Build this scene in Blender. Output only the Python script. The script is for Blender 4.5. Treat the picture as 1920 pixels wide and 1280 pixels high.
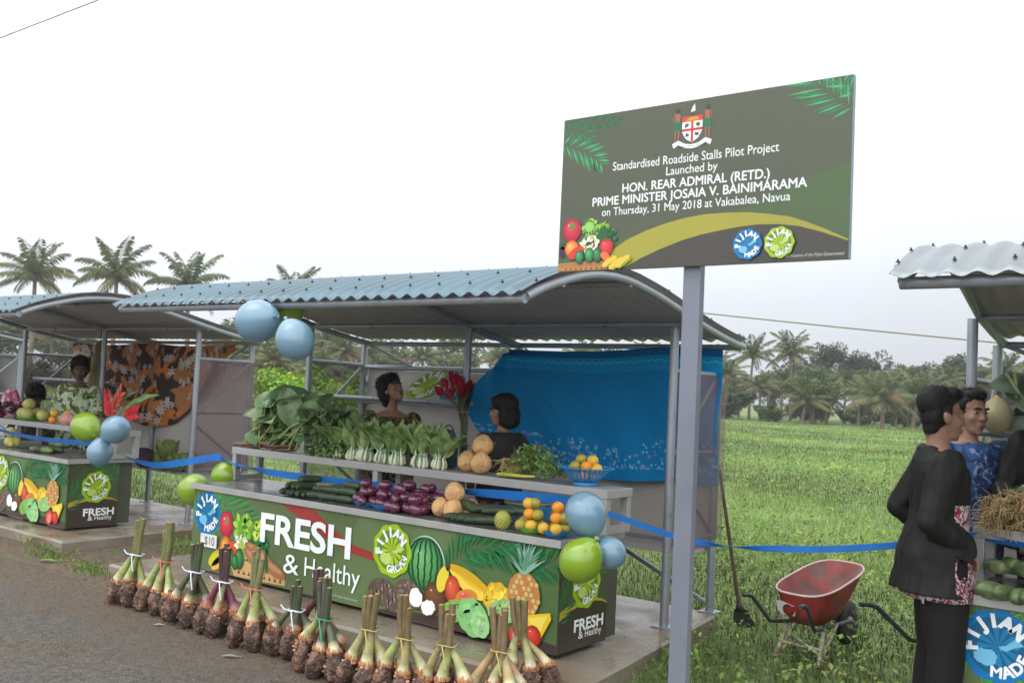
import bpy, bmesh, math, random
import numpy as np
from mathutils import Vector, Matrix, Euler, noise
for o in list(bpy.data.objects): bpy.data.objects.remove(o)
SC = bpy.context.scene
COL = SC.collection
RND = random.Random(7)
PI = math.pi
# ---------------------------------------------------------------- camera
CAM_F = 1.82820
YAW, PITCH, ROLL = 0.65732, 0.05217, 0.0472985
CAM_C = Vector((3.19656, -4.67613, 1.48248))
CR = Vector((0.79161138, 0.60920043, 0.0471833))
CU = Vector((-0.00550258, -0.07010924, 0.99752414))
CF = Vector((-0.61100012, 0.78991109, 0.0521471))
cd = bpy.data.cameras.new('camera')
cam = bpy.data.objects.new('camera', cd)
COL.objects.link(cam)
m3 = Matrix((CR, CU, -CF)).transposed()
cam.matrix_world = Matrix.Translation(CAM_C) @ m3.to_4x4()
cd.sensor_width = 36.0
cd.lens = CAM_F * 1000 * 36.0 / 1920.0
cd.clip_start = 0.1
cd.clip_end = 2000
cd.dof.use_dof = True
cd.dof.focus_distance = 6.2
cd.dof.aperture_fstop = 5.6
SC.camera = cam
def ray(px, py):
    return CF + CR * ((px - 960) / (CAM_F * 1000)) + CU * ((640 - py) / (CAM_F * 1000))
def atY(px, py, Y):
    d = ray(px, py)
    return CAM_C + d * ((Y - CAM_C.y) / d.y)
def atX(px, py, X):
    d = ray(px, py)
    return CAM_C + d * ((X - CAM_C.x) / d.x)
def atZ(px, py, Z):
    d = ray(px, py)
    return CAM_C + d * ((Z - CAM_C.z) / d.z)
def atD(px, py, D):
    return CAM_C + ray(px, py) * D
# ---------------------------------------------------------------- world: overcast sky, weak wide sun
SUN_EL, SUN_AZ = math.radians(62), math.radians(215)
W = bpy.data.worlds.new('World')
SC.world = W
W.use_nodes = True
nt = W.node_tree
nt.nodes.clear()
out = nt.nodes.new('ShaderNodeOutputWorld')
sky = nt.nodes.new('ShaderNodeTexSky')
sky.sky_type = 'NISHITA'
sky.sun_disc = False
sky.sun_elevation = SUN_EL
sky.sun_rotation = SUN_AZ
sky.dust_density = 4
hs = nt.nodes.new('ShaderNodeHueSaturation')
hs.inputs['Saturation'].default_value = 0.25
nt.links.new(sky.outputs[0], hs.inputs['Color'])
bg1 = nt.nodes.new('ShaderNodeBackground')
bg1.inputs[1].default_value = 0.05
nt.links.new(hs.outputs[0], bg1.inputs[0])
tc = nt.nodes.new('ShaderNodeTexCoord')
sep = nt.nodes.new('ShaderNodeSeparateXYZ')
nt.links.new(tc.outputs['Generated'], sep.inputs[0])
ramp = nt.nodes.new('ShaderNodeValToRGB')
cr = ramp.color_ramp
cr.elements[0].position = 0.0
cr.elements[0].color = (0.60, 0.63, 0.69, 1)
cr.elements[1].position = 1.0
cr.elements[1].color = (1.50, 1.52, 1.54, 1)
e = cr.elements.new(0.10); e.color = (0.70, 0.735, 0.80, 1)
e = cr.elements.new(0.26); e.color = (1.02, 1.05, 1.07, 1)
nt.links.new(sep.outputs['Z'], ramp.inputs[0])
nz = nt.nodes.new('ShaderNodeTexNoise')
nz.inputs['Scale'].default_value = 2.2
nz.inputs['Detail'].default_value = 3
nt.links.new(tc.outputs['Generated'], nz.inputs['Vector'])
mr = nt.nodes.new('ShaderNodeMapRange')
mr.inputs[1].default_value = 0.3; mr.inputs[2].default_value = 0.7
mr.inputs[3].default_value = 0.94; mr.inputs[4].default_value = 1.06
nt.links.new(nz.outputs[0], mr.inputs[0])
# the cloud is thinner (brighter) towards the left of the view
dt = nt.nodes.new('ShaderNodeVectorMath'); dt.operation = 'DOT_PRODUCT'
dt.inputs[1].default_value = (-CR.x, -CR.y, 0)
nt.links.new(tc.outputs['Generated'], dt.inputs[0])
mr2 = nt.nodes.new('ShaderNodeMapRange')
mr2.inputs[1].default_value = -0.5; mr2.inputs[2].default_value = 0.5
mr2.inputs[3].default_value = 0.97; mr2.inputs[4].default_value = 1.22
nt.links.new(dt.outputs['Value'], mr2.inputs[0])
mu = nt.nodes.new('ShaderNodeMath'); mu.operation = 'MULTIPLY'
nt.links.new(mr.outputs[0], mu.inputs[0]); nt.links.new(mr2.outputs[0], mu.inputs[1])
# and brightest behind the camera: added fill for stall fronts and interiors
dt2 = nt.nodes.new('ShaderNodeVectorMath'); dt2.operation = 'DOT_PRODUCT'
dt2.inputs[1].default_value = (-CF.x, -CF.y, 0)
nt.links.new(tc.outputs['Generated'], dt2.inputs[0])
mr3 = nt.nodes.new('ShaderNodeMapRange')
mr3.inputs[1].default_value = -0.1; mr3.inputs[2].default_value = 0.9
mr3.inputs[3].default_value = 1.0; mr3.inputs[4].default_value = 2.15
nt.links.new(dt2.outputs['Value'], mr3.inputs[0])
mu2 = nt.nodes.new('ShaderNodeMath'); mu2.operation = 'MULTIPLY'
nt.links.new(mu.outputs[0], mu2.inputs[0]); nt.links.new(mr3.outputs[0], mu2.inputs[1])
mu = mu2
bg2 = nt.nodes.new('ShaderNodeBackground')
nt.links.new(ramp.outputs[0], bg2.inputs[0])
nt.links.new(mu.outputs[0], bg2.inputs[1])
ad = nt.nodes.new('ShaderNodeAddShader')
nt.links.new(bg1.outputs[0], ad.inputs[0]); nt.links.new(bg2.outputs[0], ad.inputs[1])
nt.links.new(ad.outputs[0], out.inputs[0])
sd = bpy.data.lights.new('sun', 'SUN')
sd.energy = 0.6
sd.angle = math.radians(40)
sd.color = (1, 0.97, 0.93)
so = bpy.data.objects.new('sun', sd)
COL.objects.link(so)
sdir = Vector((math.cos(SUN_EL) * -0.75, math.cos(SUN_EL) * -0.66, math.sin(SUN_EL)))
so.rotation_euler = sdir.to_track_quat('Z', 'Y').to_euler()
SC.view_settings.view_transform = 'Standard'
SC.view_settings.look = 'None'
SC.view_settings.exposure = 0.0
SC.view_settings.gamma = 1.0
SC.cycles.max_bounces = 6
SC.cycles.transparent_max_bounces = 12
SC.cycles.use_denoising = True
# ---------------------------------------------------------------- materials
def lin(r, g, b):
    f = lambda c: c / 12.92 if c <= 0.04045 else ((c + 0.055) / 1.055) ** 2.4
    return (f(r / 255), f(g / 255), f(b / 255))
MATS = {}
def pm(name, rgb=(0.5, 0.5, 0.5), rough=0.6, metal=0.0, var=0.15, scale=8.0, bump=0.0, bscale=60.0,
       attr=False, alpha=1.0, rvar=0.0, spec=0.5, coat=0.0, trans=0.0, thin=0.0, second=None, sscale=3.0, sthr=0.55, detail=4):
    """procedural material: noise-driven colour variation, optional second colour in patches, bump"""
    if name in MATS: return MATS[name]
    m = bpy.data.materials.new(name)
    MATS[name] = m
    m.use_nodes = True
    t = m.node_tree
    b = t.nodes['Principled BSDF']
    b.inputs['Roughness'].default_value = rough
    b.inputs['Metallic'].default_value = metal
    b.inputs['Specular IOR Level'].default_value = spec
    b.inputs['Coat Weight'].default_value = coat
    b.inputs['Alpha'].default_value = alpha
    b.inputs['Transmission Weight'].default_value = trans
    co = t.nodes.new('ShaderNodeTexCoord')
    n = t.nodes.new('ShaderNodeTexNoise')
    n.inputs['Scale'].default_value = scale
    n.inputs['Detail'].default_value = detail
    t.links.new(co.outputs['Object'], n.inputs['Vector'])
    r = t.nodes.new('ShaderNodeMapRange')
    r.inputs[1].default_value = 0.3; r.inputs[2].default_value = 0.7
    r.inputs[3].default_value = 1 - var; r.inputs[4].default_value = 1 + var
    t.links.new(n.outputs[0], r.inputs[0])
    mx = t.nodes.new('ShaderNodeMix'); mx.data_type = 'RGBA'; mx.blend_type = 'MULTIPLY'
    mx.inputs[0].default_value = 1.0
    if attr:
        a = t.nodes.new('ShaderNodeAttribute'); a.attribute_name = 'Col'
        src = a.outputs['Color']
    else:
        c = t.nodes.new('ShaderNodeRGB'); c.outputs[0].default_value = (*rgb, 1)
        src = c.outputs[0]
    if second:
        n2 = t.nodes.new('ShaderNodeTexNoise'); n2.inputs['Scale'].default_value = sscale; n2.inputs['Detail'].default_value = 5
        t.links.new(co.outputs['Object'], n2.inputs['Vector'])
        r2 = t.nodes.new('ShaderNodeMapRange'); r2.inputs[1].default_value = sthr - 0.06; r2.inputs[2].default_value = sthr + 0.06
        t.links.new(n2.outputs[0], r2.inputs[0])
        m2 = t.nodes.new('ShaderNodeMix'); m2.data_type = 'RGBA'
        t.links.new(r2.outputs[0], m2.inputs[0])
        t.links.new(src, m2.inputs[6]); m2.inputs[7].default_value = (*second, 1)
        src = m2.outputs[2]
    t.links.new(src, mx.inputs[6])
    t.links.new(r.outputs[0], mx.inputs[7])
    t.links.new(mx.outputs[2], b.inputs['Base Color'])
    if thin:
        tl = t.nodes.new('ShaderNodeBsdfTranslucent'); t.links.new(mx.outputs[2], tl.inputs['Color'])
        ms = t.nodes.new('ShaderNodeMixShader'); ms.inputs[0].default_value = thin
        t.links.new(b.outputs[0], ms.inputs[1]); t.links.new(tl.outputs[0], ms.inputs[2])
        t.links.new(ms.outputs[0], t.nodes['Material Output'].inputs['Surface'])
    if rvar:
        r3 = t.nodes.new('ShaderNodeMapRange'); r3.inputs[1].default_value = 0.3; r3.inputs[2].default_value = 0.7
        r3.inputs[3].default_value = max(0.02, rough - rvar); r3.inputs[4].default_value = min(1, rough + rvar)
        t.links.new(n.outputs[0], r3.inputs[0]); t.links.new(r3.outputs[0], b.inputs['Roughness'])
    if bump:
        n3 = t.nodes.new('ShaderNodeTexNoise'); n3.inputs['Scale'].default_value = bscale; n3.inputs['Detail'].default_value = 4
        t.links.new(co.outputs['Object'], n3.inputs['Vector'])
        bu = t.nodes.new('ShaderNodeBump'); bu.inputs['Strength'].default_value = bump; bu.inputs['Distance'].default_value = 0.02
        t.links.new(n3.outputs[0], bu.inputs['Height']); t.links.new(bu.outputs[0], b.inputs['Normal'])
    return m
# ---------------------------------------------------------------- mesh builder
class MB:
    def __init__(s): s.v = []; s.f = []; s.m = []; s.sm = []; s.c = []; s.mats = []
    def mi(s, mat):
        if mat not in s.mats: s.mats.append(mat)
        return s.mats.index(mat)
    def add(s, verts, faces, mat=None, smooth=False, col=(1, 1, 1)):
        b = len(s.v)
        s.v.extend([tuple(p) for p in verts])
        k = s.mi(mat) if mat else 0
        for i, f in enumerate(faces):
            s.f.append([b + j for j in f]); s.m.append(k); s.sm.append(smooth)
            s.c.append(col[i] if isinstance(col, list) else col)
        return s
    def box(s, c, d, mat=None, R=None, col=(1, 1, 1)):
        x, y, z = d[0] / 2, d[1] / 2, d[2] / 2
        vs = [Vector((i * x, j * y, k * z)) for i in (-1, 1) for j in (-1, 1) for k in (-1, 1)]
        if R: vs = [R @ p for p in vs]
        c = Vector(c)
        return s.add([p + c for p in vs], [(0, 1, 3, 2), (4, 6, 7, 5), (0, 4, 5, 1), (2, 3, 7, 6), (0, 2, 6, 4), (1, 5, 7, 3)], mat, False, col)
    def bar(s, a, b, w, h, mat=None, col=(1, 1, 1)):
        a = Vector(a); b = Vector(b); d = b - a
        q = d.to_track_quat('X', 'Z').to_matrix()
        return s.box((a + b) / 2, (d.length, w, h), mat, q, col)
    def tube(s, pts, r, n=10, mat=None, caps=True, col=(1, 1, 1), smooth=True, flat=1.0):
        pts = [Vector(p) for p in pts]
        L = len(pts)
        rs = r if isinstance(r, (list, tuple)) else [r] * L
        T = []
        for i in range(L):
            a = pts[max(0, i - 1)]; b = pts[min(L - 1, i + 1)]
            T.append((b - a).normalized())
        up = Vector((0, 0, 1)) if abs(T[0].z) < 0.9 else Vector((1, 0, 0))
        N = (up - T[0] * up.dot(T[0])).normalized()
        vs = []; fs = []
        for i in range(L):
            N = (N - T[i] * N.dot(T[i])).normalized()
            B = T[i].cross(N)
            for k in range(n):
                a = 2 * PI * k / n
                vs.append(pts[i] + (N * math.cos(a) * flat + B * math.sin(a)) * rs[i])
        for i in range(L - 1):
            for k in range(n):
                k2 = (k + 1) % n
                fs.append((i * n + k, i * n + k2, (i + 1) * n + k2, (i + 1) * n + k))
        s.add(vs, fs, mat, smooth, col)
        if caps:
            s.add([vs[k] for k in range(n)], [list(range(n))[::-1]], mat, False, col)
            s.add([vs[(L - 1) * n + k] for k in range(n)], [list(range(n))], mat, False, col)
        return s
    def lathe(s, prof, c=(0, 0, 0), n=20, mat=None, M=None, col=(1, 1, 1), disp=None, smooth=True):
        vs = []; fs = []
        c = Vector(c)
        for i, (r, z) in enumerate(prof):
            for k in range(n):
                a = 2 * PI * k / n
                p = Vector((r * math.cos(a), r * math.sin(a), z))
                if disp: p = disp(p, a, i)
                if M: p = M @ p
                vs.append(p + c)
        for i in range(len(prof) - 1):
            for k in range(n):
                k2 = (k + 1) % n
                fs.append((i * n + k, i * n + k2, (i + 1) * n + k2, (i + 1) * n + k))
        if prof[0][0] > 1e-4: fs.append(list(range(n))[::-1])
        if prof[-1][0] > 1e-4: fs.append([(len(prof) - 1) * n + k for k in range(n)])
        return s.add(vs, fs, mat, smooth, col)
    def ell(s, c, r, nu=16, nv=10, mat=None, M=None, col=(1, 1, 1), disp=None):
        if not hasattr(r, '__len__'): r = (r, r, r)
        vs = [Vector((0, 0, -r[2]))]; fs = []
        for j in range(1, nv):
            t = -PI / 2 + PI * j / nv
            for k in range(nu):
                a = 2 * PI * k / nu
                vs.append(Vector((r[0] * math.cos(t) * math.cos(a), r[1] * math.cos(t) * math.sin(a), r[2] * math.sin(t))))
        vs.append(Vector((0, 0, r[2])))
        for k in range(nu): fs.append((0, 1 + (k + 1) % nu, 1 + k))
        for j in range(nv - 2):
            for k in range(nu):
                k2 = (k + 1) % nu
                fs.append((1 + j * nu + k, 1 + j * nu + k2, 1 + (j + 1) * nu + k2, 1 + (j + 1) * nu + k))
        top = len(vs) - 1; b = 1 + (nv - 2) * nu
        for k in range(nu): fs.append((b + k, b + (k + 1) % nu, top))
        if disp: vs = [disp(p) for p in vs]
        if M: vs = [M @ p for p in vs]
        c = Vector(c)
        return s.add([p + c for p in vs], fs, mat, True, col)
    def grid(s, fn, nu, nv, mat=None, smooth=True, col=(1, 1, 1)):
        vs = [fn(i / nu, j / nv) for j in range(nv + 1) for i in range(nu + 1)]
        w = nu + 1
        fs = [(j * w + i, j * w + i + 1, (j + 1) * w + i + 1, (j + 1) * w + i) for j in range(nv) for i in range(nu)]
        return s.add(vs, fs, mat, smooth, col)
    def build(s, name, mats=None, parent=None, loc=(0, 0, 0), bevel=0.0, solid=0.0):
        """world-space vertices; the object sits at loc (or at its parent's base)"""
        me = bpy.data.meshes.new(name)
        off = Vector(loc)
        if parent is not None: off = WLOC.get(parent.name, Vector((0, 0, 0)))
        pl = Vector(loc) if parent is None else Vector((0, 0, 0))
        vs = np.array(s.v, dtype=float).reshape(-1, 3) - np.array(off)
        me.from_pydata(vs.tolist(), [], s.f)
        ml = mats if mats is not None else s.mats
        if not isinstance(ml, (list, tuple)): ml = [ml]
        for m in ml: me.materials.append(m)
        if len(ml) > 1 or mats is None: me.polygons.foreach_set('material_index', s.m)
        me.polygons.foreach_set('use_smooth', s.sm)
        if any(c != (1, 1, 1) for c in s.c):
            ca = me.color_attributes.new('Col', 'FLOAT_COLOR', 'CORNER')
            arr = []
            for f, c in zip(s.f, s.c): arr.extend([*c, 1.0] * len(f))
            ca.data.foreach_set('color', arr)
        me.update()
        o = bpy.data.objects.new(name, me)
        COL.objects.link(o)
        o.location = pl
        if parent is not None: o.parent = parent; WLOC[o.name] = off
        else: WLOC[o.name] = pl
        if bevel:
            md = o.modifiers.new('bevel', 'BEVEL'); md.width = bevel; md.segments = 2; md.limit_method = 'ANGLE'
        if solid:
            md = o.modifiers.new('solid', 'SOLIDIFY'); md.thickness = solid; md.offset = 0
        return o
WLOC = {}
def tag(o, label=None, cat=None, group=None, kind=None):
    if label: o['label'] = label
    if cat: o['category'] = cat
    if group: o['group'] = group
    if kind: o['kind'] = kind
    return o
def thing(name, label, cat, loc=(0, 0, 0), group=None, rz=0.0):
    o = bpy.data.objects.new(name, None)
    COL.objects.link(o)
    o.empty_display_size = 0.1
    o.location = loc
    o.rotation_euler = (0, 0, rz)
    WLOC[o.name] = Vector(loc) if rz == 0 else Vector((0, 0, 0))
    return tag(o, label, cat, group)
def dup(root, loc, rz=0.0, label=None, group=None, scale=None):
    r = root.copy(); COL.objects.link(r)
    r.location = loc; r.rotation_euler = (0, 0, rz)
    if scale: r.scale = scale if hasattr(scale, '__len__') else (scale,) * 3
    if label: r['label'] = label
    if group: r['group'] = group
    for ch in list(root.children):
        c = ch.copy(); COL.objects.link(c); c.parent = r
        for g in list(ch.children):
            d = g.copy(); COL.objects.link(d); d.parent = c
    return r
def nz3(p, s=1.0): return noise.noise(Vector(p) * s)
# ---------------------------------------------------------------- text and flat printed art
FONT_CACHE = {}
def glyphs(txt, bold=0.0, spacing=1.0):
    key = (txt, bold, spacing)
    if key in FONT_CACHE: return FONT_CACHE[key]
    cu = bpy.data.curves.new('lettering', 'FONT')
    cu.body = txt; cu.offset = bold; cu.resolution_u = 4; cu.space_character = spacing
    o = bpy.data.objects.new('lettering', cu)
    COL.objects.link(o)
    dg = bpy.context.evaluated_depsgraph_get()
    dg.update()
    me = o.evaluated_get(dg).to_mesh()
    vs = [(v.co.x, v.co.y) for v in me.vertices]
    fs = [list(p.vertices) for p in me.polygons]
    o.evaluated_get(dg).to_mesh_clear()
    bpy.data.objects.remove(o); bpy.data.curves.remove(cu)
    FONT_CACHE[key] = (vs, fs)
    return vs, fs
CAPH = max(v[1] for v in glyphs('H')[0])
class Art:
    """polygons printed on a plane: o + u*U + v*V, each layer a hair in front of the one below"""
    def __init__(s, mb, o, U, V, N, mat, step=0.0005):
        s.mb = mb; s.o = Vector(o); s.U = Vector(U); s.V = Vector(V); s.N = Vector(N); s.mat = mat; s.step = step; s.layer = 1
    def P(s, u, v): return s.o + s.U * u + s.V * v + s.N * (s.step * s.layer)
    def up(s): s.layer += 1; return s
    def poly(s, pts, col):
        s.mb.add([s.P(*p) for p in pts], [list(range(len(pts)))], s.mat, False, col)
        return s
    def ell(s, cu, cv, ru, rv, col, n=28, ang=0.0, wob=0.0, lobes=0, seed=0):
        pts = []
        rr = random.Random(seed)
        for k in range(n):
            a = 2 * PI * k / n
            f = 1 + (wob * math.cos(lobes * a) if lobes else wob * rr.uniform(-1, 1))
            x, y = ru * math.cos(a) * f, rv * math.sin(a) * f
            pts.append((cu + x * math.cos(ang) - y * math.sin(ang), cv + x * math.sin(ang) + y * math.cos(ang)))
        return s.poly(pts, col)
    def ball(s, cu, cv, ru, rv, base, hi, ang=0.0):
        """printed picture of a round fruit: nested tones, as a photo print shows it"""
        n = 6
        for i in range(n):
            f = i / (n - 1); k = 1 - 0.78 * f
            c = tuple(base[j] * 0.72 * (1 - f) + hi[j] * 1.08 * f for j in range(3))
            s.ell(cu - ru * 0.24 * f, cv + rv * 0.24 * f, ru * k, rv * k, c, ang=ang, wob=0.012, seed=i); s.up()
        s.ell(cu - ru * 0.34, cv + rv * 0.40, ru * 0.09, rv * 0.07, tuple(min(1, x * 0.5 + 0.45) for x in hi), ang=ang); s.up()
        return s
    def ruffle(s, cu, cv, ru, rv, cols, n=46, size=0.3, seed=0):
        """printed picture of a leafy or knobbly thing: many small overlapping tones"""
        rr = random.Random(seed)
        for i in range(n):
            a = rr.uniform(0, 6.283); d = math.sqrt(rr.random())
            k = size * rr.uniform(0.5, 1.1)
            c = rr.choice(cols); f = rr.uniform(0.75, 1.2)
            s.ell(cu + ru * d * 0.9 * math.cos(a), cv + rv * d * 0.9 * math.sin(a), ru * k, rv * k * rr.uniform(0.5, 1), tuple(min(1, x * f) for x in c), n=9, ang=rr.uniform(0, 3), wob=0.22, seed=i)
            if i % 4 == 3: s.up()
        return s.up()
    def band(s, top, bot, col): return s.poly(top + bot[::-1], col)
    def text(s, txt, u, v, w, cap, col, bold=0.0, align='l', shear=0.0, slope=0.0):
        if bold and 'M' in txt:      # this font's M does not survive outline offsetting: thicken by shifted copies, one layer each
            d = bold * cap / CAPH * 0.9
            for dx, dy in ((0, 0), (d, 0), (-d, 0), (0, d), (0, -d)):
                s.text(txt, u + dx, v + dy, w, cap, col, 0.0, align, shear, slope); s.layer += 0.5
            return s
        vs, fs = glyphs(txt, bold)
        x0 = min(p[0] for p in vs); x1 = max(p[0] for p in vs)
        k = cap / CAPH
        kx = (w / (x1 - x0)) if w else k
        W_ = kx * (x1 - x0)
        u0 = u - (W_ / 2 if align == 'c' else (W_ if align == 'r' else 0))
        out = [s.P(u0 + (p[0] - x0) * kx + p[1] * k * shear, v + p[1] * k + slope * (p[0] - x0) * kx) for p in vs]
        s.faces(out, fs, col)
        return s
    def faces(s, pts, fs, col):
        s.mb.add(pts, fs, s.mat, False, col)
    def arctext(s, txt, cu, cv, R, a0, a1, cap, col, bold=0.03, inside=False):
        n = len(txt)
        for i, ch in enumerate(txt):
            if ch == 'M' and bold:
                a = a0 + (a1 - a0) * i / (n - 1); d = bold * cap / CAPH * 0.8; l0 = s.layer
                for dx, dy in ((0, 0), (d, 0), (-d, 0), (0, d), (0, -d)):
                    s.arctext('M', cu + dx, cv + dy, R, a, a, cap, col, 0.0, inside); s.layer += 0.5
                s.layer = l0
                continue
            a = a0 + (a1 - a0) * (i / (n - 1) if n > 1 else 0.5)
            vs, fs = glyphs(ch, bold)
            x0 = min(p[0] for p in vs); x1 = max(p[0] for p in vs)
            k = cap / CAPH
            rot = a - PI / 2 if not inside else a + PI / 2
            pu, pv = cu + R * math.cos(a), cv + R * math.sin(a)
            out = []
            for p in vs:
                x = (p[0] - (x0 + x1) / 2) * k; y = (p[1] - CAPH / 2) * k
                out.append(s.P(pu + x * math.cos(rot) - y * math.sin(rot), pv + x * math.sin(rot) + y * math.cos(rot)))
            s.faces(out, fs, col)
        return s
    def frond(s, u0, v0, ang, L, col, col2=None, n=16, leaf=0.45, curve=0.5, clip=None, seed=1):
        """palm frond print: thin leaflets on both sides of a curving rib"""
        rr = random.Random(seed)
        a = ang; p = [u0, v0]; ds = L / n
        for i in range(n):
            q = [p[0] + math.cos(a) * ds, p[1] + math.sin(a) * ds]
            t = i / n
            ll = L * leaf * (0.35 + 0.65 * math.sin(PI * min(1, t * 0.85 + 0.12)))
            for sd in (-1, 1):
                b = a + sd * (0.95 - 0.45 * t) + rr.uniform(-0.08, 0.08)
                e = (p[0] + math.cos(b) * ll, p[1] + math.sin(b) * ll)
                w = ds * 0.28
                mid = (p[0] + math.cos(b) * ll * 0.5, p[1] + math.sin(b) * ll * 0.5)
                nx, ny = -math.sin(b) * w, math.cos(b) * w
                pts = [(p[0], p[1]), (mid[0] + nx, mid[1] + ny), e, (mid[0] - nx, mid[1] - ny)]
                if clip:
                    pts = [(min(max(x, clip[0]), clip[2]), min(max(y, clip[1]), clip[3])) for x, y in pts]
                s.poly(pts, col if (i + (sd > 0)) % 2 or not col2 else col2)
            p = q; a += curve / n
        s.up()
        return s
ROUND_BLUE = dict(rim=lin(0, 110, 175), ring=lin(8, 88, 128), pet=lin(16, 120, 170), isl=lin(110, 180, 215), word='MADE')
ROUND_GREEN = dict(rim=lin(150, 185, 20), ring=lin(98, 130, 30), pet=lin(165, 195, 40), isl=lin(185, 205, 110), word='GROWN')
def roundel(A, cu, cv, R, S):
    """round campaign emblem: notched rim, fan of petals, two islands, lettering on the ring"""
    A.ell(cu, cv, R, R, S['rim'], n=72, wob=0.035, lobes=9); A.up()
    A.ell(cu, cv, R * 0.80, R * 0.80, S['ring'], n=40); A.up()
    for k in range(12):
        a = 2 * PI * k / 12 + 0.1
        A.poly([(cu, cv), (cu + R * 0.5 * math.cos(a - 0.16), cv + R * 0.5 * math.sin(a - 0.16)),
                (cu + R * 0.56 * math.cos(a), cv + R * 0.56 * math.sin(a)),
                (cu + R * 0.5 * math.cos(a + 0.16), cv + R * 0.5 * math.sin(a + 0.16))], S['pet'])
    A.up()
    A.ell(cu - R * 0.30, cv - R * 0.33, R * 0.30, R * 0.23, S['isl'], n=22, wob=0.12, seed=3)
    A.poly([(cu + R * x, cv + R * y) for x, y in ((0.02, 0.0), (0.2, 0.06), (0.42, 0.25), (0.62, 0.32), (0.56, 0.2), (0.66, 0.12), (0.4, 0.02), (0.22, -0.1), (0.08, -0.08))], S['isl'])
    A.up()
    wh = lin(232, 236, 240)
    A.arctext('FIJIAN', cu, cv, R * 0.70, math.radians(187), math.radians(42), R * 0.33, wh, 0.065)
    A.arctext(S['word'], cu, cv, R * 0.70, math.radians(268 if len(S['word']) == 4 else 262), math.radians(338), R * (0.29 if len(S['word']) == 4 else 0.25), wh, 0.045, inside=True)
    A.up()
# ================================================================ setting
ZG = -0.12      # ground level
ZS = -0.03      # top of the concrete slabs
def edge_noise(x, s=1.3, a=0.12): return a * (noise.noise((x * s, 3.1, 0)) + 0.5 * noise.noise((x * s * 3.7, 9.2, 0)))
M_grass_ground = pm('grass_soil', lin(96, 116, 64), 0.95, var=0.3, scale=1.4, bump=0.9, bscale=14, second=lin(108, 122, 70), sscale=0.25)
M_dirt = pm('damp_dirt', lin(96, 83, 68), 0.8, var=0.45, scale=22, detail=8, bump=0.7, bscale=45, second=lin(88, 94, 58), sscale=1.6, sthr=0.62, rvar=0.2)
M_road = pm('worn_asphalt', lin(86, 81, 75), 0.75, var=0.55, scale=30, bump=1.0, bscale=85, second=lin(90, 78, 64), sscale=1.1, sthr=0.56, detail=10, rvar=0.2)
def blend_edge(m, col):
    # mud trodden onto the asphalt along its edge
    t = m.node_tree; b = t.nodes['Principled BSDF']
    src = b.inputs['Base Color'].links[0].from_socket
    g = t.nodes.new('ShaderNodeNewGeometry'); sp = t.nodes.new('ShaderNodeSeparateXYZ'); t.links.new(g.outputs['Position'], sp.inputs[0])
    n = t.nodes.new('ShaderNodeTexNoise'); n.inputs['Scale'].default_value = 1.7; n.inputs['Detail'].default_value = 8; t.links.new(g.outputs['Position'], n.inputs['Vector'])
    a = t.nodes.new('ShaderNodeMath'); a.operation = 'MULTIPLY_ADD'; t.links.new(n.outputs[0], a.inputs[0]); a.inputs[1].default_value = 1.3; t.links.new(sp.outputs[1], a.inputs[2])
    r = t.nodes.new('ShaderNodeMapRange'); r.inputs[1].default_value = -0.75; r.inputs[2].default_value = -0.25; t.links.new(a.outputs[0], r.inputs[0])
    n2 = t.nodes.new('ShaderNodeTexNoise'); n2.inputs['Scale'].default_value = 24; n2.inputs['Detail'].default_value = 6; t.links.new(g.outputs['Position'], n2.inputs['Vector'])
    mp = t.nodes.new('ShaderNodeMapRange'); mp.inputs[1].default_value = 0.3; mp.inputs[2].default_value = 0.7; mp.inputs[3].default_value = 0.65; mp.inputs[4].default_value = 1.35; t.links.new(n2.outputs[0], mp.inputs[0])
    c = t.nodes.new('ShaderNodeMix'); c.data_type = 'RGBA'; c.blend_type = 'MULTIPLY'; c.inputs[0].default_value = 1; c.inputs[6].default_value = (*col, 1); t.links.new(mp.outputs[0], c.inputs[7])
    x = t.nodes.new('ShaderNodeMix'); x.data_type = 'RGBA'; t.links.new(r.outputs[0], x.inputs[0]); t.links.new(src, x.inputs[6]); t.links.new(c.outputs[2], x.inputs[7])
    t.links.new(x.outputs[2], b.inputs['Base Color'])
blend_edge(M_road, lin(96, 83, 68))
M_conc = pm('wet_concrete', lin(136, 127, 114), 0.33, var=0.22, scale=2.5, bump=0.25, bscale=30, second=lin(122, 108, 90), sscale=1.3, sthr=0.5, rvar=0.25)
# field sheet: reaches the horizon, gently uneven
mb = MB()
rs = [0, 1, 2, 3, 4, 5, 6, 8, 10, 13, 17, 22, 28, 36, 46, 60, 80, 110, 160, 260, 500, 1200]
vs = []; fs = []
NA = 72
def gz(x, y):
    r = math.hypot(x, y - 1)
    k = min(1, max(0, (y - 2.6) / 4))
    return ZG - 0.03 + k * (0.10 * nz3((x * 0.12, y * 0.12, 1.7)) + 0.04 * nz3((x * 0.6, y * 0.6, 4))) * (1 if r < 200 else 0)
for r in rs:
    for k in range(NA):
        a = 2 * PI * k / NA
        x, y = r * math.cos(a), r * math.sin(a) - 1
        vs.append((x, y, gz(x, y)))
for i in range(len(rs) - 1):
    for k in range(NA):
        k2 = (k + 1) % NA
        fs.append((i * NA + k, (i + 1) * NA + k, (i + 1) * NA + k2, i * NA + k2))
mb.add(vs, fs, M_grass_ground, True)
tag(mb.build('ground'), kind='structure')
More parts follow.
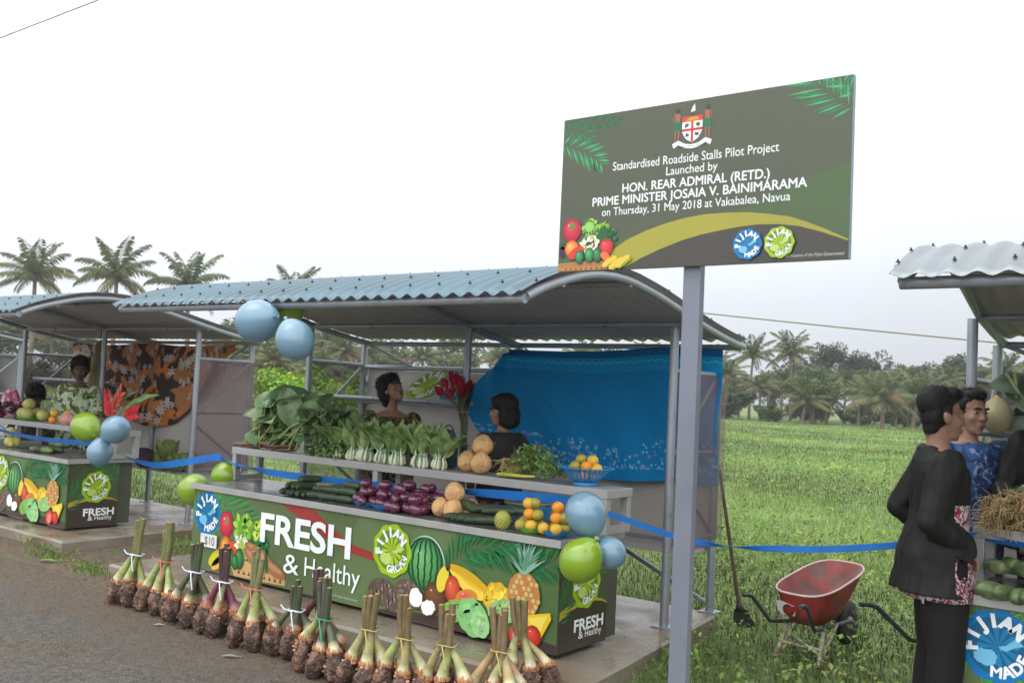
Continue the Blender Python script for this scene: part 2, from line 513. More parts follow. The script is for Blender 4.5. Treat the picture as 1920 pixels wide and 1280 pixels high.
# damp dirt verge in front of and between the slabs
mb = MB()
def sheet(mb, xs, f0, f1, z, mat, n=6):
    vs = []; fs = []
    for x in xs:
        a, b = f0(x), f1(x)
        for j in range(n + 1): vs.append((x, a + (b - a) * j / n, z))
    for i in range(len(xs) - 1):
        for j in range(n): fs.append((i * (n + 1) + j, (i + 1) * (n + 1) + j, (i + 1) * (n + 1) + j + 1, i * (n + 1) + j + 1))
    mb.add(vs, fs, mat, True)
xs = [-30 + 0.15 * i for i in range(320)]
sheet(mb, xs, lambda x: -30, lambda x: (0.9 + edge_noise(x, 0.8, 0.5) if x < 0.1 else 0.10 + edge_noise(x, 0.9, 0.3) - 0.35 * max(0, x - 1)), ZG - 0.006, M_dirt, 3)
tag(mb.build('dirt_verge'), kind='structure')
mb = MB()
sheet(mb, xs, lambda x: -30, lambda x: (-0.62 if x < -3.6 else -0.62 - 0.28 * min(1, (x + 3.6) / 1.2)) + edge_noise(x, 2.0, 0.10), ZG, M_road, 3)
tag(mb.build('road'), kind='structure')
# concrete slabs under the stalls
def slab(x0, x1, y0, y1, skew=0.0):
    mb = MB()
    n = 24
    top = [(x0 + (x1 - x0) * i / n, y0 + 0.012 * nz3((i * 0.9, x0, 0))) for i in range(n + 1)]
    m_ = 8
    right = [(x1 - skew * (j / m_) + 0.012 * nz3((x1, j * 1.3, 2)), y0 + (y1 - y0) * j / m_) for j in range(1, m_ + 1)]
    back = [(x1 - skew - (x1 - skew - x0) * i / n, y1) for i in range(1, n + 1)]
    left = [(x0 + 0.012 * nz3((x0, j * 1.3, 5)), y1 + (y0 - y1) * j / m_) for j in range(1, m_)]
    ring = top + right + back + left
    N = len(ring)
    cx = sum(p[0] for p in ring) / N; cy = sum(p[1] for p in ring) / N
    ins = [(cx + (p[0] - cx) * 0.994, cy + (p[1] - cy) * 0.985) for p in ring]
    vs = [(p[0], p[1], -0.30) for p in ring] + [(p[0], p[1], ZS - 0.018) for p in ring] + [(p[0], p[1], ZS) for p in ins]
    fs = []
    for i in range(N):
        j = (i + 1) % N
        fs.append((i, j, N + j, N + i)); fs.append((N + i, N + j, 2 * N + j, 2 * N + i))
    fs.append([2 * N + i for i in range(N)])
    mb.add(vs, fs, M_conc, False)
    return tag(mb.build('concrete_slab'), kind='structure')
slab(-4.10, 0.40, -0.365, 1.90, 0.30)
slab(-9.9, -5.27, -0.13, 2.1, 0.12)
slab(1.95, 6.2, 0.0, 2.2, 0.1)
# ================================================================ stall shelters
M_pipe = pm('painted_grey_pipe', lin(150, 155, 162), 0.35, 0.35, var=0.10, scale=6, bump=0.05, bscale=40, rvar=0.1)
M_roofb = pm('blue_galvanised_sheet', lin(90, 113, 124), 0.45, 0.3, var=0.2, scale=1.1, rvar=0.15)
M_roofs = pm('silver_galvanised_sheet', lin(132, 139, 143), 0.38, 0.6, var=0.2, scale=1.6, rvar=0.12)
M_dark = pm('dark_rubber', lin(38, 40, 42), 0.6)
M_under = pm('grey_sheet_underside', lin(184, 178, 182), 0.6, 0.1, var=0.12, scale=1.5)
M_poly = pm('smoky_polycarbonate', lin(112, 92, 98), 0.25, var=0.2, scale=3, alpha=0.34)
M_wall = pm('grey_wall_sheet', lin(190, 184, 176), 0.55, 0.0, var=0.10, scale=2)
M_wire = pm('galvanised_wire', lin(170, 172, 175), 0.4, 0.6)
PROF = [(-0.80, 1.955), (-0.736, 1.985), (-0.62, 2.037), (-0.485, 2.085), (-0.266, 2.150), (-0.1, 2.183), (0.08, 2.199), (0.22, 2.198), (0.357, 2.186), (0.647, 2.142), (0.993, 2.068), (1.313, 2.000), (1.55, 1.957), (1.764, 1.925), (2.05, 1.895)]
def roof_z(y):
    for (a, za), (b, zb) in zip(PROF[:-1], PROF[1:]):
        if a <= y <= b: return za + (zb - za) * (y - a) / (b - a)
    return PROF[0][1] if y < PROF[0][0] else PROF[-1][1]
def shelter(label, dx, dy, roofmat, dz=0.0, skew=0.12, x0=-3.65, x1=0.22, full=True, sides=True):
    t = thing('stall_shelter', label, 'stall shelter', (dx - 1.75, dy + 1.2, ZS), 'roadside stall shelters in a row')
    T = lambda x, y, z: (x + dx, y + dy, z + (dz if z > 1.8 else 0))
    # corrugated roof
    mb = MB()
    pitch = 0.115; sub = 8
    n = int((x1 - x0 + 0.06) / pitch * sub)
    ys = [-0.80 + 2.74 * j / 26 for j in range(27)]
    K = lambda x, y: x + skew * (x1 - x) / (x1 - x0) * min(1, max(0, (1.2 - y) / 1.94))
    vs = []
    for i in range(n + 1):
        x = x0 - 0.03 + pitch * i / sub
        w = (0.0130 if dx < 3 else 0.010) * math.cos(2 * PI * i / sub)
        for j, y in enumerate(ys): vs.append(T(K(x, y), y, roof_z(y) + 0.030 + w))
    fs = []
    m_ = len(ys)
    for i in range(n):
        for j in range(m_ - 1): fs.append((i * m_ + j, (i + 1) * m_ + j, (i + 1) * m_ + j + 1, i * m_ + j + 1))
    mb.add(vs, fs, roofmat, True)
    rf_ = None
    # fixing screws with washers on the crests
    for yy in (-0.66, -0.42, 0.05, 0.75, 1.35, 1.88):
        for i in range(0, n, sub * (2 if yy != 0.05 else 2)):
            x = x0 - 0.03 + pitch * i / sub
            c = Vector(T(K(x, yy), yy, roof_z(yy) + 0.043))
            mb.lathe([(0.011, 0.0), (0.011, 0.002), (0.0048, 0.004), (0.0048, 0.012), (0.0, 0.013)], c, 6, M_dark)
    rf_ = mb.build('roof', mb.mats + [M_under], t)
    md = rf_.modifiers.new('sheet', 'SOLIDIFY'); md.thickness = 0.0015; md.offset = -1; md.material_offset = 2
    # front beam, purlins, arches
    def tb(nm, pts, r=0.024, lab=None):
        o = MB().tube([T(*p) for p in pts], r, 12, M_pipe).build(nm, None, t)
        if lab: o['label'] = lab
        return o
    tb('front_beam', [(K(x0, -0.736), -0.736, 1.962), (x1, -0.736, 1.962)], 0.026)
    for yy in (-0.40, 0.30, 1.20, 1.88):
        tb('purlin', [(x0, yy, roof_z(yy) - 0.03), (x1, yy, roof_z(yy) - 0.03)], 0.021)
    for xx in (x0 + 0.01, -1.80, x1 - 0.01):
        tb('roof_arch', [(K(xx, -0.72 + 2.64 * j / 22), -0.72 + 2.64 * j / 22, roof_z(-0.72 + 2.64 * j / 22) - 0.018 - (0.012 if abs(xx + 1.8) < 0.1 else 0)) for j in range(23)], 0.026)
    # posts: a front and a rear row under the arches
    for xx in (-3.68, -1.80, 0.03):
        for yy in (1.22, 1.90):
            mb = MB().tube([T(xx, yy, ZS), T(xx, yy, roof_z(yy) - 0.03)], 0.030, 14, M_pipe)
            mb.box(T(xx, yy, ZS + 0.004), (0.13, 0.13, 0.008), M_pipe)
            mb.build('post', None, t)
            if not full: continue
    # end frames: rails, diagonal brace and translucent side sheet
    for xx in (-3.68, 0.03):
        for zz in (1.68, 1.12, 0.52):
            tb('side_rail', [(xx, 1.22, zz), (xx, 1.90, zz)], 0.019)
        tb('side_brace', [(xx, 1.23, 1.08), (xx, 1.88, 1.66)], 0.015)
        tb('side_brace', [(xx, 1.23, 1.0), (xx, 1.88, 0.54)], 0.015)
        if sides:
            s_ = 0.026 if xx > -1 else -0.026
            MB().box(T(xx + s_ * 1.4, 1.60, 1.085), (0.006, 0.74, 1.17), M_poly).build('side_sheet', None, t)
    # rear rails and lower wall, bench, wire shelf
    for zz in (1.66, 0.43):
        tb('rear_rail', [(-3.68, 1.90, zz), (0.03, 1.90, zz)], 0.024)
    MB().box(T(-1.825, 1.935, 0.90), (3.70, 0.01, 0.98), M_wall).build('lower_wall_sheet', None, t)
    mb = MB()
    n = 200
    vs = []; fs = []
    for i in range(n + 1):
        x = -3.66 + 3.67 * i / n
        o_ = 0.006 * math.cos(i * PI / 2.0)
        vs += [T(x, 1.945 + o_, 1.38), T(x, 1.945 + o_, 1.635)]
    for i in range(n): fs.append((2 * i, 2 * i + 2, 2 * i + 3, 2 * i + 1))
    mb.add(vs, fs, M_wall, True)
    mb.build('ribbed_wall_sheet', None, t)
    tb('shelf_rail', [(-3.68, 1.36, 1.375), (-1.84, 1.36, 1.375)], 0.018)
    tb('shelf_rail', [(-3.68, 1.84, 1.33), (-2.45, 1.84, 1.33)], 0.014)
    mb = MB()
    for i in range(38):
        x = -3.66 + 1.22 * i / 37
        mb.tube([T(x, 1.36, 1.372), T(x, 1.84, 1.335), T(x, 1.90, 1.50)], 0.0025, 4, M_wire, caps=False)
    for k in range(5):
        f = (k + 1) / 6
        mb.tube([T(-3.66, 1.36 + 0.48 * f, 1.372 - 0.037 * f), T(-2.44, 1.36 + 0.48 * f, 1.372 - 0.037 * f)], 0.0025, 4, M_wire, caps=False)
    for k in range(4):
        f = (k + 1) / 5
        mb.tube([T(-3.66, 1.84 + 0.06 * f, 1.335 + 0.165 * f), T(-2.44, 1.84 + 0.06 * f, 1.335 + 0.165 * f)], 0.0025, 4, M_wire, caps=False)
    mb.build('wire_shelf', None, t)
    for xx in (-3.0, -0.45):
        tb('roof_brace', [(xx - 0.68 if xx < -2 else 0.03, 1.90, 1.90), (xx, 1.90, 1.66)], 0.015)
    tb('foot_brace', [(-0.95, 1.90, 0.43), (0.02, 1.90, 0.02)], 0.018)
    tb('foot_brace', [(-3.67, 1.90, 0.02), (-2.75, 1.90, 0.43)], 0.018)
    # plank bench along the rear wall
    mb = MB()
    mb.box(T(-1.825, 1.72, 0.415), (3.64, 0.30, 0.03), M_under)
    mb.build('bench_seat', None, t, bevel=0.004)
    return t
sh_main = shelter('middle stall shelter with curved blue roof behind the green FRESH counter', 0, 0, M_roofb)
sh_left = shelter('stall shelter with curved blue roof holding the orange flowered cloth', -5.62, 0.14, M_roofb)
sh_right = shelter('stall shelter with silver roof at the right edge behind two men', 5.535, 0.20, M_roofs, 0.045, 0.12)
sh_far = shelter('farthest stall shelter, a sliver of roof behind the blue umbrella', -11.2, 0.30, M_roofb, sides=False)
# ================================================================ counters with printed panels
M_art = pm('printed_vinyl', rough=0.36, var=0.09, scale=2.2, attr=True, rvar=0.12, detail=8)
M_steel = pm('wet_stainless_top', lin(128, 128, 126), 0.25, 0.6, var=0.12, scale=5, rvar=0.12)
M_trim = pm('pale_aluminium_trim', lin(178, 178, 174), 0.4, 0.5, var=0.08)
M_shelf = pm('grey_painted_steel', lin(158, 158, 156), 0.45, 0.2, var=0.08, scale=4)
M_cab = pm('dark_cabinet_side', lin(70, 74, 58), 0.6)
M_wood = pm('raw_wood_edge', lin(150, 118, 90), 0.7)
G0 = lin(88, 104, 66); G1 = lin(94, 114, 72); G2 = lin(80, 106, 62); G3 = lin(66, 70, 50)
WHT = lin(236, 240, 240)
BRN = lin(66, 52, 48)
def front_art(A, L, H):
    A.layer = 1
    A.poly([(0, 0), (L, 0), (L, H), (0, H)], G0)
    A.up()
    A.poly([(1.45, 0), (L, 0), (L, H), (1.9, H)], G1); A.up()
    A.poly([(2.5, 0.0), (L, 0.0), (L, H), (2.75, H)], G2); A.up()
    A.poly([(1.99, 0), (2.2, 0.035), (2.52, 0.062), (2.9, 0.072), (3.36, 0.067), (L, 0.055), (L, 0)], BRN); A.up()
    c = (0.001, 0.001, L - 0.001, H - 0.001)
    A.frond(0.0, 0.60, -0.10, 0.84, lin(64, 140, 66), lin(34, 108, 52), n=26, curve=-0.3, clip=c, leaf=0.30)
    A.frond(0.0, 0.36, 0.75, 0.36, lin(50, 140, 60), lin(96, 160, 72), n=16, curve=-0.5, clip=c, leaf=0.6)
    A.frond(0.0, 0.50, -0.9, 0.36, lin(40, 124, 56), lin(80, 150, 70), n=16, curve=0.7, clip=c, leaf=0.5)
    A.frond(0.10, 0.30, 0.45, 0.5, lin(30, 122, 66), lin(60, 140, 72), n=18, curve=0.5, clip=c, leaf=0.4)
    A.band([(1.03, 0.608), (1.33, 0.606), (1.45, 0.578), (1.58, 0.50), (1.83, 0.404), (2.05, 0.373), (2.12, 0.365)],
           [(1.10, 0.585), (1.18, 0.548), (1.33, 0.508), (1.56, 0.406), (1.82, 0.342), (2.06, 0.322), (2.12, 0.322)], lin(150, 52, 46)); A.up()
    roundel(A, 0.185, 0.432, 0.165, ROUND_BLUE)
    # vegetable basket
    A.poly([(0.50, 0.10), (0.58, 0.15), (1.10, 0.08), (1.15, 0.105), (1.15, 0.018), (0.56, 0.004)], lin(196, 158, 104)); A.up()
    for k in range(9): A.poly([(0.60 + 0.06 * k, 0.030), (0.635 + 0.06 * k, 0.030), (0.62 + 0.06 * k, 0.062)], lin(90, 58, 30))
    A.up()
    A.ell(0.33, 0.11, 0.11, 0.05, lin(196, 190, 40), ang=0.6); A.ell(0.36, 0.075, 0.10, 0.04, lin(232, 170, 60), ang=0.6); A.up()
    A.ruffle(0.86, 0.27, 0.10, 0.11, [lin(24, 92, 52), lin(16, 70, 42), lin(40, 116, 64)], 50, 0.3, 4); A.ruffle(0.80, 0.33, 0.08, 0.09, [lin(20, 80, 40), lin(34, 104, 56)], 30, 0.3, 5)
    A.ruffle(0.64, 0.37, 0.11, 0.11, [lin(120, 180, 40), lin(92, 152, 34), lin(160, 205, 70)], 60, 0.3, 6); A.ruffle(0.82, 0.37, 0.06, 0.085, [lin(160, 196, 50), lin(128, 172, 40), lin(196, 212, 90)], 36, 0.34, 7)
    A.ball(0.435, 0.375, 0.082, 0.10, lin(196, 24, 56), lin(214, 60, 88)); A.ell(0.44, 0.40, 0.022, 0.03, lin(110, 140, 40)); A.up()
    A.ball(0.44, 0.20, 0.065, 0.085, lin(232, 120, 30), lin(240, 160, 60)); A.ell(0.53, 0.20, 0.09, 0.055, lin(222, 74, 30)); A.up()
    A.ruffle(0.62, 0.26, 0.085, 0.06, [lin(228, 232, 212), lin(206, 208, 176), lin(240, 240, 230)], 40, 0.3, 9); A.ruffle(0.67, 0.20, 0.06, 0.09, [lin(190, 205, 110), lin(150, 180, 80)], 30, 0.34, 10)
    A.ball(0.51, 0.14, 0.045, 0.07, lin(28, 104, 44), lin(80, 160, 80)); A.ball(0.62, 0.14, 0.055, 0.08, lin(20, 86, 40), lin(64, 140, 76)); A.ball(0.57, 0.11, 0.04, 0.06, lin(22, 92, 44), lin(60, 140, 76))
    for (x, y, a, l) in ((0.84, 0.21, -0.32, 0.17), (0.80, 0.15, -0.5, 0.15), (0.92, 0.17, -0.45, 0.17), (1.02, 0.12, -0.3, 0.14)):
        A.ell(x, y, l, 0.045, lin(160, 106, 70), ang=a); A.up(); A.ell(x, y + 0.012, l * 0.8, 0.018, lin(186, 134, 96), ang=a); A.up()
    for (x, y) in ((0.80, 0.155), (0.88, 0.125)): A.ell(x, y, 0.028, 0.034, lin(222, 210, 184))
    A.ell(0.94, 0.16, 0.022, 0.08, lin(46, 84, 48), ang=0.2)
    A.up()
    A.text('FRESH', 0.85, 0.308, 0.965, 0.198, WHT, bold=0.028)
    A.text('&', 1.13, 0.118, 0.17, 0.135, WHT, bold=0.004)
    A.text('Healthy', 1.36, 0.127, 0.56, 0.128, WHT, bold=0.002)
    A.text('An initiative of the Fijian Government', 1.52, 0.034, 0.39, 0.016, lin(190, 200, 190), shear=0.2)
    A.up()
    # dark fronds behind the fruit
    A.frond(2.66, 0.32, 0.9, 0.62, lin(28, 108, 62), lin(40, 122, 66), n=18, curve=-0.9, clip=c, leaf=0.36)
    A.frond(2.80, 0.52, 0.15, 0.62, lin(34, 116, 66), lin(26, 98, 56), n=18, curve=-0.4, clip=c, leaf=0.32)
    A.frond(3.30, 0.42, 0.55, 0.4, lin(30, 118, 64), lin(26, 98, 56), n=12, curve=-0.3, clip=c, leaf=0.5)
    # watermelon
    A.ell(2.505, 0.375, 0.162, 0.175, lin(180, 205, 190)); A.up()
    A.ball(2.50, 0.370, 0.160, 0.172, lin(52, 130, 62), lin(104, 172, 104))
    for k in range(-3, 4):
        u = k / 3.6
        pts = []; pts2 = []
        for j in range(13):
            v = -0.95 + 1.9 * j / 12
            w_ = math.sqrt(max(0, 1 - v * v))
            x = 2.50 + 0.16 * w_ * math.sin(u * 1.35) + 0.004 * math.sin(j * 2.3 + k)
            pts.append((x - 0.008, 0.37 + 0.17 * v)); pts2.append((x + 0.008, 0.37 + 0.17 * v))
        A.band(pts, pts2, lin(18, 62, 36))
    A.up()
    roundel(A, 2.205, 0.415, 0.170, ROUND_GREEN)
    # taro corms and coconuts
    for (x, y, a) in ((2.12, 0.14, 0.2), (2.38, 0.165, -0.4), (2.27, 0.11, 0.1)):
        A.ell(x, y, 0.125, 0.085, lin(96, 78, 68), ang=a, wob=0.04, seed=int(x * 100)); A.up(); A.ruffle(x, y, 0.112, 0.075, [lin(118, 98, 86), lin(92, 74, 66), lin(142, 122, 108)], 60, 0.2, int(x * 50))
        for k in range(5): A.ell(x - 0.07 + 0.035 * k, y + 0.01 * (k % 2), 0.008, 0.06, lin(84, 68, 60), ang=a)
        for k in range(4): A.ell(x - 0.06 + 0.04 * k, y - 0.03 + 0.025 * (k % 3), 0.016, 0.012, lin(146, 124, 110))
        A.up()
    A.ball(2.60, 0.18, 0.095, 0.095, lin(96, 58, 36), lin(118, 76, 48))
    A.ell(2.445, 0.148, 0.062, 0.070, lin(90, 58, 40), ang=0.3); A.up(); A.ell(2.44, 0.150, 0.055, 0.062, lin(232, 234, 232), ang=0.3, wob=0.08, seed=2); A.up()
    A.ell(2.555, 0.105, 0.066, 0.052, lin(90, 58, 40), ang=0.3); A.up(); A.ell(2.55, 0.107, 0.060, 0.047, lin(238, 240, 238), ang=0.3, wob=0.1, seed=3); A.up()
    # bananas, mangoes, slices, leaves
    for (o_, colr) in ((0.0, lin(218, 178, 40)), (-0.03, lin(232, 200, 70)), (0.035, lin(206, 160, 34))):
        top = []; bot = []
        for j in range(11):
            t = j / 10
            x = 2.70 + 0.38 * t; y = 0.39 - 0.13 * math.sin(t * 1.5) + o_ * math.sin(PI * t) * 1.3
            w_ = 0.030 * math.sin(PI * min(0.96, 0.06 + t * 0.94)) ** 0.5
            top.append((x, y + w_)); bot.append((x, y - w_))
        A.band(top, bot, colr); A.up()
    A.ell(2.66, 0.30, 0.045, 0.085, lin(222, 200, 60), ang=-0.3); A.ell(2.70, 0.385, 0.02, 0.03, lin(80, 60, 36)); A.up()
    A.ball(2.745, 0.25, 0.062, 0.085, lin(200, 66, 50), lin(216, 96, 60)); A.ball(2.86, 0.215, 0.09, 0.055, lin(228, 160, 60), lin(208, 80, 70), ang=0.3)
    A.ell(3.10, 0.25, 0.11, 0.10, lin(206, 160, 36), wob=0.06, lobes=9); A.up(); A.ruffle(3.10, 0.25, 0.10, 0.09, [lin(232, 196, 50), lin(240, 214, 90), lin(216, 172, 40)], 50, 0.26, 31)
    for (x, y, r1, r2, a, cc) in ((2.76, 0.12, 0.10, 0.07, 0.4, lin(120, 170, 70)), (3.16, 0.19, 0.13, 0.07, 0.2, lin(140, 184, 110)), (2.92, 0.11, 0.13, 0.11, -0.5, lin(128, 186, 116)), (2.98, 0.08, 0.08, 0.07, -0.9, lin(150, 200, 130))):
        A.ell(x, y, r1, r2, cc, ang=a, wob=0.06, seed=int(x * 37)); A.up(); A.ruffle(x, y, r1 * 0.8, r2 * 0.8, [cc, tuple(q * 0.93 for q in cc), tuple(min(1, q * 1.08) for q in cc)], 26, 0.34, int(x * 91))
        for k in range(-2, 3):
            A.poly([(x - 0.06 * math.cos(a), y - 0.06 * math.sin(a)), (x + r1 * 0.8 * math.cos(a + k * 0.45), y + r1 * 0.6 * math.sin(a + k * 0.45)), (x + r1 * 0.8 * math.cos(a + k * 0.45 + 0.06), y + r1 * 0.6 * math.sin(a + k * 0.45 + 0.06))], lin(176, 214, 164))
        A.up()
    # pineapple
    A.ell(3.295, 0.305, 0.118, 0.135, lin(176, 128, 66)); A.up()
    for j in range(8):
        for k in range(6):
            y = 0.19 + 0.031 * j; x = 3.205 + 0.036 * k + (0.018 if j % 2 else 0)
            if ((x - 3.295) / 0.115) ** 2 + ((y - 0.305) / 0.13) ** 2 < 0.92:
                A.ell(x, y, 0.014, 0.014, lin(206, 176, 110) if (j + k) % 3 else lin(196, 110, 76), n=8)
    A.up()
    rr = random.Random(5)
    for k in range(36):
        a = PI / 2 + rr.uniform(-1.05, 1.05); l = rr.uniform(0.10, 0.20)
        y0 = 0.42 + rr.uniform(0, 0.06)
        A.poly([(3.272, y0), (3.280 + l * 0.5 * math.cos(a), min(H - 0.002, y0 + l * 0.58 * math.sin(a))), (3.290 + l * math.cos(a), min(H - 0.002, y0 + l * math.sin(a))), (3.300 + l * 0.5 * math.cos(a), min(H - 0.002, y0 + l * 0.5 * math.sin(a))), (3.308, y0)],
               rr.choice([lin(92, 140, 116), lin(134, 172, 152), lin(60, 112, 84)]))
        A.layer += 0.2
    A.up()
    A.poly([(3.30, 0.19), (3.49, 0.235), (3.50, 0.20), (3.43, 0.075), (3.36, 0.09)], lin(226, 190, 44)); A.up()
    A.poly([(3.34, 0.18), (3.47, 0.215), (3.42, 0.10), (3.37, 0.11)], lin(238, 212, 90)); A.up()
    A.ball(3.375, 0.085, 0.060, 0.060, lin(196, 40, 34), lin(214, 70, 56)); A.ell(3.265, 0.075, 0.058, 0.07, lin(206, 60, 46), ang=-0.4); A.up()
    A.ell(3.265, 0.07, 0.036, 0.046, lin(226, 130, 110), ang=-0.4); A.up()
    for k in range(5): A.poly([(3.38, 0.135), (3.385, 0.14), (3.38 + 0.035 * math.cos(k * 1.2), 0.14 + 0.02 * math.sin(k * 1.2))], lin(50, 92, 40))
    A.up()
def side_art(A, D, H):
    A.layer = 1
    A.poly([(0, 0), (D, 0), (D, H), (0, H)], lin(70, 80, 54)); A.up()
    c = (0.001, 0.001, D - 0.001, H - 0.001)
    A.band([(0, 0.235), (0.1, 0.268), (0.22, 0.29), (0.34, 0.285), (0.45, 0.26), (D, 0.235)], [(0, 0.185), (0.1, 0.225), (0.22, 0.255), (0.34, 0.262), (0.45, 0.247), (D, 0.228)], lin(176, 158, 44)); A.up()
    A.band([(0, 0.185), (0.1, 0.225), (0.22, 0.255), (0.34, 0.262), (0.45, 0.247), (D, 0.228)], [(0, 0.0), (0.1, 0), (0.22, 0), (0.34, 0), (0.45, 0), (D, 0)], lin(62, 54, 44)); A.up()
    A.frond(0.0, 0.17, 1.15, 0.34, lin(26, 116, 62), lin(40, 128, 70), n=14, curve=-0.5, clip=c, leaf=0.5)
    A.frond(D, 0.42, 2.2, 0.34, lin(26, 116, 62), lin(40, 128, 70), n=12, curve=0.4, clip=c, leaf=0.55)
    roundel(A, 0.272, 0.375, 0.148, ROUND_GREEN)
    A.text('FRESH', 0.155, 0.103, 0.318, 0.066, WHT, bold=0.028)
    A.text('&', 0.205, 0.056, 0.05, 0.042, WHT, bold=0.004)
    A.text('Healthy', 0.275, 0.058, 0.18, 0.040, WHT, bold=0.003)
    A.up()
CTR_L, CTR_H, CTR_D = 3.52, 0.612, 0.50
def counter(label, dx, dy, sx0=-3.62):
    t = thing('produce_counter', label, 'counter', (dx - 1.76, dy + 0.3, ZS), 'green printed produce counters')
    T = lambda x, y, z: Vector((x + dx, y + dy, z))
    mb = MB(); mb.box(T(-CTR_L / 2, 0.335, 0.305), (CTR_L - 0.02, 0.65, 0.60), M_cab)
    mb.build('cabinet', None, t)
    mb = MB()
    mb.box(T(-CTR_L / 2 + 0.0052, -0.004, 0.306), (CTR_L + 0.0104, 0.016, 0.612), M_cab)
    front_art(Art(mb, T(-CTR_L, -0.0122, 0), (1, 0, 0), (0, 0, 1), (0, -1, 0), M_art, 0.00006), CTR_L + 0.0104, CTR_H)
    mb.build('front_panel', None, t)
    mb = MB()
    mb.box(T(0.002, 0.2625, 0.306), (0.016, 0.509, 0.612), M_cab)
    side_art(Art(mb, T(0.0102, 0.008, 0), (0, 1, 0), (0, 0, 1), (1, 0, 0), M_art, 0.00006), 0.505, CTR_H)
    mb.build('side_panel', None, t)
    mb = MB()
    for x in (-3.3, -2.2, -1.1, -0.3):
        mb = MB(); mb.box(T(x, 0.34, -0.015), (0.30, 0.56, 0.029), M_under)
        mb.build('base_skid', None, t)
    mb = MB(); mb.box(T(-CTR_L / 2, 0.325, 0.632), (CTR_L + 0.03, 0.70, 0.034), M_steel)
    mb.build('countertop', None, t, bevel=0.004)
    mb = MB(); mb.box(T(-CTR_L / 2, -0.028, 0.628), (CTR_L + 0.05, 0.010, 0.044), M_trim)
    mb.box(T(0.019, 0.325, 0.628), (0.010, 0.70, 0.044), M_trim)
    mb.build('edge_trim', None, t, bevel=0.002)
    # raised display shelf on square legs
    mb = MB(); mb.box(T((sx0 + 0.06) / 2, 0.54, 0.893), (0.06 - sx0, 0.30, 0.055), M_shelf)
    mb.build('display_shelf', None, t, bevel=0.004)
    for x in (sx0 + 0.03, -1.93, 0.03):
        for y in (0.42, 0.66):
            mb = MB(); z0 = 0.648
            mb.box(T(x, y, (z0 + 0.865) / 2), (0.05, 0.05, 0.865 - z0), M_shelf)
            mb.build('shelf_leg', None, t, bevel=0.003)
        mb = MB(); mb.box(T(x, 0.54, 0.672), (0.046, 0.19, 0.044), M_shelf)
        mb.build('shelf_foot', None, t)
    return t
counter('green printed FRESH counter in the middle with vegetables along its top', 0, 0)
counter('green printed counter at the left, three balloons tied to its corner', -5.80, 0.17)
counter('green printed counter at the right edge with a large blue round emblem', 5.575, 0.30, -3.54)
# ================================================================ launch sign
M_alu = pm('grey_painted_post', lin(118, 122, 134), 0.4, 0.25, var=0.06, scale=5, rvar=0.1)
M_signedge = pm('sign_edge_grey', lin(120, 140, 155), 0.5)
SX, SY, SZ = 1.1466, -1.772, 1.9302
SW, SH = 1.0616, 0.5614
sg = thing('launch_sign', 'dark green notice board on a grey post with white lettering and crest', 'sign', (1.675, -1.72, ZG))
mb = MB()
mb.box((1.675, -1.725, (SZ + 0.45 + ZG) / 2 + 0.05), (0.064, 0.036, SZ + 0.55 - ZG), M_alu)
mb.build('post', None, sg, bevel=0.004)
MB().box((1.675, -1.72, ZG + 0.006), (0.18, 0.16, 0.012), M_alu).build('base_plate', None, sg)
mb = MB()
mb.box((SX + SW / 2, SY + 0.012, SZ + SH / 2), (SW, 0.022, SH), M_signedge)
A = Art(mb, (SX, SY, SZ), (1, 0, 0), (0, 0, 1), (0, -1, 0), M_art, 0.00006)
SG0 = lin(74, 80, 62); SG1 = lin(70, 90, 54)
c = (0.001, 0.001, SW - 0.001, SH - 0.001)
A.poly([(0, 0), (SW, 0), (SW, SH), (0, SH)], SG0); A.up()
A.poly([(0, 0), (SW, 0), (SW, 0.30), (0.55, 0.12), (0, 0.10)], SG1); A.up()
up_ = [(0.20, 0.05), (0.287, 0.101), (0.36, 0.128), (0.442, 0.150), (0.51, 0.162), (0.58, 0.169), (0.655, 0.169), (0.73, 0.165), (0.80, 0.155), (0.873, 0.141), (0.93, 0.120), (0.992, 0.093), (SW - 0.001, 0.058)]
lo_ = [(0.20, -0.0), (0.29, 0.008), (0.343, 0.033), (0.42, 0.062), (0.505, 0.088), (0.57, 0.102), (0.64, 0.112), (0.70, 0.119), (0.768, 0.123), (0.84, 0.119), (0.908, 0.108), (0.98, 0.085), (SW - 0.001, 0.054)]
A.poly([(0.001, 0.001), (SW - 0.001, 0.001)] + lo_[::-1][:-1] + [(0.2, 0.02), (0.001, 0.02)], lin(64, 60, 54)); A.up()
A.band(up_, [(x, max(0.001, y)) for x, y in lo_], lin(152, 146, 52)); A.up()
A.frond(0.0, 0.47, -0.25, 0.20, lin(64, 160, 104), lin(36, 124, 74), n=14, curve=-0.5, clip=c, leaf=0.42)
A.frond(0.0, 0.53, -0.1, 0.14, lin(28, 100, 60), lin(36, 118, 66), n=10, curve=-0.6, clip=c, leaf=0.4)
A.frond(0.03, SH, -0.25, 0.22, lin(30, 100, 56), lin(24, 88, 52), n=12, curve=0.2, clip=c, leaf=0.22)
A.frond(SW, 0.46, 2.55, 0.26, lin(60, 158, 98), lin(34, 120, 72), n=18, curve=-0.4, clip=c, leaf=0.46)
A.frond(SW, 0.50, 2.2, 0.2, lin(60, 158, 98), lin(34, 120, 72), n=12, curve=-0.3, clip=c, leaf=0.4)
tw = lin(226, 232, 230)
A.text('Standardised Roadside Stalls Pilot Project', 0.219, 0.352, 0.614, 0.0295, tw, bold=0.003)
A.text('Launched by', 0.433, 0.314, 0.190, 0.0285, tw, bold=0.003)
A.text('HON. REAR ADMIRAL (RETD.)', 0.262, 0.270, 0.542, 0.0300, tw, bold=0.018)
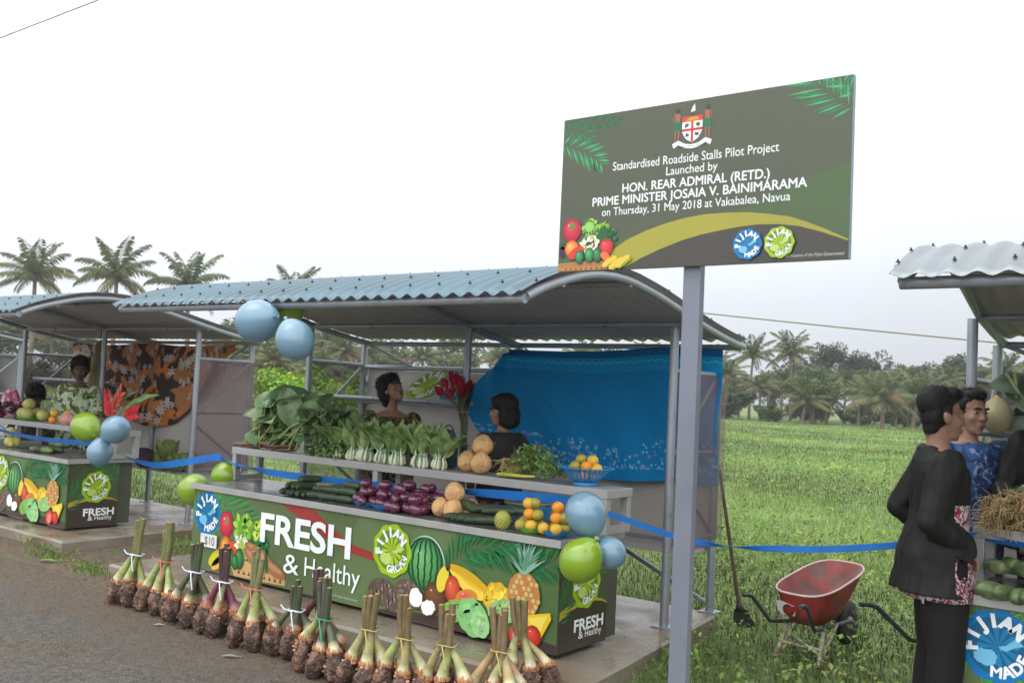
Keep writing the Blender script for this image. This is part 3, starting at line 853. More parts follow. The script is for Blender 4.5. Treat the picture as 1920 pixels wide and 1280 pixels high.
A.text('PRIME MINISTER JOSAIA V. BAINIMARAMA', 0.140, 0.230, 0.787, 0.0300, tw, bold=0.018)
A.text('on Thursday, 31 May 2018 at Vakabalea, Navua', 0.181, 0.192, 0.694, 0.0275, tw, bold=0.003)
A.text('An initiative of the Fijian Government', 0.862, 0.012, 0.186, 0.0105, lin(190, 192, 188), shear=0.2)
A.up()
# coat of arms
gold = lin(200, 140, 40); skin_ = lin(150, 96, 70); skirt_ = lin(24, 104, 62)
A.poly([(0.488, 0.505), (0.563, 0.505), (0.563, 0.455), (0.548, 0.430), (0.5255, 0.417), (0.503, 0.430), (0.488, 0.455)], WHT); A.up()
A.poly([(0.488, 0.507), (0.563, 0.507), (0.563, 0.488), (0.488, 0.488)], lin(196, 60, 40)); A.up()
A.poly([(0.500, 0.491), (0.515, 0.503), (0.54, 0.504), (0.552, 0.495), (0.54, 0.491)], gold)
A.poly([(0.521, 0.488), (0.530, 0.488), (0.530, 0.419), (0.521, 0.419)], lin(200, 30, 40)); A.up(); A.poly([(0.488, 0.465), (0.563, 0.465), (0.563, 0.456), (0.488, 0.456)], lin(200, 30, 40))
for (x, y) in ((0.504, 0.476), (0.546, 0.476), (0.507, 0.444), (0.544, 0.444)): A.ell(x, y, 0.008, 0.007, lin(60, 90, 60), n=9, wob=0.3, seed=int(x * 1e4))
A.poly([(0.518, 0.520), (0.535, 0.523), (0.533, 0.548), (0.524, 0.536)], lin(225, 228, 226)); A.poly([(0.510, 0.516), (0.541, 0.516), (0.536, 0.511), (0.515, 0.511)], lin(90, 70, 50))
for sx in (-1, 1):
    X = lambda d: 0.5255 + sx * d
    A.ell(X(0.056), 0.531, 0.0075, 0.009, lin(70, 46, 40), n=12)
    A.poly([(X(0.044), 0.520), (X(0.068), 0.520), (X(0.066), 0.492), (X(0.046), 0.492)], skin_)
    A.poly([(X(0.045), 0.492), (X(0.067), 0.492), (X(0.072), 0.462), (X(0.040), 0.462)], skirt_)
    A.poly([(X(0.047), 0.462), (X(0.054), 0.462), (X(0.053), 0.428), (X(0.048), 0.428)], skin_); A.poly([(X(0.059), 0.462), (X(0.066), 0.462), (X(0.065), 0.428), (X(0.060), 0.428)], skin_)
    A.poly([(X(0.066), 0.516), (X(0.074), 0.505), (X(0.068), 0.488), (X(0.064), 0.492)], skin_)
A.band([(0.452, 0.418), (0.475, 0.428), (0.50, 0.414), (0.5255, 0.410), (0.551, 0.414), (0.576, 0.428), (0.599, 0.418)], [(0.458, 0.402), (0.475, 0.413), (0.50, 0.400), (0.5255, 0.396), (0.551, 0.400), (0.576, 0.413), (0.593, 0.402)], WHT); A.up()
A.text('Rerevaka na Kalou ka Doka na Tui', 0.473, 0.402, 0.105, 0.0065, lin(40, 40, 40), bold=0.01); A.up()
# vegetables in the basket
A.poly([(0.001, 0.001), (0.215, 0.001), (0.245, 0.030), (0.16, 0.034), (0.001, 0.030)], lin(176, 122, 70)); A.up()
for k in range(8): A.poly([(0.03 + 0.022 * k, 0.004), (0.042 + 0.022 * k, 0.004), (0.036 + 0.022 * k, 0.012)], lin(70, 44, 30))
for k in range(4): A.poly([(0.004, 0.014 + 0.004 * k), (0.22, 0.016 + 0.004 * k), (0.22, 0.0172 + 0.004 * k), (0.004, 0.0152 + 0.004 * k)], lin(140, 92, 50))
A.up()
A.ell(0.019, 0.070, 0.015, 0.022, lin(60, 34, 60)); A.ell(0.020, 0.092, 0.014, 0.014, lin(34, 70, 44), wob=0.3, seed=2); A.up()
A.ruffle(0.135, 0.150, 0.036, 0.036, [lin(100, 160, 60), lin(70, 130, 44), lin(150, 200, 100)], 46, 0.3, 3); A.ruffle(0.190, 0.142, 0.028, 0.028, [lin(130, 180, 50), lin(96, 150, 40)], 34, 0.3, 4); A.ruffle(0.215, 0.110, 0.036, 0.038, [lin(30, 100, 60), lin(18, 76, 46), lin(48, 124, 76)], 46, 0.28, 5)
A.ell(0.130, 0.158, 0.02, 0.018, lin(140, 196, 90), wob=0.2, seed=13); A.ell(0.188, 0.120, 0.02, 0.03, lin(24, 90, 50), wob=0.13, seed=15); A.up()
A.ball(0.058, 0.150, 0.040, 0.042, lin(190, 20, 54), lin(212, 52, 84)); A.ell(0.058, 0.164, 0.012, 0.014, lin(90, 130, 40)); A.up()
A.ball(0.060, 0.082, 0.030, 0.030, lin(230, 120, 30), lin(242, 160, 70)); A.ruffle(0.135, 0.092, 0.040, 0.034, [lin(222, 216, 170), lin(240, 238, 214), lin(190, 196, 130)], 46, 0.26, 6)
A.ell(0.080, 0.066, 0.036, 0.018, lin(206, 50, 34), ang=0.5); A.ball(0.208, 0.080, 0.029, 0.030, lin(196, 30, 40), lin(214, 66, 66)); A.up()
A.ball(0.096, 0.050, 0.019, 0.025, lin(20, 96, 52), lin(70, 150, 90)); A.ball(0.138, 0.055, 0.020, 0.027, lin(28, 110, 56), lin(80, 160, 96)); A.ball(0.172, 0.054, 0.019, 0.027, lin(18, 88, 48), lin(60, 136, 84)); A.ell(0.205, 0.048, 0.02, 0.014, lin(216, 110, 50), ang=-0.5); A.up()
for (x, y, a) in ((0.225, 0.028, 0.5), (0.252, 0.020, 0.55), (0.278, 0.026, 0.6)):
    A.ell(x, y, 0.034, 0.012, lin(226, 180, 60), ang=a); A.up(); A.ell(x + 0.012, y - 0.006, 0.034, 0.005, lin(120, 150, 50), ang=a); A.up()
roundel(A, 0.740, 0.060, 0.049, ROUND_BLUE)
roundel(A, 0.846, 0.060, 0.049, ROUND_GREEN)
mb.build('board', None, sg)
# ================================================================ vegetation
M_leaf = pm('foliage', rough=0.6, var=0.18, scale=0.6, attr=True, spec=0.3, thin=0.25)
M_blade = pm('grass_blade', rough=0.65, var=0.28, scale=0.30, attr=True, spec=0.2, detail=7, thin=0.3)
M_bark = pm('pale_bark', lin(112, 100, 84), 0.9, var=0.3, scale=4)
def horiz(px):
    d = ray(px, 735 + (px - 960) * 0.047); d.z = 0
    return d
def spot(px, D):
    d = horiz(px)
    p = CAM_C + d * (D / d.dot(CF))
    return Vector((p.x, p.y, gz(p.x, p.y)))
def height_at(px, py, D):
    d = ray(px, py)
    return CAM_C.z + d.z * D - ZG
def jit(c, r, a=0.2):
    f = 1 + r.uniform(-a, a); g = r.uniform(-a, a) * 0.35
    return (max(0, c[0] * (f + g)), max(0, c[1] * f), max(0, c[2] * (f - g)))
def palm_proto(seed, H=9.0, FL=4.1, nf=22, label='', young=False):
    r = random.Random(seed)
    t = thing('coconut_palm', label, 'palm', (0, 0, 0))
    lean = Vector((r.uniform(-0.5, 0.5), r.uniform(-0.5, 0.5), 0))
    pts = [Vector((0, 0, -0.3)) + lean * ((i / 8) ** 2) + Vector((0, 0, (H + 0.3) * i / 8)) for i in range(9)]
    rad = [0.26, 0.20] + [0.18 - 0.006 * i for i in range(7)]
    MB().tube(pts, rad, 8, M_bark).build('trunk', None, t)
    top = pts[-1]
    mb = MB()
    for k in range(nf):
        az = k * 2.39996 + r.uniform(-0.2, 0.2)
        f = k / (nf - 1)
        el = math.radians(86 - 98 * f ** 1.15 + r.uniform(-10, 10))
        L = FL * r.uniform(0.85, 1.08) * (0.9 if f < 0.15 else 1)
        col = jit(lin(92, 102, 62) if f < 0.75 else lin(110, 106, 68), r, 0.25)
        if r.random() < 0.10 and f > 0.6: col = lin(120, 96, 66)
        n = 13
        p = Vector(top); e = el; path = [Vector(p)]
        droop = r.uniform(0.75, 1.25) * (0.9 if f < 0.3 else 1.1)
        for i in range(n):
            e -= droop / n * (0.5 + 1.1 * i / n)
            p = p + Vector((math.cos(e) * math.cos(az), math.cos(e) * math.sin(az), math.sin(e))) * (L / n)
            path.append(Vector(p))
        mb.tube(path[::2], [0.035, 0.03, 0.025, 0.02, 0.015, 0.01, 0.008][:len(path[::2])], 4, M_leaf, False, col)
        side = Vector((-math.sin(az), math.cos(az), 0))
        for i in range(1, n + 1):
            for sub in (0.0, 0.5):
                q = path[i - 1].lerp(path[i], sub)
                T = (path[i] - path[i - 1]).normalized()
                tt = (i - 1 + sub) / n
                ll = 0.95 * (0.30 + 0.70 * math.sin(PI * min(1, 0.10 + 0.86 * tt))) * FL / 4.1
                for sd in (-1, 1):
                    dr = (side * sd * 0.75 + T * 0.65 + Vector((0, 0, -0.35 - 0.45 * f + r.uniform(-0.2, 0.2)))).normalized()
                    tip = q + dr * ll + Vector((0, 0, -0.25 * ll))
                    mid = q + dr * ll * 0.5
                    w = T * 0.085 * FL / 4.1
                    mb.add([q, mid + w, tip, mid - w], [(0, 1, 2, 3)], M_leaf, False, jit(col, r, 0.15))
    for k in range(6 if not young else 0):
        a = k * 1.1
        mb.ell(top + Vector((0.28 * math.cos(a), 0.28 * math.sin(a), -0.35)), (0.13, 0.13, 0.16), 6, 5, M_leaf, None, lin(112, 104, 50))
    mb.build('crown', None, t)
    return t
def tree_proto(seed, H, R, label, cols, nclump=26, nleaf=210, ls=0.30, name='broadleaf_tree', cat='tree', flat=0.75):
    r = random.Random(seed)
    t = thing(name, label, cat, (0, 0, 0))
    tm = MB()
    th = H - R * flat * 1.25
    tm.tube([(0, 0, -0.3), (0.05 * R, 0.03 * R, th * 0.5), (0.0, 0.08 * R, max(th, 0.3))], [0.09 * R, 0.07 * R, 0.05 * R], 8, M_bark)
    cl = []
    for k in range(nclump):
        a = k * 2.39996 + r.uniform(-0.3, 0.3)
        u = ((k + 0.5) / nclump)
        rr = R * math.sqrt(u) * r.uniform(0.75, 1.08)
        zz = H - R * flat + R * flat * (1 - (rr / R) ** 2) ** 0.5 * r.uniform(-0.9, 0.95) if rr < R else H - R * flat
        c = Vector((rr * math.cos(a), rr * math.sin(a), zz))
        cl.append((c, R * r.uniform(0.20, 0.38)))
        if k % 3 == 0: tm.tube([(0, 0.05 * R, th * 0.8), c * 0.5 + Vector((0, 0, th * 0.45)), c], [0.035 * R, 0.022 * R, 0.008 * R], 5, M_bark)
    tm.build('trunk', None, t)
    mb = MB()
    for c, cr_ in cl:
        base = jit(r.choice(cols), r, 0.22)
        for i in range(nleaf):
            d = Vector((r.gauss(0, 1), r.gauss(0, 1), r.gauss(0, 0.8))).normalized() * cr_ * r.uniform(0.35, 1.08) ** 0.5
            p = c + d
            q = Euler((r.uniform(-0.9, 0.9), r.uniform(-0.9, 0.9), r.uniform(0, 6.28))).to_matrix()
            s_ = ls * r.uniform(0.6, 1.2)
            mb.add([p + q @ Vector((-s_, 0, 0)), p + q @ Vector((0, -s_ * 0.42, 0.06 * s_)), p + q @ Vector((s_, 0, -0.1 * s_)), p + q @ Vector((0, s_ * 0.42, 0.06 * s_))],
                   [(0, 1, 2, 3)], M_leaf, False, jit(base, r, 0.2))
    mb.build('crown', None, t)
    return t
PALMS = [palm_proto(11, 9.0, 3.7, 21), palm_proto(12, 9.0, 3.9, 22), palm_proto(13, 8.0, 3.6, 19), palm_proto(14, 3.0, 3.6, 24, young=True)]
PH = [11.9, 12.1, 10.8, 6.2]
DK = [lin(60, 70, 48), lin(68, 78, 52), lin(52, 60, 44)]
MD = [lin(90, 106, 62), lin(80, 96, 56), lin(106, 118, 68)]
BR = [lin(120, 156, 50), lin(134, 168, 56), lin(100, 136, 50)]
TREES = [tree_proto(21, 10, 4.6, '', DK), tree_proto(22, 9, 4.2, '', MD), tree_proto(23, 3.2, 2.6, '', MD, 22, 170, 0.28, 'green_shrub', 'shrub', 0.62),
         tree_proto(24, 2.4, 1.6, '', BR, 20, 170, 0.13, 'green_shrub', 'shrub', 0.7), tree_proto(25, 2.6, 2.8, '', DK, 22, 170, 0.28, 'green_shrub', 'shrub', 0.5)]
TH = [10, 9, 3.2, 2.4, 2.6]
used = set()
PR = random.Random(99)
def plant(protos, hs, i, px, D, py_top=None, h=None, label='', group=None, wide=1.0):
    p = spot(px, D)
    hh = h if h else height_at(px, py_top, D)
    s = hh / hs[i]
    root = protos[i]
    key = root.name
    rz = PR.uniform(0, 6.28)
    sx = s * wide if protos is TREES else max(0.75, min(1.25, s)) * wide
    sc = (sx, sx, s)
    if protos is PALMS: sc = (sx, sx, s)
    if key not in used:
        used.add(key)
        root.location = p; root.rotation_euler = (0, 0, rz); root.scale = sc
        root['label'] = label
        if group: root['group'] = group
        return root
    return dup(root, p, rz, label, group, sc)
TL = 'trees along the far edge of the field'
P_ = lambda i, px, D, py, label, wide=1.0: plant(PALMS, PH, i, px, D, py_top=py, label=label, group='coconut palms beyond the stalls', wide=wide)
P_(0, 55, 92, 447, 'tall coconut palm above the left stall roof, leftmost against the sky')
P_(1, 208, 94, 440, 'tall coconut palm against the sky, middle one above the left stall roof')
P_(2, 348, 97, 462, 'tall coconut palm leaning into the sky where the two blue roofs meet')
P_(0, 545, 104, 497, 'coconut palm whose tip just clears the middle blue roof')
P_(2, 1405, 102, 622, 'coconut palm close right of the stall, crown half behind the roof end')
P_(1, 1482, 100, 615, 'tallest coconut palm at the field edge right of the sign post')
P_(3, 1655, 84, 685, 'short bushy coconut palm at the field edge under the dark tree', 1.15)
P_(3, 1712, 88, 680, 'short coconut palm just left of the black haired man', 1.15)
P_(2, 1583, 100, 684, 'slim coconut palm between the tallest palm and the dark tree')
P_(1, 1882, 92, 655, 'coconut palm seen under the silver roof at the right edge')
FILL_P = [(462, 80, 636), (515, 76, 646), (560, 84, 630), (604, 82, 640), (440, 84, 628), (1362, 96, 672), (1425, 94, 700), (1505, 90, 705), (1550, 94, 702), (1610, 92, 712), (1680, 92, 700), (1735, 94, 690), (1770, 96, 684), (1600, 104, 690), (1465, 106, 680), (1640, 108, 682), (470, 100, 592), (505, 92, 600), (555, 98, 585), (612, 95, 600), (690, 100, 632), (790, 100, 640), (935, 98, 640), (1085, 104, 634), (1212, 100, 640),
          (20, 98, 585), (95, 104, 590), (-60, 95, 560), (640, 92, 625), (1345, 104, 655), (1440, 112, 690), (1530, 112, 690), (1690, 112, 684), (1745, 108, 690), (1800, 105, 680), (420, 106, 600), (1960, 100, 660), (2060, 98, 640), (-160, 98, 540)]
for n_, (px, D, py) in enumerate(FILL_P):
    plant(PALMS, PH, n_ % 3 if py < 640 else (n_ % 4), px, D, py_top=py, label='coconut palm standing among the hazy trees beyond the field', group='coconut palms in the hazy treeline')
T_ = lambda i, px, D, py, label, wide=1.0: plant(TREES, TH, i, px, D, py_top=py, label=label, group=TL, wide=wide)
T_(0, 1628, 118, 668, 'dark round broadleaf tree rising above the palms at the field edge')
T_(0, 1793, 118, 672, 'dark broadleaf tree behind the heads of the two men')
T_(1, 850, 108, 636, 'broadleaf tree showing between wire shelf and roof behind the woman')
T_(1, 1525, 92, 690, 'leafy green tree with dark centre beside the tallest palm', 1.0)
T_(1, 486, 88, 634, 'olive green tree low behind the gap between the left and middle roofs')
T_(1, 556, 92, 628, 'olive green tree right behind the lower blue balloon')
T_(0, 1545, 124, 652, 'dark tree crown behind the tallest palm')
for px, D, py, i in [(1752, 116, 688, 0), (1700, 120, 690, 1), (1450, 118, 700, 1), (1385, 116, 705, 1), (1860, 116, 690, 1), (450, 112, 606, 1), (530, 114, 612, 1), (620, 112, 622, 1), (720, 114, 640, 1), (30, 112, 590, 1), (120, 112, 596, 1), (-80, 110, 570, 1), (960, 116, 652, 1), (1120, 116, 650, 1), (1290, 118, 664, 1), (1960, 116, 680, 1), (2080, 114, 670, 0)]:
    T_(i, px, D, py, 'broadleaf tree in the mixed treeline beyond the field')
for px in range(-160, 2200, 84):
    plant(TREES, TH, 2 if (px // 60) % 3 else 4, px + PR.uniform(-14, 14), PR.uniform(88, 108), h=PR.uniform(1.6, 3.6), label='green bush in the undergrowth at the foot of the far palms', group='bushes at the foot of the treeline', wide=PR.uniform(1.0, 1.5))
plant(TREES, TH, 3, 520, 24, py_top=712, label='bright lime green shrub behind the gap between two stalls', group='lime green shrubs')
plant(TREES, TH, 3, 590, 25, py_top=718, label='bright lime green shrub behind the middle stall left post', group='lime green shrubs')
plant(TREES, TH, 3, 455, 25.5, py_top=733, label='bright lime green shrub half hidden by the left stall side sheet', group='lime green shrubs')
for px, D, py in ((492, 30, 700), (548, 32, 690), (628, 31, 704), (432, 31, 716)):
    plant(TREES, TH, 3, px, D, py_top=py, label='taller lime green shrub at the back of the gap between two stalls', group='lime green shrubs', wide=1.2)
for q in PALMS + TREES:
    if q.name not in used: raise RuntimeError('unused plant ' + q.name)
# ---------------------------------------------------------------- field grass: blades scattered over the field, larger tufts farther off
def grass(name, n, seed, rmin, rmax, hgt, wid, power, cols):
    rg = np.random.default_rng(seed)
    u = rg.random(n)
    r = rmin * (rmax / rmin) ** (u ** power)
    th = rg.uniform(-0.66, 0.62, n)
    base = math.atan2(CF.y, CF.x)
    x = CAM_C.x + r * np.cos(base - th); y = CAM_C.y + r * np.sin(base - th)
    def clear(x, y):
        k = np.ones(len(x), bool)
        e = 0.10 * np.sin(x * 3.1) + 0.06 * np.sin(x * 7.7 + 1)
        for (x0, x1, y0, y1) in ((-4.16, 0.44, -2, 1.95), (-9.95, -5.2, -2, 2.15), (1.9, 6.3, -0.1, 2.25)):
            xe = x1 - (0.29 * np.clip((y + 0.365) / 2.265, 0, 1) if x1 < 1 and x1 > 0 else 0)
            k &= ~((x > x0) & (x < xe) & (y > y0) & (y < y1))
        k &= np.where(x < 0.1, y > 0.85 + e * 2, y > 0.05 + e * 2 - 0.30 * np.maximum(0, x - 1))
        return k
    k = clear(x, y)
    x, y, r = x[k], y[k], r[k]
    n = len(x)
    z = np.array([gz(a, b) for a, b in zip(x, y)])
    pt = np.array([nz3((a * 0.45, b * 0.45, 7.0)) for a, b in zip(x, y)])
    pt2 = np.array([nz3((a * 0.11, b * 0.16, 2.0)) for a, b in zip(x, y)])
    az = rg.uniform(0, 2 * PI, n)
    sc = np.clip(0.35 + r / 18, 0.55, 4.5)
    h = hgt * rg.uniform(0.45, 1.25, n) * (0.7 + 0.5 * np.clip(pt + 0.35 + 0.6 * pt2, 0, 1)) * np.clip(0.90 + r / 90, 0.9, 1.5)
    w = wid * sc * rg.uniform(0.6, 1.3, n)
    ln = rg.uniform(0.3, 1.5, n) * h
    dx, dy = np.cos(az), np.sin(az)
    P0 = np.stack([x - dy * w, y + dx * w, z - 0.02], 1); P1 = np.stack([x + dy * w, y - dx * w, z - 0.02], 1)
    M0 = np.stack([x + dx * ln * 0.35 - dy * w * 0.8, y + dy * ln * 0.35 + dx * w * 0.8, z + h * 0.6], 1); M1 = np.stack([x + dx * ln * 0.35 + dy * w * 0.8, y + dy * ln * 0.35 - dx * w * 0.8, z + h * 0.6], 1)
    T = np.stack([x + dx * ln, y + dy * ln, z + h * (0.92 - 0.25 * ln / np.maximum(h, 1e-3))], 1)
    V = np.stack([P0, P1, M0, M1, T], 1).reshape(-1, 3)
    b = np.arange(n) * 5
    quads = np.stack([b, b + 1, b + 3, b + 2], 1); tris = np.stack([b + 2, b + 3, b + 4], 1)
    me = bpy.data.meshes.new(name)
    me.vertices.add(len(V)); me.vertices.foreach_set('co', V.ravel().astype(np.float32))
    loops = np.concatenate([quads.ravel(), tris.ravel()])
    me.loops.add(len(loops)); me.loops.foreach_set('vertex_index', loops.astype(np.int32))
    st = np.concatenate([np.arange(n) * 4, n * 4 + np.arange(n) * 3])
    me.polygons.add(2 * n); me.polygons.foreach_set('loop_start', st.astype(np.int32))
    me.update(calc_edges=True)
    ci = rg.integers(0, len(cols), n)
    c = np.array(cols)[ci] * rg.uniform(0.86, 1.14, (n, 1))
    c *= (1 + 1.05 * np.clip(pt2, -0.6, 0.6) + 0.4 * np.clip(pt, -0.6, 0.6))[:, None]
    dry = (pt2 * 0.5 + pt < -0.30) & (rg.random(n) < 0.75)
    c[dry] = c[dry] * np.array([1.2, 0.88, 0.85])
    C4 = np.concatenate([c, np.ones((n, 1))], 1)
    full = np.concatenate([np.repeat(C4, 4, 0), np.repeat(C4, 3, 0)])
    ca = me.color_attributes.new('Col', 'FLOAT_COLOR', 'CORNER'); ca.data.foreach_set('color', full.ravel().astype(np.float32))
    me.materials.append(M_blade)
    o = bpy.data.objects.new(name, me); COL.objects.link(o)
    return tag(o, kind='stuff')
GC = [lin(110, 138, 70), lin(100, 126, 64), lin(126, 150, 78), lin(114, 144, 68), lin(90, 112, 58), lin(134, 142, 82)]
tag(grass('grass', 270000, 3, 5.0, 105.0, 0.120, 0.0042, 0.74, GC), label='lush uncut green grass covering the field behind the stalls', cat='grass')
# broad-leaved weeds among the grass near the slabs
mb = MB()
rw = random.Random(31)
for k in range(3200):
    D = rw.uniform(4.6, 12) if k < 1300 else rw.uniform(8, 32)
    px = rw.uniform(1240, 2000) if rw.random() < 0.75 else rw.uniform(200, 1000)
    p = spot(px, D)
    if p.y < (0.95 if p.x < 0.1 else 0.1) or (-4.2 < p.x < 0.44 - 0.13 * (p.y + 0.365) and p.y < 2.0) or (p.x < -5.1 and p.y < 2.25) or (p.x > 1.9 and p.y < 2.3): continue
    s_ = rw.uniform(0.022, 0.05) * (0.8 + D / 28); base = jit(rw.choice(GC), rw, 0.3)
    for j in range(rw.randint(4, 8)):
        a = rw.uniform(0, 6.28); el = rw.uniform(0.2, 1.1)
        q = p + Vector((rw.uniform(-0.05, 0.05), rw.uniform(-0.05, 0.05), rw.uniform(0.04, 0.24)))
        d = Vector((math.cos(a) * math.cos(el), math.sin(a) * math.cos(el), math.sin(el)))
        sd_ = Vector((-math.sin(a), math.cos(a), 0))
        mb.add([q, q + d * s_ * 0.6 + sd_ * s_ * 0.33, q + d * s_ * 1.3 - Vector((0, 0, s_ * 0.3)), q + d * s_ * 0.6 - sd_ * s_ * 0.33], [(0, 1, 2, 3)], M_leaf, False, jit(base, rw, 0.15))
tag(mb.build('weeds'), label='small broad leaved weeds scattered through the near grass', cat='weeds', kind='stuff')
# tufts on the dirt verge
mb = MB()
for (px, py, n, s_) in ((172, 1072, 160, 0.05), (90, 1040, 120, 0.06), (85, 1022, 80, 0.07), (345, 1035, 140, 0.06), (250, 1000, 60, 0.05), (150, 1055, 60, 0.04), (1290, 1250, 90, 0.09), (1240, 1262, 60, 0.05)):
    c = atZ(px, py, ZG)
    for j in range(n):
        p = c + Vector((rw.gauss(0, 0.14), rw.gauss(0, 0.07), 0))
        a = rw.uniform(0, 6.28); h = s_ * rw.uniform(0.5, 1.4)
        d = Vector((math.cos(a), math.sin(a), 0)) * h * 0.6
        w = Vector((-math.sin(a), math.cos(a), 0)) * 0.004
        mb.add([p - w, p + w, p + d * 0.5 + Vector((0, 0, h * 0.7)), p + d + Vector((0, 0, h * 0.8))], [(0, 1, 2), (1, 3, 2)], M_leaf, False, jit(rw.choice(GC), rw, 0.3))
tag(mb.build('verge_grass'), label='thin grass tufts on the bare dirt beside the slabs', cat='grass', kind='stuff')
# loose stones and crumbs on the road
mb = MB()
M_stone = pm('pebble_grey', lin(100, 94, 88), 0.85, var=0.4, scale=20)
for k in range(2600):
    px = rw.uniform(-40, 760); py = rw.uniform(1075, 1330)
    p = atZ(px, py, ZG)
    if p.y > -0.4: continue
    r_ = rw.uniform(0.003, 0.008) if rw.random() < 0.985 else rw.uniform(0.008, 0.012)
    mb.ell(p + Vector((0, 0, r_ * 0.3)), (r_, r_ * rw.uniform(0.6, 1), r_ * 0.6), 5, 3, M_stone)
tag(mb.build('gravel'), label='loose grit scattered over the worn road surface', cat='gravel', kind='stuff')
# ================================================================ produce
class Proto:
    """first use moves the master itself, later uses copy it with its parts"""
    def __init__(s, o): s.o = o; s.used = False
    def put(s, loc, rot=(0, 0, 0), sc=1.0, label=None, group=None, cat=None):
        sc = sc if hasattr(sc, '__len__') else (sc,) * 3
        if not s.used: s.used = True; r = s.o
        else: r = dup(s.o, loc)
        r.location = loc; r.rotation_euler = rot; r.scale = sc
        if label: r['label'] = label
        if group: r['group'] = group
        if cat: r['category'] = cat
        return r
RP = random.Random(77)
Z_C, Z_S = 0.650, 0.921          # countertop and display shelf heights
M_cuke = pm('cucumber_skin', lin(52, 66, 44), 0.45, var=0.35, scale=16, bump=0.25, bscale=70, second=lin(78, 92, 56), sscale=9, sthr=0.62)
M_cuke2 = pm('light_cucumber_skin', lin(104, 124, 70), 0.45, var=0.3, scale=16, bump=0.2, bscale=70)
M_egg = pm('eggplant_skin', lin(94, 34, 64), 0.16, var=0.45, scale=14, spec=0.6, coat=0.5, second=lin(112, 52, 84), sscale=13, sthr=0.66)
M_cap = pm('green_calyx', lin(92, 96, 58), 0.7)
M_coco = pm('husked_coconut', lin(214, 170, 118), 0.8, var=0.28, scale=9, bump=0.9, bscale=46, second=lin(176, 122, 76), sscale=6, sthr=0.6)
M_or1 = pm('orange_peel', lin(226, 144, 44), 0.42, var=0.12, scale=6, bump=0.15, bscale=160)
M_or2 = pm('green_orange_peel', lin(164, 150, 52), 0.42, var=0.2, scale=6, bump=0.15, bscale=160, second=lin(122, 124, 46), sscale=9, sthr=0.55)
M_or3 = pm('yellow_orange_peel', lin(214, 170, 52), 0.42, var=0.15, scale=6, bump=0.15, bscale=160, second=lin(160, 148, 52), sscale=9, sthr=0.6)
M_plb = pm('blue_plastic', lin(44, 140, 206), 0.35, var=0.05)
M_plg = pm('green_plastic', lin(122, 190, 64), 0.35, var=0.05)
M_noni = pm('bumpy_fruit_skin', lin(160, 162, 74), 0.5, var=0.2, scale=20)
M_pom = pm('pomelo_skin', lin(176, 172, 96), 0.5, var=0.15, scale=9, bump=0.15, bscale=120)
M_squ = pm('squash_skin', lin(84, 102, 62), 0.4, var=0.4, scale=12, second=lin(120, 132, 84), sscale=14, sthr=0.58)
def cuke(mat, L=0.20, r=0.027, bend=0.012, name='cucumber'):
    n = 12
    pts = []; rad = []
    for i in range(n + 1):
        t = i / n
        pts.append((-L / 2 + L * t, bend * math.sin(PI * t), r * 0.98))
        rad.append(max(0.003, r * (math.sin(PI * min(1, max(0, 0.06 + 0.88 * t))) ** 0.42) * (1 + 0.05 * math.sin(9 * t))))
    o = MB().tube(pts, rad, 12, mat).build(name, None)
    return Proto(tag(o, 'x', 'cucumber'))
CK, CK2 = cuke(M_cuke, 0.165, 0.030), cuke(M_cuke2, 0.165, 0.030)
CK3 = cuke(M_cuke, 0.25, 0.032, 0.02)
# left heap of cucumbers on the middle counter
lab = 'dark green cucumber heaped at the left end of the middle counter'
for (x, y, dz, a) in [(-2.50, 0.10, 0, 80), (-2.45, 0.11, 0, 86), (-2.395, 0.10, 0, 78), (-2.34, 0.10, 0, 96), (-2.285, 0.11, 0, 88), (-2.47, 0.12, 1, 84), (-2.41, 0.12, 1, 92), (-2.35, 0.12, 1, 80), (-2.44, 0.20, 2, 88), (-2.38, 0.19, 2, 75),
                      (-2.20, 0.10, 0, 35), (-2.15, 0.17, 0, 30), (-2.18, 0.13, 1, 38), (-2.22, 0.23, 1, 30), (-2.08, 0.10, 0, 28), (-2.03, 0.17, 0, 22), (-2.06, 0.13, 1, 20), (-2.12, 0.24, 1, 25), (-1.93, 0.11, 0, 8), (-1.92, 0.17, 0, 4), (-1.93, 0.23, 0, 0), (-1.93, 0.14, 1, 6), (-1.93, 0.20, 1, 2), (-1.92, 0.17, 2, 3), (-2.02, 0.25, 1, 12)]:
    (CK2 if (x, y) == (-2.22, 0.23) else CK).put((x, y, Z_C + dz * 0.047), (0, 0, math.radians(a)), RP.uniform(0.9, 1.06),
        lab if (x, y) != (-2.22, 0.23) else 'pale green cucumber lying on the dark heap at the counter left', 'cucumbers on the middle counter')
lab = 'large dark cucumber lying between the coconuts and the bumpy green fruit'
for (x, y, dz, a, b) in [(-0.86, 0.12, 0, 50, 0), (-0.79, 0.115, 0, 55, 0), (-0.73, 0.11, 0, 50, 0), (-0.67, 0.11, 0, 48, 0), (-0.60, 0.13, 0, 30, 0), (-0.62, 0.20, 1, 42, 0), (-0.70, 0.20, 1, 48, 0), (-0.58, 0.26, 1, 30, 0)]:
    CK3.put((x, y, Z_C + dz * 0.055), (0, math.radians(b), math.radians(a)), RP.uniform(0.85, 1.0), lab, 'large cucumbers on the middle counter')
CK3.put((-0.85, 0.16, Z_C + 0.055), (0, 0, math.radians(-28)), (0.85, 1.25, 1.25), 'thickest dark cucumber lying crosswise on top beside the coconuts', 'large cucumbers on the middle counter')
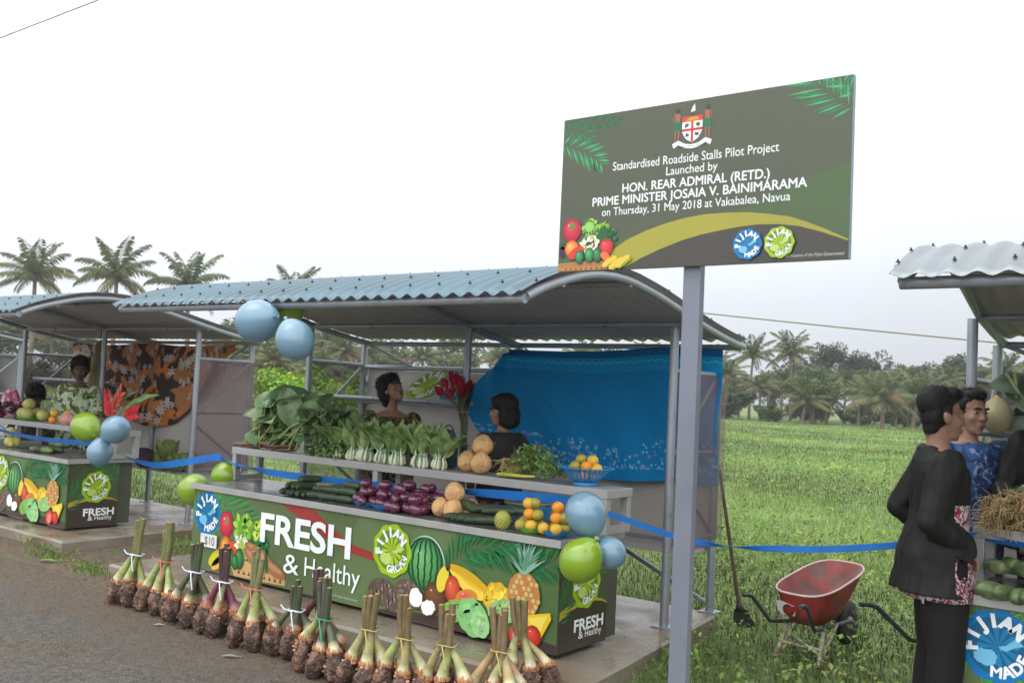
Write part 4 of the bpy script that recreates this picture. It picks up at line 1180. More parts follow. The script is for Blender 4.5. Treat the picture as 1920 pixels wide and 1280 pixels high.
def plate(name, mat, label, loc, r=0.095, h=0.035):
    mb = MB().lathe([(r * 0.6, 0.0), (r * 0.72, 0.004), (r, h), (r * 1.03, h + 0.002), (r * 0.98, h - 0.001), (r * 0.66, 0.008), (0.0, 0.008)], loc, 28, mat)
    return tag(mb.build(name, None, None, loc), label, 'plate', 'plastic plates under the produce')
def eggplant():
    t = thing('eggplant', 'x', 'eggplant')
    MB().ell((0, 0, 0.038), (0.052, 0.038, 0.038), 16, 10, M_egg, None).build('fruit', None, t)
    mb = MB(); mb.lathe([(0.0, 0.060), (0.006, 0.050), (0.008, 0.048), (0.020, 0.041), (0.019, 0.036)], (0, 0, 0), 8, M_cap, Matrix.Rotation(PI / 2, 3, 'Y'))
    o = mb.build('calyx', None, t); o.location = (0.003, 0, 0.038)
    return Proto(t)
EG = eggplant()
plate('plate', M_plb, 'blue plastic plate of eggplants nearest the dark cucumbers', (-1.73, 0.13, Z_C))
plate('plate', M_plb, 'blue plastic plate under the second heap of eggplants', (-1.54, 0.115, Z_C))
def pile(cx, cy, z, layers, dx, dz, P, label, group, sq=0.75, sc=1.0):
    for l, n in enumerate(layers):
        for k in range(n):
            if n == 1: px_, py_ = 0, 0
            else:
                a = 2 * PI * k / n + l * 0.6
                rr = dx * (0.55 if n <= 3 else 0.85) * (1 - 0.15 * l)
                px_, py_ = rr * math.cos(a), rr * math.sin(a) * sq
            P.put((cx + px_, cy + py_, z + l * dz), (RP.uniform(-0.3, 0.3), RP.uniform(-0.2, 0.2), RP.uniform(0, 6.28)), sc * RP.uniform(0.85, 1.05), label, group)
pile(-1.73, 0.13, Z_C + 0.010, [5, 3, 1], 0.075, 0.058, EG, 'glossy purple eggplant piled on the first blue plate', 'eggplants on the middle counter', 0.9)
pile(-1.54, 0.115, Z_C + 0.010, [5, 3, 1], 0.075, 0.058, EG, 'glossy purple eggplant piled on the second blue plate', 'eggplants on the middle counter', 0.9)
for cx, cy, ly in ((-1.38, 0.10, [5, 3, 1]), (-1.23, 0.12, [5, 3]), (-1.30, 0.28, [5, 4, 2]), (-1.47, 0.28, [5, 3, 1]), (-1.15, 0.29, [4, 2])):
    pile(cx, cy, Z_C, ly, 0.072, 0.060, EG, 'glossy purple eggplant in the loose heap left of the coconuts', 'eggplants on the middle counter', 0.9)
def coconut(mat=M_coco, r=0.063):
    r0 = random.Random(4)
    ph = [r0.uniform(0, 6.28) for _ in range(6)]
    def dsp(p):
        a = math.atan2(p.y, p.x); t = p.z / r
        f = 1 + 0.05 * math.sin(3 * a + ph[0]) * (1 - t * t) + 0.025 * math.sin(11 * a + 3 * t + ph[1]) * (1 - t * t)
        q = Vector((p.x * f, p.y * f, p.z))
        if t > 0.6: q.z += r * 0.45 * (t - 0.6); q.x *= 1 - 0.25 * (t - 0.6); q.y *= 1 - 0.25 * (t - 0.6)
        return q + Vector((0, 0, r))
    mb = MB().ell((0, 0, 0), (r, r, r * 0.96), 36, 22, mat, None, (1, 1, 1), dsp)
    for k in range(26):
        a = r0.uniform(0, 6.28); e = r0.uniform(-0.3, 1.2)
        d = Vector((math.cos(a) * math.cos(e), math.sin(a) * math.cos(e), math.sin(e)))
        p = d * r * 0.98 + Vector((0, 0, r))
        mb.tube([p, p + d * 0.006 + Vector((r0.uniform(-.01, .01), r0.uniform(-.01, .01), 0.004)), p + d * 0.009 + Vector((r0.uniform(-.016, .016), r0.uniform(-.016, .016), -0.004))], 0.0009, 3, mat, False)
    return Proto(tag(mb.build('coconut', None), 'x', 'coconut'))
CN = coconut()
for (x, y, z, l, s) in [(-1.075, 0.17, Z_C, 'husked tan coconut at the left foot of the counter stack of four', 1), (-0.955, 0.12, Z_C, 'husked tan coconut in front, right beside the large cucumbers', 1.02), (-0.87, 0.235, Z_C, 'husked tan coconut at the back right of the counter stack', 0.98), (-0.965, 0.18, Z_C + 0.098, 'husked tan coconut topping the counter stack beside the eggplants', 1.05)]:
    CN.put((x, y, z), (RP.uniform(-0.3, 0.3), RP.uniform(-0.3, 0.3), RP.uniform(0, 6)), s, l, 'coconuts on the middle stall')
for (x, y, z, l) in [(-1.165, 0.52, Z_S, 'round coconut at the left of the three on the display shelf'), (-1.005, 0.47, Z_S, 'round coconut at the right of the three on the shelf, beside the herbs'), (-1.065, 0.54, Z_S + 0.116, 'round coconut balanced on top of two others on the shelf')]:
    CN.put((x, y, z), (RP.uniform(-0.3, 0.3), RP.uniform(-0.3, 0.3), RP.uniform(0, 6)), 1.14, l, 'coconuts on the middle stall')
def bumpy(r=0.048):
    mb = MB().ell((0, 0, r * 1.1), (r, r * 0.95, r * 1.15), 22, 14, M_noni)
    for k in range(110):
        z = 1 - 2 * (k + 0.5) / 110; a = k * 2.39996; q = math.sqrt(1 - z * z)
        mb.ell((r * q * math.cos(a), r * 0.95 * q * math.sin(a), r * 1.1 + r * 1.15 * z), 0.0048, 5, 4, M_noni)
    return Proto(tag(mb.build('bumpy_fruit', None), 'x', 'soursop'))
BF = bumpy()
BF.put((-0.49, 0.085, Z_C), (0.3, 0.2, 0), 1.05, 'bumpy yellow green fruit on the counter beside the green plate', 'bumpy green fruits')
BF.put((-0.40, 0.17, Z_C), (0.2, -0.4, 2), 0.8, 'smaller bumpy green fruit tucked behind the first one', 'bumpy green fruits')
def orange(m, nm='orange'):
    r = 0.037
    mb = MB().ell((0, 0, r * 0.95), (r, r, r * 0.93), 18, 12, m)
    mb.ell((0, 0, r * 1.86), (0.005, 0.005, 0.003), 6, 4, M_cap)
    return Proto(tag(mb.build(nm, None), 'x', 'orange'))
O1, O2, O3 = orange(M_or1), orange(M_or2), orange(M_or3)
plate('plate', M_plg, 'light green plastic plate stacked with oranges', (-0.285, 0.10, Z_C), 0.085)
plate('plate', M_plb, 'blue plastic plate stacked with oranges at the counter corner', (-0.105, 0.10, Z_C), 0.085)
la, lb_ = 'ripening orange stacked on the light green plate', 'orange stacked on the blue plate behind the balloons'
for (x, y, l, P) in [(-0.33, 0.065, 0, O2), (-0.255, 0.06, 0, O3), (-0.24, 0.13, 0, O2), (-0.32, 0.14, 0, O2), (-0.305, 0.095, 1, O1), (-0.245, 0.115, 1, O2), (-0.29, 0.13, 2, O2), (-0.30, 0.10, 2, O3)][:7]:
    P.put((x, y, Z_C + 0.012 + l * 0.062), (RP.uniform(-.4, .4), RP.uniform(-.4, .4), 0), 1.0, la, 'oranges on the middle counter')
O3.put((-0.325, 0.12, Z_C + 0.012 + 2 * 0.062), (0.2, 0.1, 0), 1.0, la, 'oranges on the middle counter')
for (x, y, l, P) in [(-0.15, 0.065, 0, O3), (-0.075, 0.06, 0, O3), (-0.06, 0.135, 0, O2), (-0.14, 0.14, 0, O2), (-0.115, 0.09, 1, O1), (-0.06, 0.11, 1, O2), (-0.10, 0.105, 2, O1)]:
    P.put((x, y, Z_C + 0.012 + l * 0.062), (RP.uniform(-.4, .4), RP.uniform(-.4, .4), 0), 1.0, lb_, 'oranges on the middle counter')
# woven blue basket of oranges on the shelf
bc = Vector((-0.195, 0.535, Z_S))
t = thing('fruit_basket', 'openwork blue plastic basket of oranges on the right end of the shelf', 'basket', bc)
mb = MB()
mb.lathe([(0.075, 0), (0.078, 0.02), (0.07, 0.02), (0.0, 0.018)], bc, 24, M_plb)
mb.build('foot', None, t)
mb = MB()
for k in range(30):
    a = 2 * PI * k / 30
    pr = [(0.074, 0.018), (0.098, 0.045), (0.130, 0.080), (0.160, 0.105), (0.182, 0.112)]
    w = [0.0055, 0.0065, 0.0085, 0.0105, 0.014]
    vs = []
    for (r_, z_), w_ in zip(pr, w):
        for sd in (-1, 1): vs.append(bc + Vector((r_ * math.cos(a) - sd * w_ * math.sin(a), r_ * math.sin(a) + sd * w_ * math.cos(a), z_)))
    mb.add(vs, [(2 * i, 2 * i + 1, 2 * i + 3, 2 * i + 2) for i in range(4)], M_plb, True)
mb.build('slat_wall', None, t, solid=0.003)
MB().tube([bc + Vector((0.163 * math.cos(2 * PI * k / 36), 0.163 * math.sin(2 * PI * k / 36), 0.107)) for k in range(37)], 0.004, 6, M_plb, False).build('rim', None, t)
for (x, y, z, P) in [(-0.06, -0.03, 0.02, O2), (0.02, -0.05, 0.02, O1), (0.06, 0.02, 0.02, O3), (-0.02, 0.05, 0.02, O2), (-0.05, -0.05, 0.08, O2), (0.02, -0.04, 0.085, O1), (0.075, -0.01, 0.075, O3), (0.03, 0.03, 0.125, O3), (-0.085, 0.0, 0.07, O1), (-0.035, 0.01, 0.125, O2)]:
    P.put(bc + Vector((x, y, z)), (RP.uniform(-.4, .4), RP.uniform(-.4, .4), 0), 1.0, 'orange heaped in the openwork blue basket', 'oranges in the blue basket')
# ---------------------------------------------------------------- leafy bunches
M_lf = pm('vegetable_leaf', rough=0.48, var=0.22, scale=14, attr=True, spec=0.4, bump=0.25, bscale=30, thin=0.25)
M_stem = pm('vegetable_stem', rough=0.5, var=0.2, scale=14, attr=True)
def leaf(mb, base, d, up, L, Wd, col, droop=0.4, fold=0.25, rip=0.06, n=7, seed=0, mat=None, heart=True):
    r = random.Random(seed)
    d = Vector(d).normalized(); up = Vector(up)
    s_ = d.cross(up).normalized(); u_ = s_.cross(d).normalized()
    ph = r.uniform(0, 6.28)
    base = Vector(base)
    pts = []
    p = Vector(base); a = 0
    axis = []
    for i in range(n + 1):
        t = i / n
        axis.append((Vector(p), (d * math.cos(a) - u_ * math.sin(a)), (u_ * math.cos(a) + d * math.sin(a))))
        p = p + (d * math.cos(a) - u_ * math.sin(a)) * (L / n); a += droop / n * 1.6 * (0.4 + t)
    vs = []; M_ = 6
    for i, (q, tx, ux) in enumerate(axis):
        t = i / n
        if heart: w = Wd * 0.5 * (math.sin(PI * min(1, t * 0.93 + 0.07)) ** 0.65) * (1.15 - 0.45 * t)
        else: w = Wd * 0.5 * math.sin(PI * min(0.985, t * 0.9 + 0.10)) ** 0.8
        for j in range(M_ + 1):
            v = -1 + 2 * j / M_
            vs.append(q + s_ * (w * v) + ux * (fold * w * abs(v) + rip * L * math.sin(ph + 7 * t + 3 * v) * abs(v)) - (tx * (0.22 * L * abs(v) * (1 - t) ** 2) if heart else Vector((0, 0, 0))))
    k = M_ + 1
    fs = [(i * k + j, i * k + j + 1, (i + 1) * k + j + 1, (i + 1) * k + j) for i in range(n) for j in range(M_)]
    cols = []
    for i in range(n):
        for j in range(M_):
            f = 1.0 + (0.22 if j in (2, 3) else 0) + r.uniform(-0.06, 0.06)
            cols.append((col[0] * f, col[1] * f, col[2] * f))
    mb.add(vs, fs, mat or M_lf, True, cols)
def leaf_bunch(name, label, cat, x0, x1, y0, z, top, n, cols, L, seed, stems=True, roots=True):
    r = random.Random(seed)
    loc = Vector(((x0 + x1) / 2, y0, z))
    t = thing(name, label, cat, loc)
    sm = MB(); rm = MB()
    lm_all = []
    for k in range(n):
        f = (k + 0.5) / n
        lm = MB()
        bx = x0 + (x1 - x0) * r.uniform(0.0, 0.75)
        b = Vector((bx, y0 + r.uniform(-0.10, 0.02), z + r.uniform(0.015, 0.06)))
        tx = x0 + (x1 - x0) * (0.12 + 0.85 * r.random())
        hgt = top * (0.18 + 0.82 * f) * (1 - 0.55 * abs((tx - x0) / (x1 - x0) - 0.42) ** 1.1)
        e = Vector((tx, y0 + r.uniform(-0.10, 0.14) + 0.05 * f, z + 0.04 + hgt))
        m_ = b.lerp(e, 0.5) + Vector((0, -0.02, 0.03))
        sc_ = jit(lin(134, 142, 86), r, 0.2)
        sm.tube([b, m_, e], [0.012, 0.010, 0.006], 6, M_stem, True, sc_)
        rm.tube([b, b + Vector((-0.05, -0.02, 0.0)), b + Vector((-0.10, r.uniform(-0.06, 0.03), -0.005))], [0.013, 0.014, 0.005], 6, M_stem, True, jit(lin(98, 70, 52), r, 0.3))
        d = Vector((r.uniform(-0.9, 0.9), r.uniform(-1.0, 0.35), r.uniform(-0.25, 0.85)))
        up = Vector((r.uniform(-0.4, 0.4), -0.75, 0.75))
        leaf(lm, e - d.normalized() * L * 0.25, d, up, L * r.uniform(0.7, 1.1), L * r.uniform(0.62, 0.85), jit(r.choice(cols), r, 0.22), r.uniform(0.2, 0.9), r.uniform(0.1, 0.5), 0.05, 7, k + seed)
        lm.build('leaf', None, t)
    if stems: sm.build('stems', None, t)
    if roots: rm.build('roots', None, t)
    return t
TC = [lin(104, 138, 88), lin(86, 120, 74), lin(126, 156, 106), lin(74, 106, 66), lin(146, 170, 126)]
leaf_bunch('taro_leaf_bunch', 'big heap of broad taro leaves with rooty stems, left end of the shelf', 'leafy greens', -3.62, -2.72, 0.55, Z_S, 0.42, 46, TC, 0.27, 5)
t = thing('fern_greens', 'dark crinkled leafy greens heaped between taro leaves and bok choy', 'leafy greens', (-2.55, 0.52, Z_S))
r = random.Random(8)
mb = MB()
for k in range(150):
    f = r.random()
    x = -2.78 + 0.62 * f
    hmax = 0.34 * (0.55 + 0.45 * math.sin(PI * (0.15 + 0.75 * f)))
    b = Vector((x, 0.56 + r.uniform(-0.16, 0.10), Z_S + 0.03 + hmax * r.uniform(0.05, 1.0)))
    d = Vector((r.uniform(-1, 1), r.uniform(-1, 0.3), r.uniform(-0.5, 0.8)))
    leaf(mb, b, d, (0.1, -0.6, 0.8), r.uniform(0.09, 0.15), r.uniform(0.06, 0.10), jit(r.choice([lin(86, 108, 72), lin(72, 94, 64), lin(104, 128, 84)]), r, 0.25), r.uniform(0.2, 1), 0.35, 0.10, 5, k)
mb.build('leaves', None, t)
mb = MB()
for k in range(260):
    p = Vector((-2.62 + 0.36 * r.random(), 0.40 + r.uniform(-0.05, 0.08), Z_S + 0.015 + 0.16 * r.random() ** 1.5))
    d = Vector((r.uniform(-1, 1), r.uniform(-1, 0.3), r.uniform(-0.4, 0.8)))
    leaf(mb, p, d, (0, -0.5, 0.8), r.uniform(0.018, 0.036), r.uniform(0.014, 0.026), jit(r.choice([lin(122, 150, 82), lin(98, 128, 66), lin(140, 160, 92)]), r, 0.2), 0.3, 0.2, 0.05, 3, k, None, False)
mb.build('sprigs', None, t)
mb = MB()
for k in range(22):
    x = -2.75 + 0.55 * r.random(); y = 0.44 + r.uniform(-0.04, 0.08)
    mb.tube([(x, y, Z_S + 0.01), (x + r.uniform(-0.05, 0.08), y, Z_S + 0.06), (x + r.uniform(-0.1, 0.15), y + 0.05, Z_S + 0.16)], 0.004, 5, M_stem, True, lin(110, 130, 70))
mb.build('stems', None, t)
def bokchoy(seed):
    r = random.Random(seed)
    t = thing('bok_choy_bunch', 'x', 'bok choy')
    mb = MB(); lm = MB()
    for k in range(15):
        a = 2 * PI * k / 10 + r.uniform(-.22, .22); rr = (0.043 if k < 10 else 0.022) * r.uniform(0.85, 1.12)
        b = Vector((rr * math.cos(a) * 1.25, rr * math.sin(a), 0.0))
        o_ = Vector((math.cos(a), math.sin(a), 0))
        tip = b * 0.85 + o_ * 0.016 + Vector((r.uniform(-.02, .02), r.uniform(-.01, .01), r.uniform(0.115, 0.15)))
        mb.tube([b * 0.7, b * 1.05 + Vector((0, 0, 0.018)), b * 0.98 + Vector((0, 0, 0.048)), b * 0.74 + Vector((0, 0, 0.085)), tip], [0.005, 0.0125, 0.0105, 0.0062, 0.0042], 8, M_stem, True, jit(lin(210, 216, 186), r, 0.12))
        d = o_ * r.uniform(0.25, 0.75) + Vector((r.uniform(-.2, .2), 0, 0.95))
        leaf(lm, tip - Vector((0, 0, 0.02)), d, -o_ + Vector((0, 0, 0.4)), r.uniform(0.17, 0.24), r.uniform(0.09, 0.13), jit(r.choice([lin(142, 172, 104), lin(126, 158, 92), lin(160, 184, 120)]), r, 0.18), r.uniform(0.1, 0.9), 0.2, 0.09, 6, k + seed * 50, None, False)
    mb.build('stalks', None, t); lm.build('leaves', None, t)
    MB().tube([(0.042 * math.cos(2 * PI * k / 20), 0.042 * math.sin(2 * PI * k / 20), 0.078) for k in range(21)], 0.0045, 5, pm('green_tie', lin(50, 180, 120), 0.5)).build('tie', None, t)
    return Proto(t)
BK = [bokchoy(1), bokchoy(2), bokchoy(3)]
BL = ['bok choy bunch at the left end of the row, against the dark greens', 'second bok choy bunch from the dark greens', 'third bok choy bunch from the dark greens', 'bok choy bunch in the middle of the row on the shelf', 'fifth bok choy bunch from the dark greens', 'wide bok choy bunch just left of the last leaning one', 'last bok choy bunch on the right, leaf flopping toward the coconuts', 'bok choy bunch in the second row behind the left pair', 'bok choy bunch in the second row behind the middle', 'bok choy bunch in the second row behind the right end']
for k, (x, y, s) in enumerate([(-2.40, 0.47, 1.0), (-2.235, 0.45, 1.0), (-2.10, 0.45, 1.06), (-1.925, 0.46, 1.06), (-1.755, 0.45, 1.04), (-1.545, 0.45, 1.1), (-1.40, 0.49, 0.98), (-2.28, 0.58, 1.0), (-1.85, 0.59, 1.0), (-1.64, 0.60, 1.0)]):
    BK[k % 3].put((x, y, Z_S), (RP.uniform(-.08, .08), RP.uniform(-.1, .1), RP.uniform(0, 6)), (s * 1.08 * RP.uniform(.9, 1.12), s * 1.08, s * RP.uniform(0.92, 1.04)), BL[k], 'bok choy bunches on the middle shelf')
def herbs(name, label, x0, x1, y, z, h, seed, greencols, rootcol, cat='herbs', nl=520, rootside=-1):
    r = random.Random(seed)
    t = thing(name, label, cat, ((x0 + x1) / 2, y, z))
    W_ = x1 - x0
    lm = MB()
    for k in range(nl):
        f = r.random()
        x = x0 + W_ * (0.30 + 0.70 * f)
        hh = h * math.sin(PI * (0.18 + 0.72 * f)) * r.random() ** 0.6
        p = Vector((x, y + r.uniform(-0.10, 0.10), z + 0.012 + hh))
        d = Vector((r.uniform(-1, 1), r.uniform(-1, 0.4), r.uniform(-0.4, 0.9)))
        leaf(lm, p, d, (0, -0.5, 0.8), r.uniform(0.018, 0.038), r.uniform(0.012, 0.026), jit(r.choice(greencols), r, 0.25), 0.4, 0.2, 0.1, 3, k, None, False)
    lm.build('leaves', None, t)
    rm = MB()
    for k in range(90):
        b = Vector((x0 + W_ * r.uniform(0.16, 0.42), y + r.uniform(-0.09, 0.05), z + 0.02 + h * 0.55 * r.random()))
        pts = [b]
        d = Vector((rootside * r.uniform(0.2, 1), r.uniform(-0.8, 0.2), r.uniform(-0.6, 0.5)))
        for j in range(4):
            d = (d + Vector((r.uniform(-.6, .6), r.uniform(-.6, .6), r.uniform(-.7, .3)))).normalized()
            q = pts[-1] + d * 0.028
            q.z = max(q.z, z + 0.004)
            pts.append(q)
        rm.tube(pts, [0.0028, 0.0024, 0.002, 0.0016, 0.001], 4, M_stem, False, jit(rootcol, r, 0.25))
    rm.build('roots', None, t)
    sm = MB()
    for k in range(26):
        b = Vector((x0 + W_ * 0.32, y + r.uniform(-0.06, 0.05), z + 0.02 + h * 0.4 * r.random()))
        sm.tube([b, b + Vector((W_ * 0.2, r.uniform(-.03, .03), 0.03 * r.random())), b + Vector((W_ * r.uniform(0.3, 0.6), r.uniform(-.06, .06), r.uniform(-0.02, 0.09)))], 0.003, 4, M_stem, False, jit(lin(140, 160, 96), r, 0.15))
    sm.build('stems', None, t)
    return t
herbs('herb_bunch', 'loose bunch of fresh coriander with roots beside the shelf coconuts', -0.86, -0.42, 0.53, Z_S, 0.21, 14, [lin(112, 142, 74), lin(134, 160, 92), lin(96, 126, 62)], lin(176, 158, 104))
mb = MB()
mb.tube([(-0.80, 0.41, Z_S + 0.022), (-0.70, 0.415, Z_S + 0.024), (-0.60, 0.42, Z_S + 0.024), (-0.52, 0.44, Z_S + 0.028)], [0.020, 0.024, 0.018, 0.010], 8, pm('pale_stalk', lin(176, 178, 66), 0.5, var=0.25, scale=14), True, (1, 1, 1), True, 0.6)
tag(mb.build('banana_stalk', None, None, (-0.66, 0.42, Z_S)), 'short yellow green stalk lying in front of the coriander', 'stalk')
# cloth bag behind the bok choy
M_teal = pm('dark_teal_cloth', lin(50, 78, 76), 0.8, var=0.2, scale=6)
bl = Vector((-1.47, 0.66, Z_S))
mb = MB()
mb.lathe([(0.05, 0), (0.085, 0.01), (0.09, 0.12), (0.075, 0.22), (0.05, 0.27), (0.0, 0.275)], bl, 18, M_teal, None, (1, 1, 1), lambda p, a, i: Vector((p.x * (1 + 0.06 * math.sin(3 * a + i)), p.y * 0.45, p.z)))
b_ = thing('cloth_bag', 'dark teal cloth bag standing behind the last bok choy', 'bag', bl)
mb.build('bag_body', None, b_)
MB().tube([bl + Vector((0.045 * math.cos(PI * k / 10), 0, 0.255 + 0.05 * math.sin(PI * k / 10))) for k in range(11)], 0.006, 6, M_teal).build('handle', None, b_)
# red ginger flowers tied to the middle post
M_red = pm('red_ginger_bract', lin(170, 26, 54), 0.5, var=0.3, scale=20)
fl = Vector((-1.80, 1.13, 0.95))
t = thing('ginger_bouquet', 'tall bouquet of red ginger flowers tied to the middle post', 'flowers', fl)
r = random.Random(6)
sm = MB()
tie = atY(866, 772, 1.13)
for k, (px, py) in enumerate([(836, 722), (850, 712), (864, 722), (845, 742), (868, 738), (828, 736), (858, 716), (878, 728), (853, 730)]):
    e = atY(px, py, 1.13 + r.uniform(-0.05, 0.05)); b = Vector((tie.x + 0.06 + r.uniform(-0.025, 0.025), 1.13 + r.uniform(-.02, .02), 0.95))
    m_ = Vector((tie.x + r.uniform(-0.02, 0.02), 1.13 + r.uniform(-.02, .02), tie.z))
    sm.tube([b, m_, e], 0.007, 6, M_stem, True, jit(lin(84, 90, 58), r, 0.2))
    d = (e - m_).normalized()
    fm = MB()
    for j in range(34):
        f = j / 34; a = j * 2.4
        s1 = d.cross(Vector((0, 1, 0.2))).normalized(); s2 = d.cross(s1)
        o_ = (s1 * math.cos(a) + s2 * math.sin(a))
        p = e + d * (-0.035 + 0.085 * f)
        leaf(fm, p, d * 0.9 + o_ * (0.9 - 0.5 * f), -o_, 0.062 * (1.1 - 0.6 * f), 0.042, jit(lin(178, 34, 66), r, 0.3), -0.2, 0.3, 0.02, 3, j, M_lf, False)
    fm.build('flower_head', None, t)
for k in range(5):
    b = tie + Vector((r.uniform(-.02, .03), 0, -0.05))
    lm = MB(); leaf(lm, b, (r.uniform(-0.1, 0.45), r.uniform(-.3, .3), 1), (0.3, -1, 0), r.uniform(0.2, 0.32), 0.06, jit(lin(58, 70, 48), r, 0.2), 0.3, 0.3, 0.03, 6, k, None, False)
    lm.build('leaf', None, t)
sm.build('stems', None, t)
MB().tube([tie + Vector((0.035 * math.cos(2 * PI * k / 12) + (0.03 if math.cos(2 * PI * k / 12) > 0 else 0), 0.04 * math.sin(2 * PI * k / 12) + 0.02, 0)) for k in range(13)], 0.004, 5, pm('pink_string', lin(200, 110, 120), 0.7)).build('string', None, t)
# ---------------------------------------------------------------- left stall goods
LX, LY = -5.80, 0.17
PM = Proto(tag(MB().ell((0, 0, 0.065), (0.066, 0.066, 0.062), 18, 12, M_pom).build('pomelo', None), 'x', 'pomelo'))
ZL = Z_S
def onshelf(px, Y): return atY(px, 800, Y).x
pc = (onshelf(57, 0.68), 0.68)
plate('plate', M_plg, 'green plate under the pomelo pyramid on the left shelf', (pc[0], pc[1], ZL), 0.15, 0.03)
for k, (dx, dy, dz, l) in enumerate([(-0.085, -0.05, 0.012, 'pomelo at the left of the green plate on the left shelf'), (0.055, -0.07, 0.012, 'pomelo at the front of the green plate on the left shelf'), (-0.02, 0.075, 0.012, 'pomelo hidden at the back of the pyramid on the left shelf'), (-0.02, -0.02, 0.115, 'pale pomelo topping the pyramid on the left shelf'), (0.20, 0.03, 0.002, 'pomelo lying loose right of the pyramid on the left shelf')]):
    PM.put((pc[0] + dx, pc[1] + dy, ZL + dz), (0, 0, k), 1.0, l, 'pomelos on the left shelf')
lab = 'dark purple eggplant heaped at the far left of the left shelf'
for k in range(16):
    EG.put((onshelf(8 + 34 * RP.random(), 0.68), 0.68 + RP.uniform(-.12, .12), ZL + 0.06 * (k % 3)), (RP.uniform(-.5, .5), 0, RP.uniform(0, 6)), 1.1, lab, 'eggplants on the left shelf')
for k, px in enumerate((98, 113, 100, 118)):
    (O1 if k < 2 else O3).put((onshelf(px, 0.60), 0.60 + 0.04 * (k % 2), ZL + 0.07 * (k > 1)), (0, 0, k), 1.15, 'small orange fruit in the mound beside the left shelf pomelos', 'oranges on the left shelf')
mb = MB(); q = Vector((onshelf(126, 0.62), 0.62, ZL))
mb.ell(q + Vector((0, 0, 0.06)), (0.11, 0.08, 0.07), 18, 12, pm('pink_netting', lin(196, 140, 130), 0.7, var=0.3, scale=30, bump=0.5, bscale=60), None, (1, 1, 1), lambda p: p * (1 + 0.15 * nz3(p, 22)))
tag(mb.build('net_bag', None, None, q), 'pink net bag of small roots behind the green balloon', 'bag')
mb = MB(); q = Vector((onshelf(16, 0.80), 0.80, ZL))
mb.ell(q + Vector((0, 0, 0.17)), (0.22, 0.05, 0.17), 20, 12, pm('magenta_print_cloth', lin(150, 54, 92), 0.8, var=0.4, scale=18, second=lin(180, 170, 160), sscale=16, sthr=0.56), None, (1, 1, 1), lambda p: p * (1 + 0.12 * nz3(p, 9)))
tag(mb.build('cloth_bundle', None, None, q), 'magenta printed cloth bundle at the far left of the left shelf', 'cloth')
lab = 'green cucumber laid in rows along the left counter top'
for k in range(26):
    px = 28 + 4.0 * k
    x = atZ(px, 845, Z_C + 0.02).x
    (CK if k % 4 else CK2).put((x if x < LX - 0.1 else LX - 0.12, LY + 0.12 + 0.10 * (k % 3), Z_C + 0.046 * (k % 3 == 2)), (0, 0, RP.uniform(0.1, 0.9)), 1.1, lab if k % 4 else 'pale green cucumber lying among the dark ones on the left counter', 'cucumbers on the left counter')
for k, (px, py) in enumerate([(6, 822), (14, 826), (10, 812), (34, 828), (40, 824)]):
    PM.put((atZ(px, 838, Z_C).x, LY + 0.18 + 0.05 * (k % 2), Z_C + (0.10 if k == 2 else 0)), (0, 0, k), 0.9 if k < 3 else 0.55, 'yellow green fruit at the outer left end of the left counter', 'pomelos on the left counter')
# heliconia flowers in a bucket on the left shelf
q = Vector((-6.02, 0.66, ZL))
t = thing('heliconia_bunch', 'bunch of red heliconia and long green leaves above the left balloons', 'flowers', q)
MB().lathe([(0.05, 0), (0.07, 0.12), (0.066, 0.12), (0.0, 0.02)], q, 16, pm('dark_bucket', lin(60, 60, 62), 0.5)).build('pot', None, t)
r = random.Random(12)
for k, (px, py, w) in enumerate([(202, 755, 0.075), (222, 748, 0.07), (247, 775, 0.09), (212, 768, 0.07)]):
    e = atY(px, py, 0.66)
    d = (e - (q + Vector((0, 0, 0.08)))).normalized()
    fm = MB()
    s1 = d.cross(Vector((0, 1, 0))).normalized()
    for j in range(8):
        sd = 1 if j % 2 else -1
        leaf(fm, e + d * (-0.16 + 0.03 * j), d * 0.8 + s1 * sd * 0.45, (0, -1, 0.1), 0.13, 0.05, jit(lin(206, 40, 58) if k != 1 else lin(206, 92, 70), r, 0.12), 0.1, 0.5, 0, 4, j, M_lf, False)
    fm.build('flower_head', None, t)
    MB().tube([q + Vector((0, 0, 0.06)), e], 0.008, 6, M_stem, True, lin(96, 120, 66)).build('stem', None, t)
for k, (px, py) in enumerate([(268, 738), (238, 735), (255, 745)]):
    e = atY(px, py, 0.70); b = q + Vector((0.02, 0.02, 0.05)); lm = MB()
    leaf(lm, b.lerp(e, 0.25), e - b, (-0.5, -0.8, 0.3), (e - b).length * 0.95, 0.11, jit(lin(118, 142, 84), r, 0.12), 0.5, 0.3, 0.02, 8, k, None, False)
    lm.build('leaf', None, t)
# goods on the left bench
q = Vector((-6.62, 1.72, 0.43))
t = thing('cabbage_heap', 'pile of pale green cabbages on the bench of the left stall', 'cabbages', q)
r = random.Random(13)
for k, (dx, dy, dz) in enumerate([(0.0, 0, 0), (0.22, 0.02, 0), (0.10, -0.04, 0.15), (0.34, 0.03, 0.02)]):
    mb = MB(); mb.ell(q + Vector((dx, dy, 0.10 + dz)), (0.11, 0.11, 0.10), 14, 9, M_lf, None, lin(138, 152, 92))
    for j in range(9):
        a = j * 0.7
        leaf(mb, q + Vector((dx + 0.09 * math.cos(a), dy + 0.09 * math.sin(a), 0.03 + dz)), (math.cos(a) * 0.4, math.sin(a) * 0.4, 1), (-math.cos(a), -math.sin(a), 0.2), 0.17, 0.15, jit(lin(128, 148, 84), r, 0.2), -0.5, 0.2, 0.05, 5, j)
    mb.build('cabbage', None, t)
q = Vector((-6.98, 1.70, 0.43))
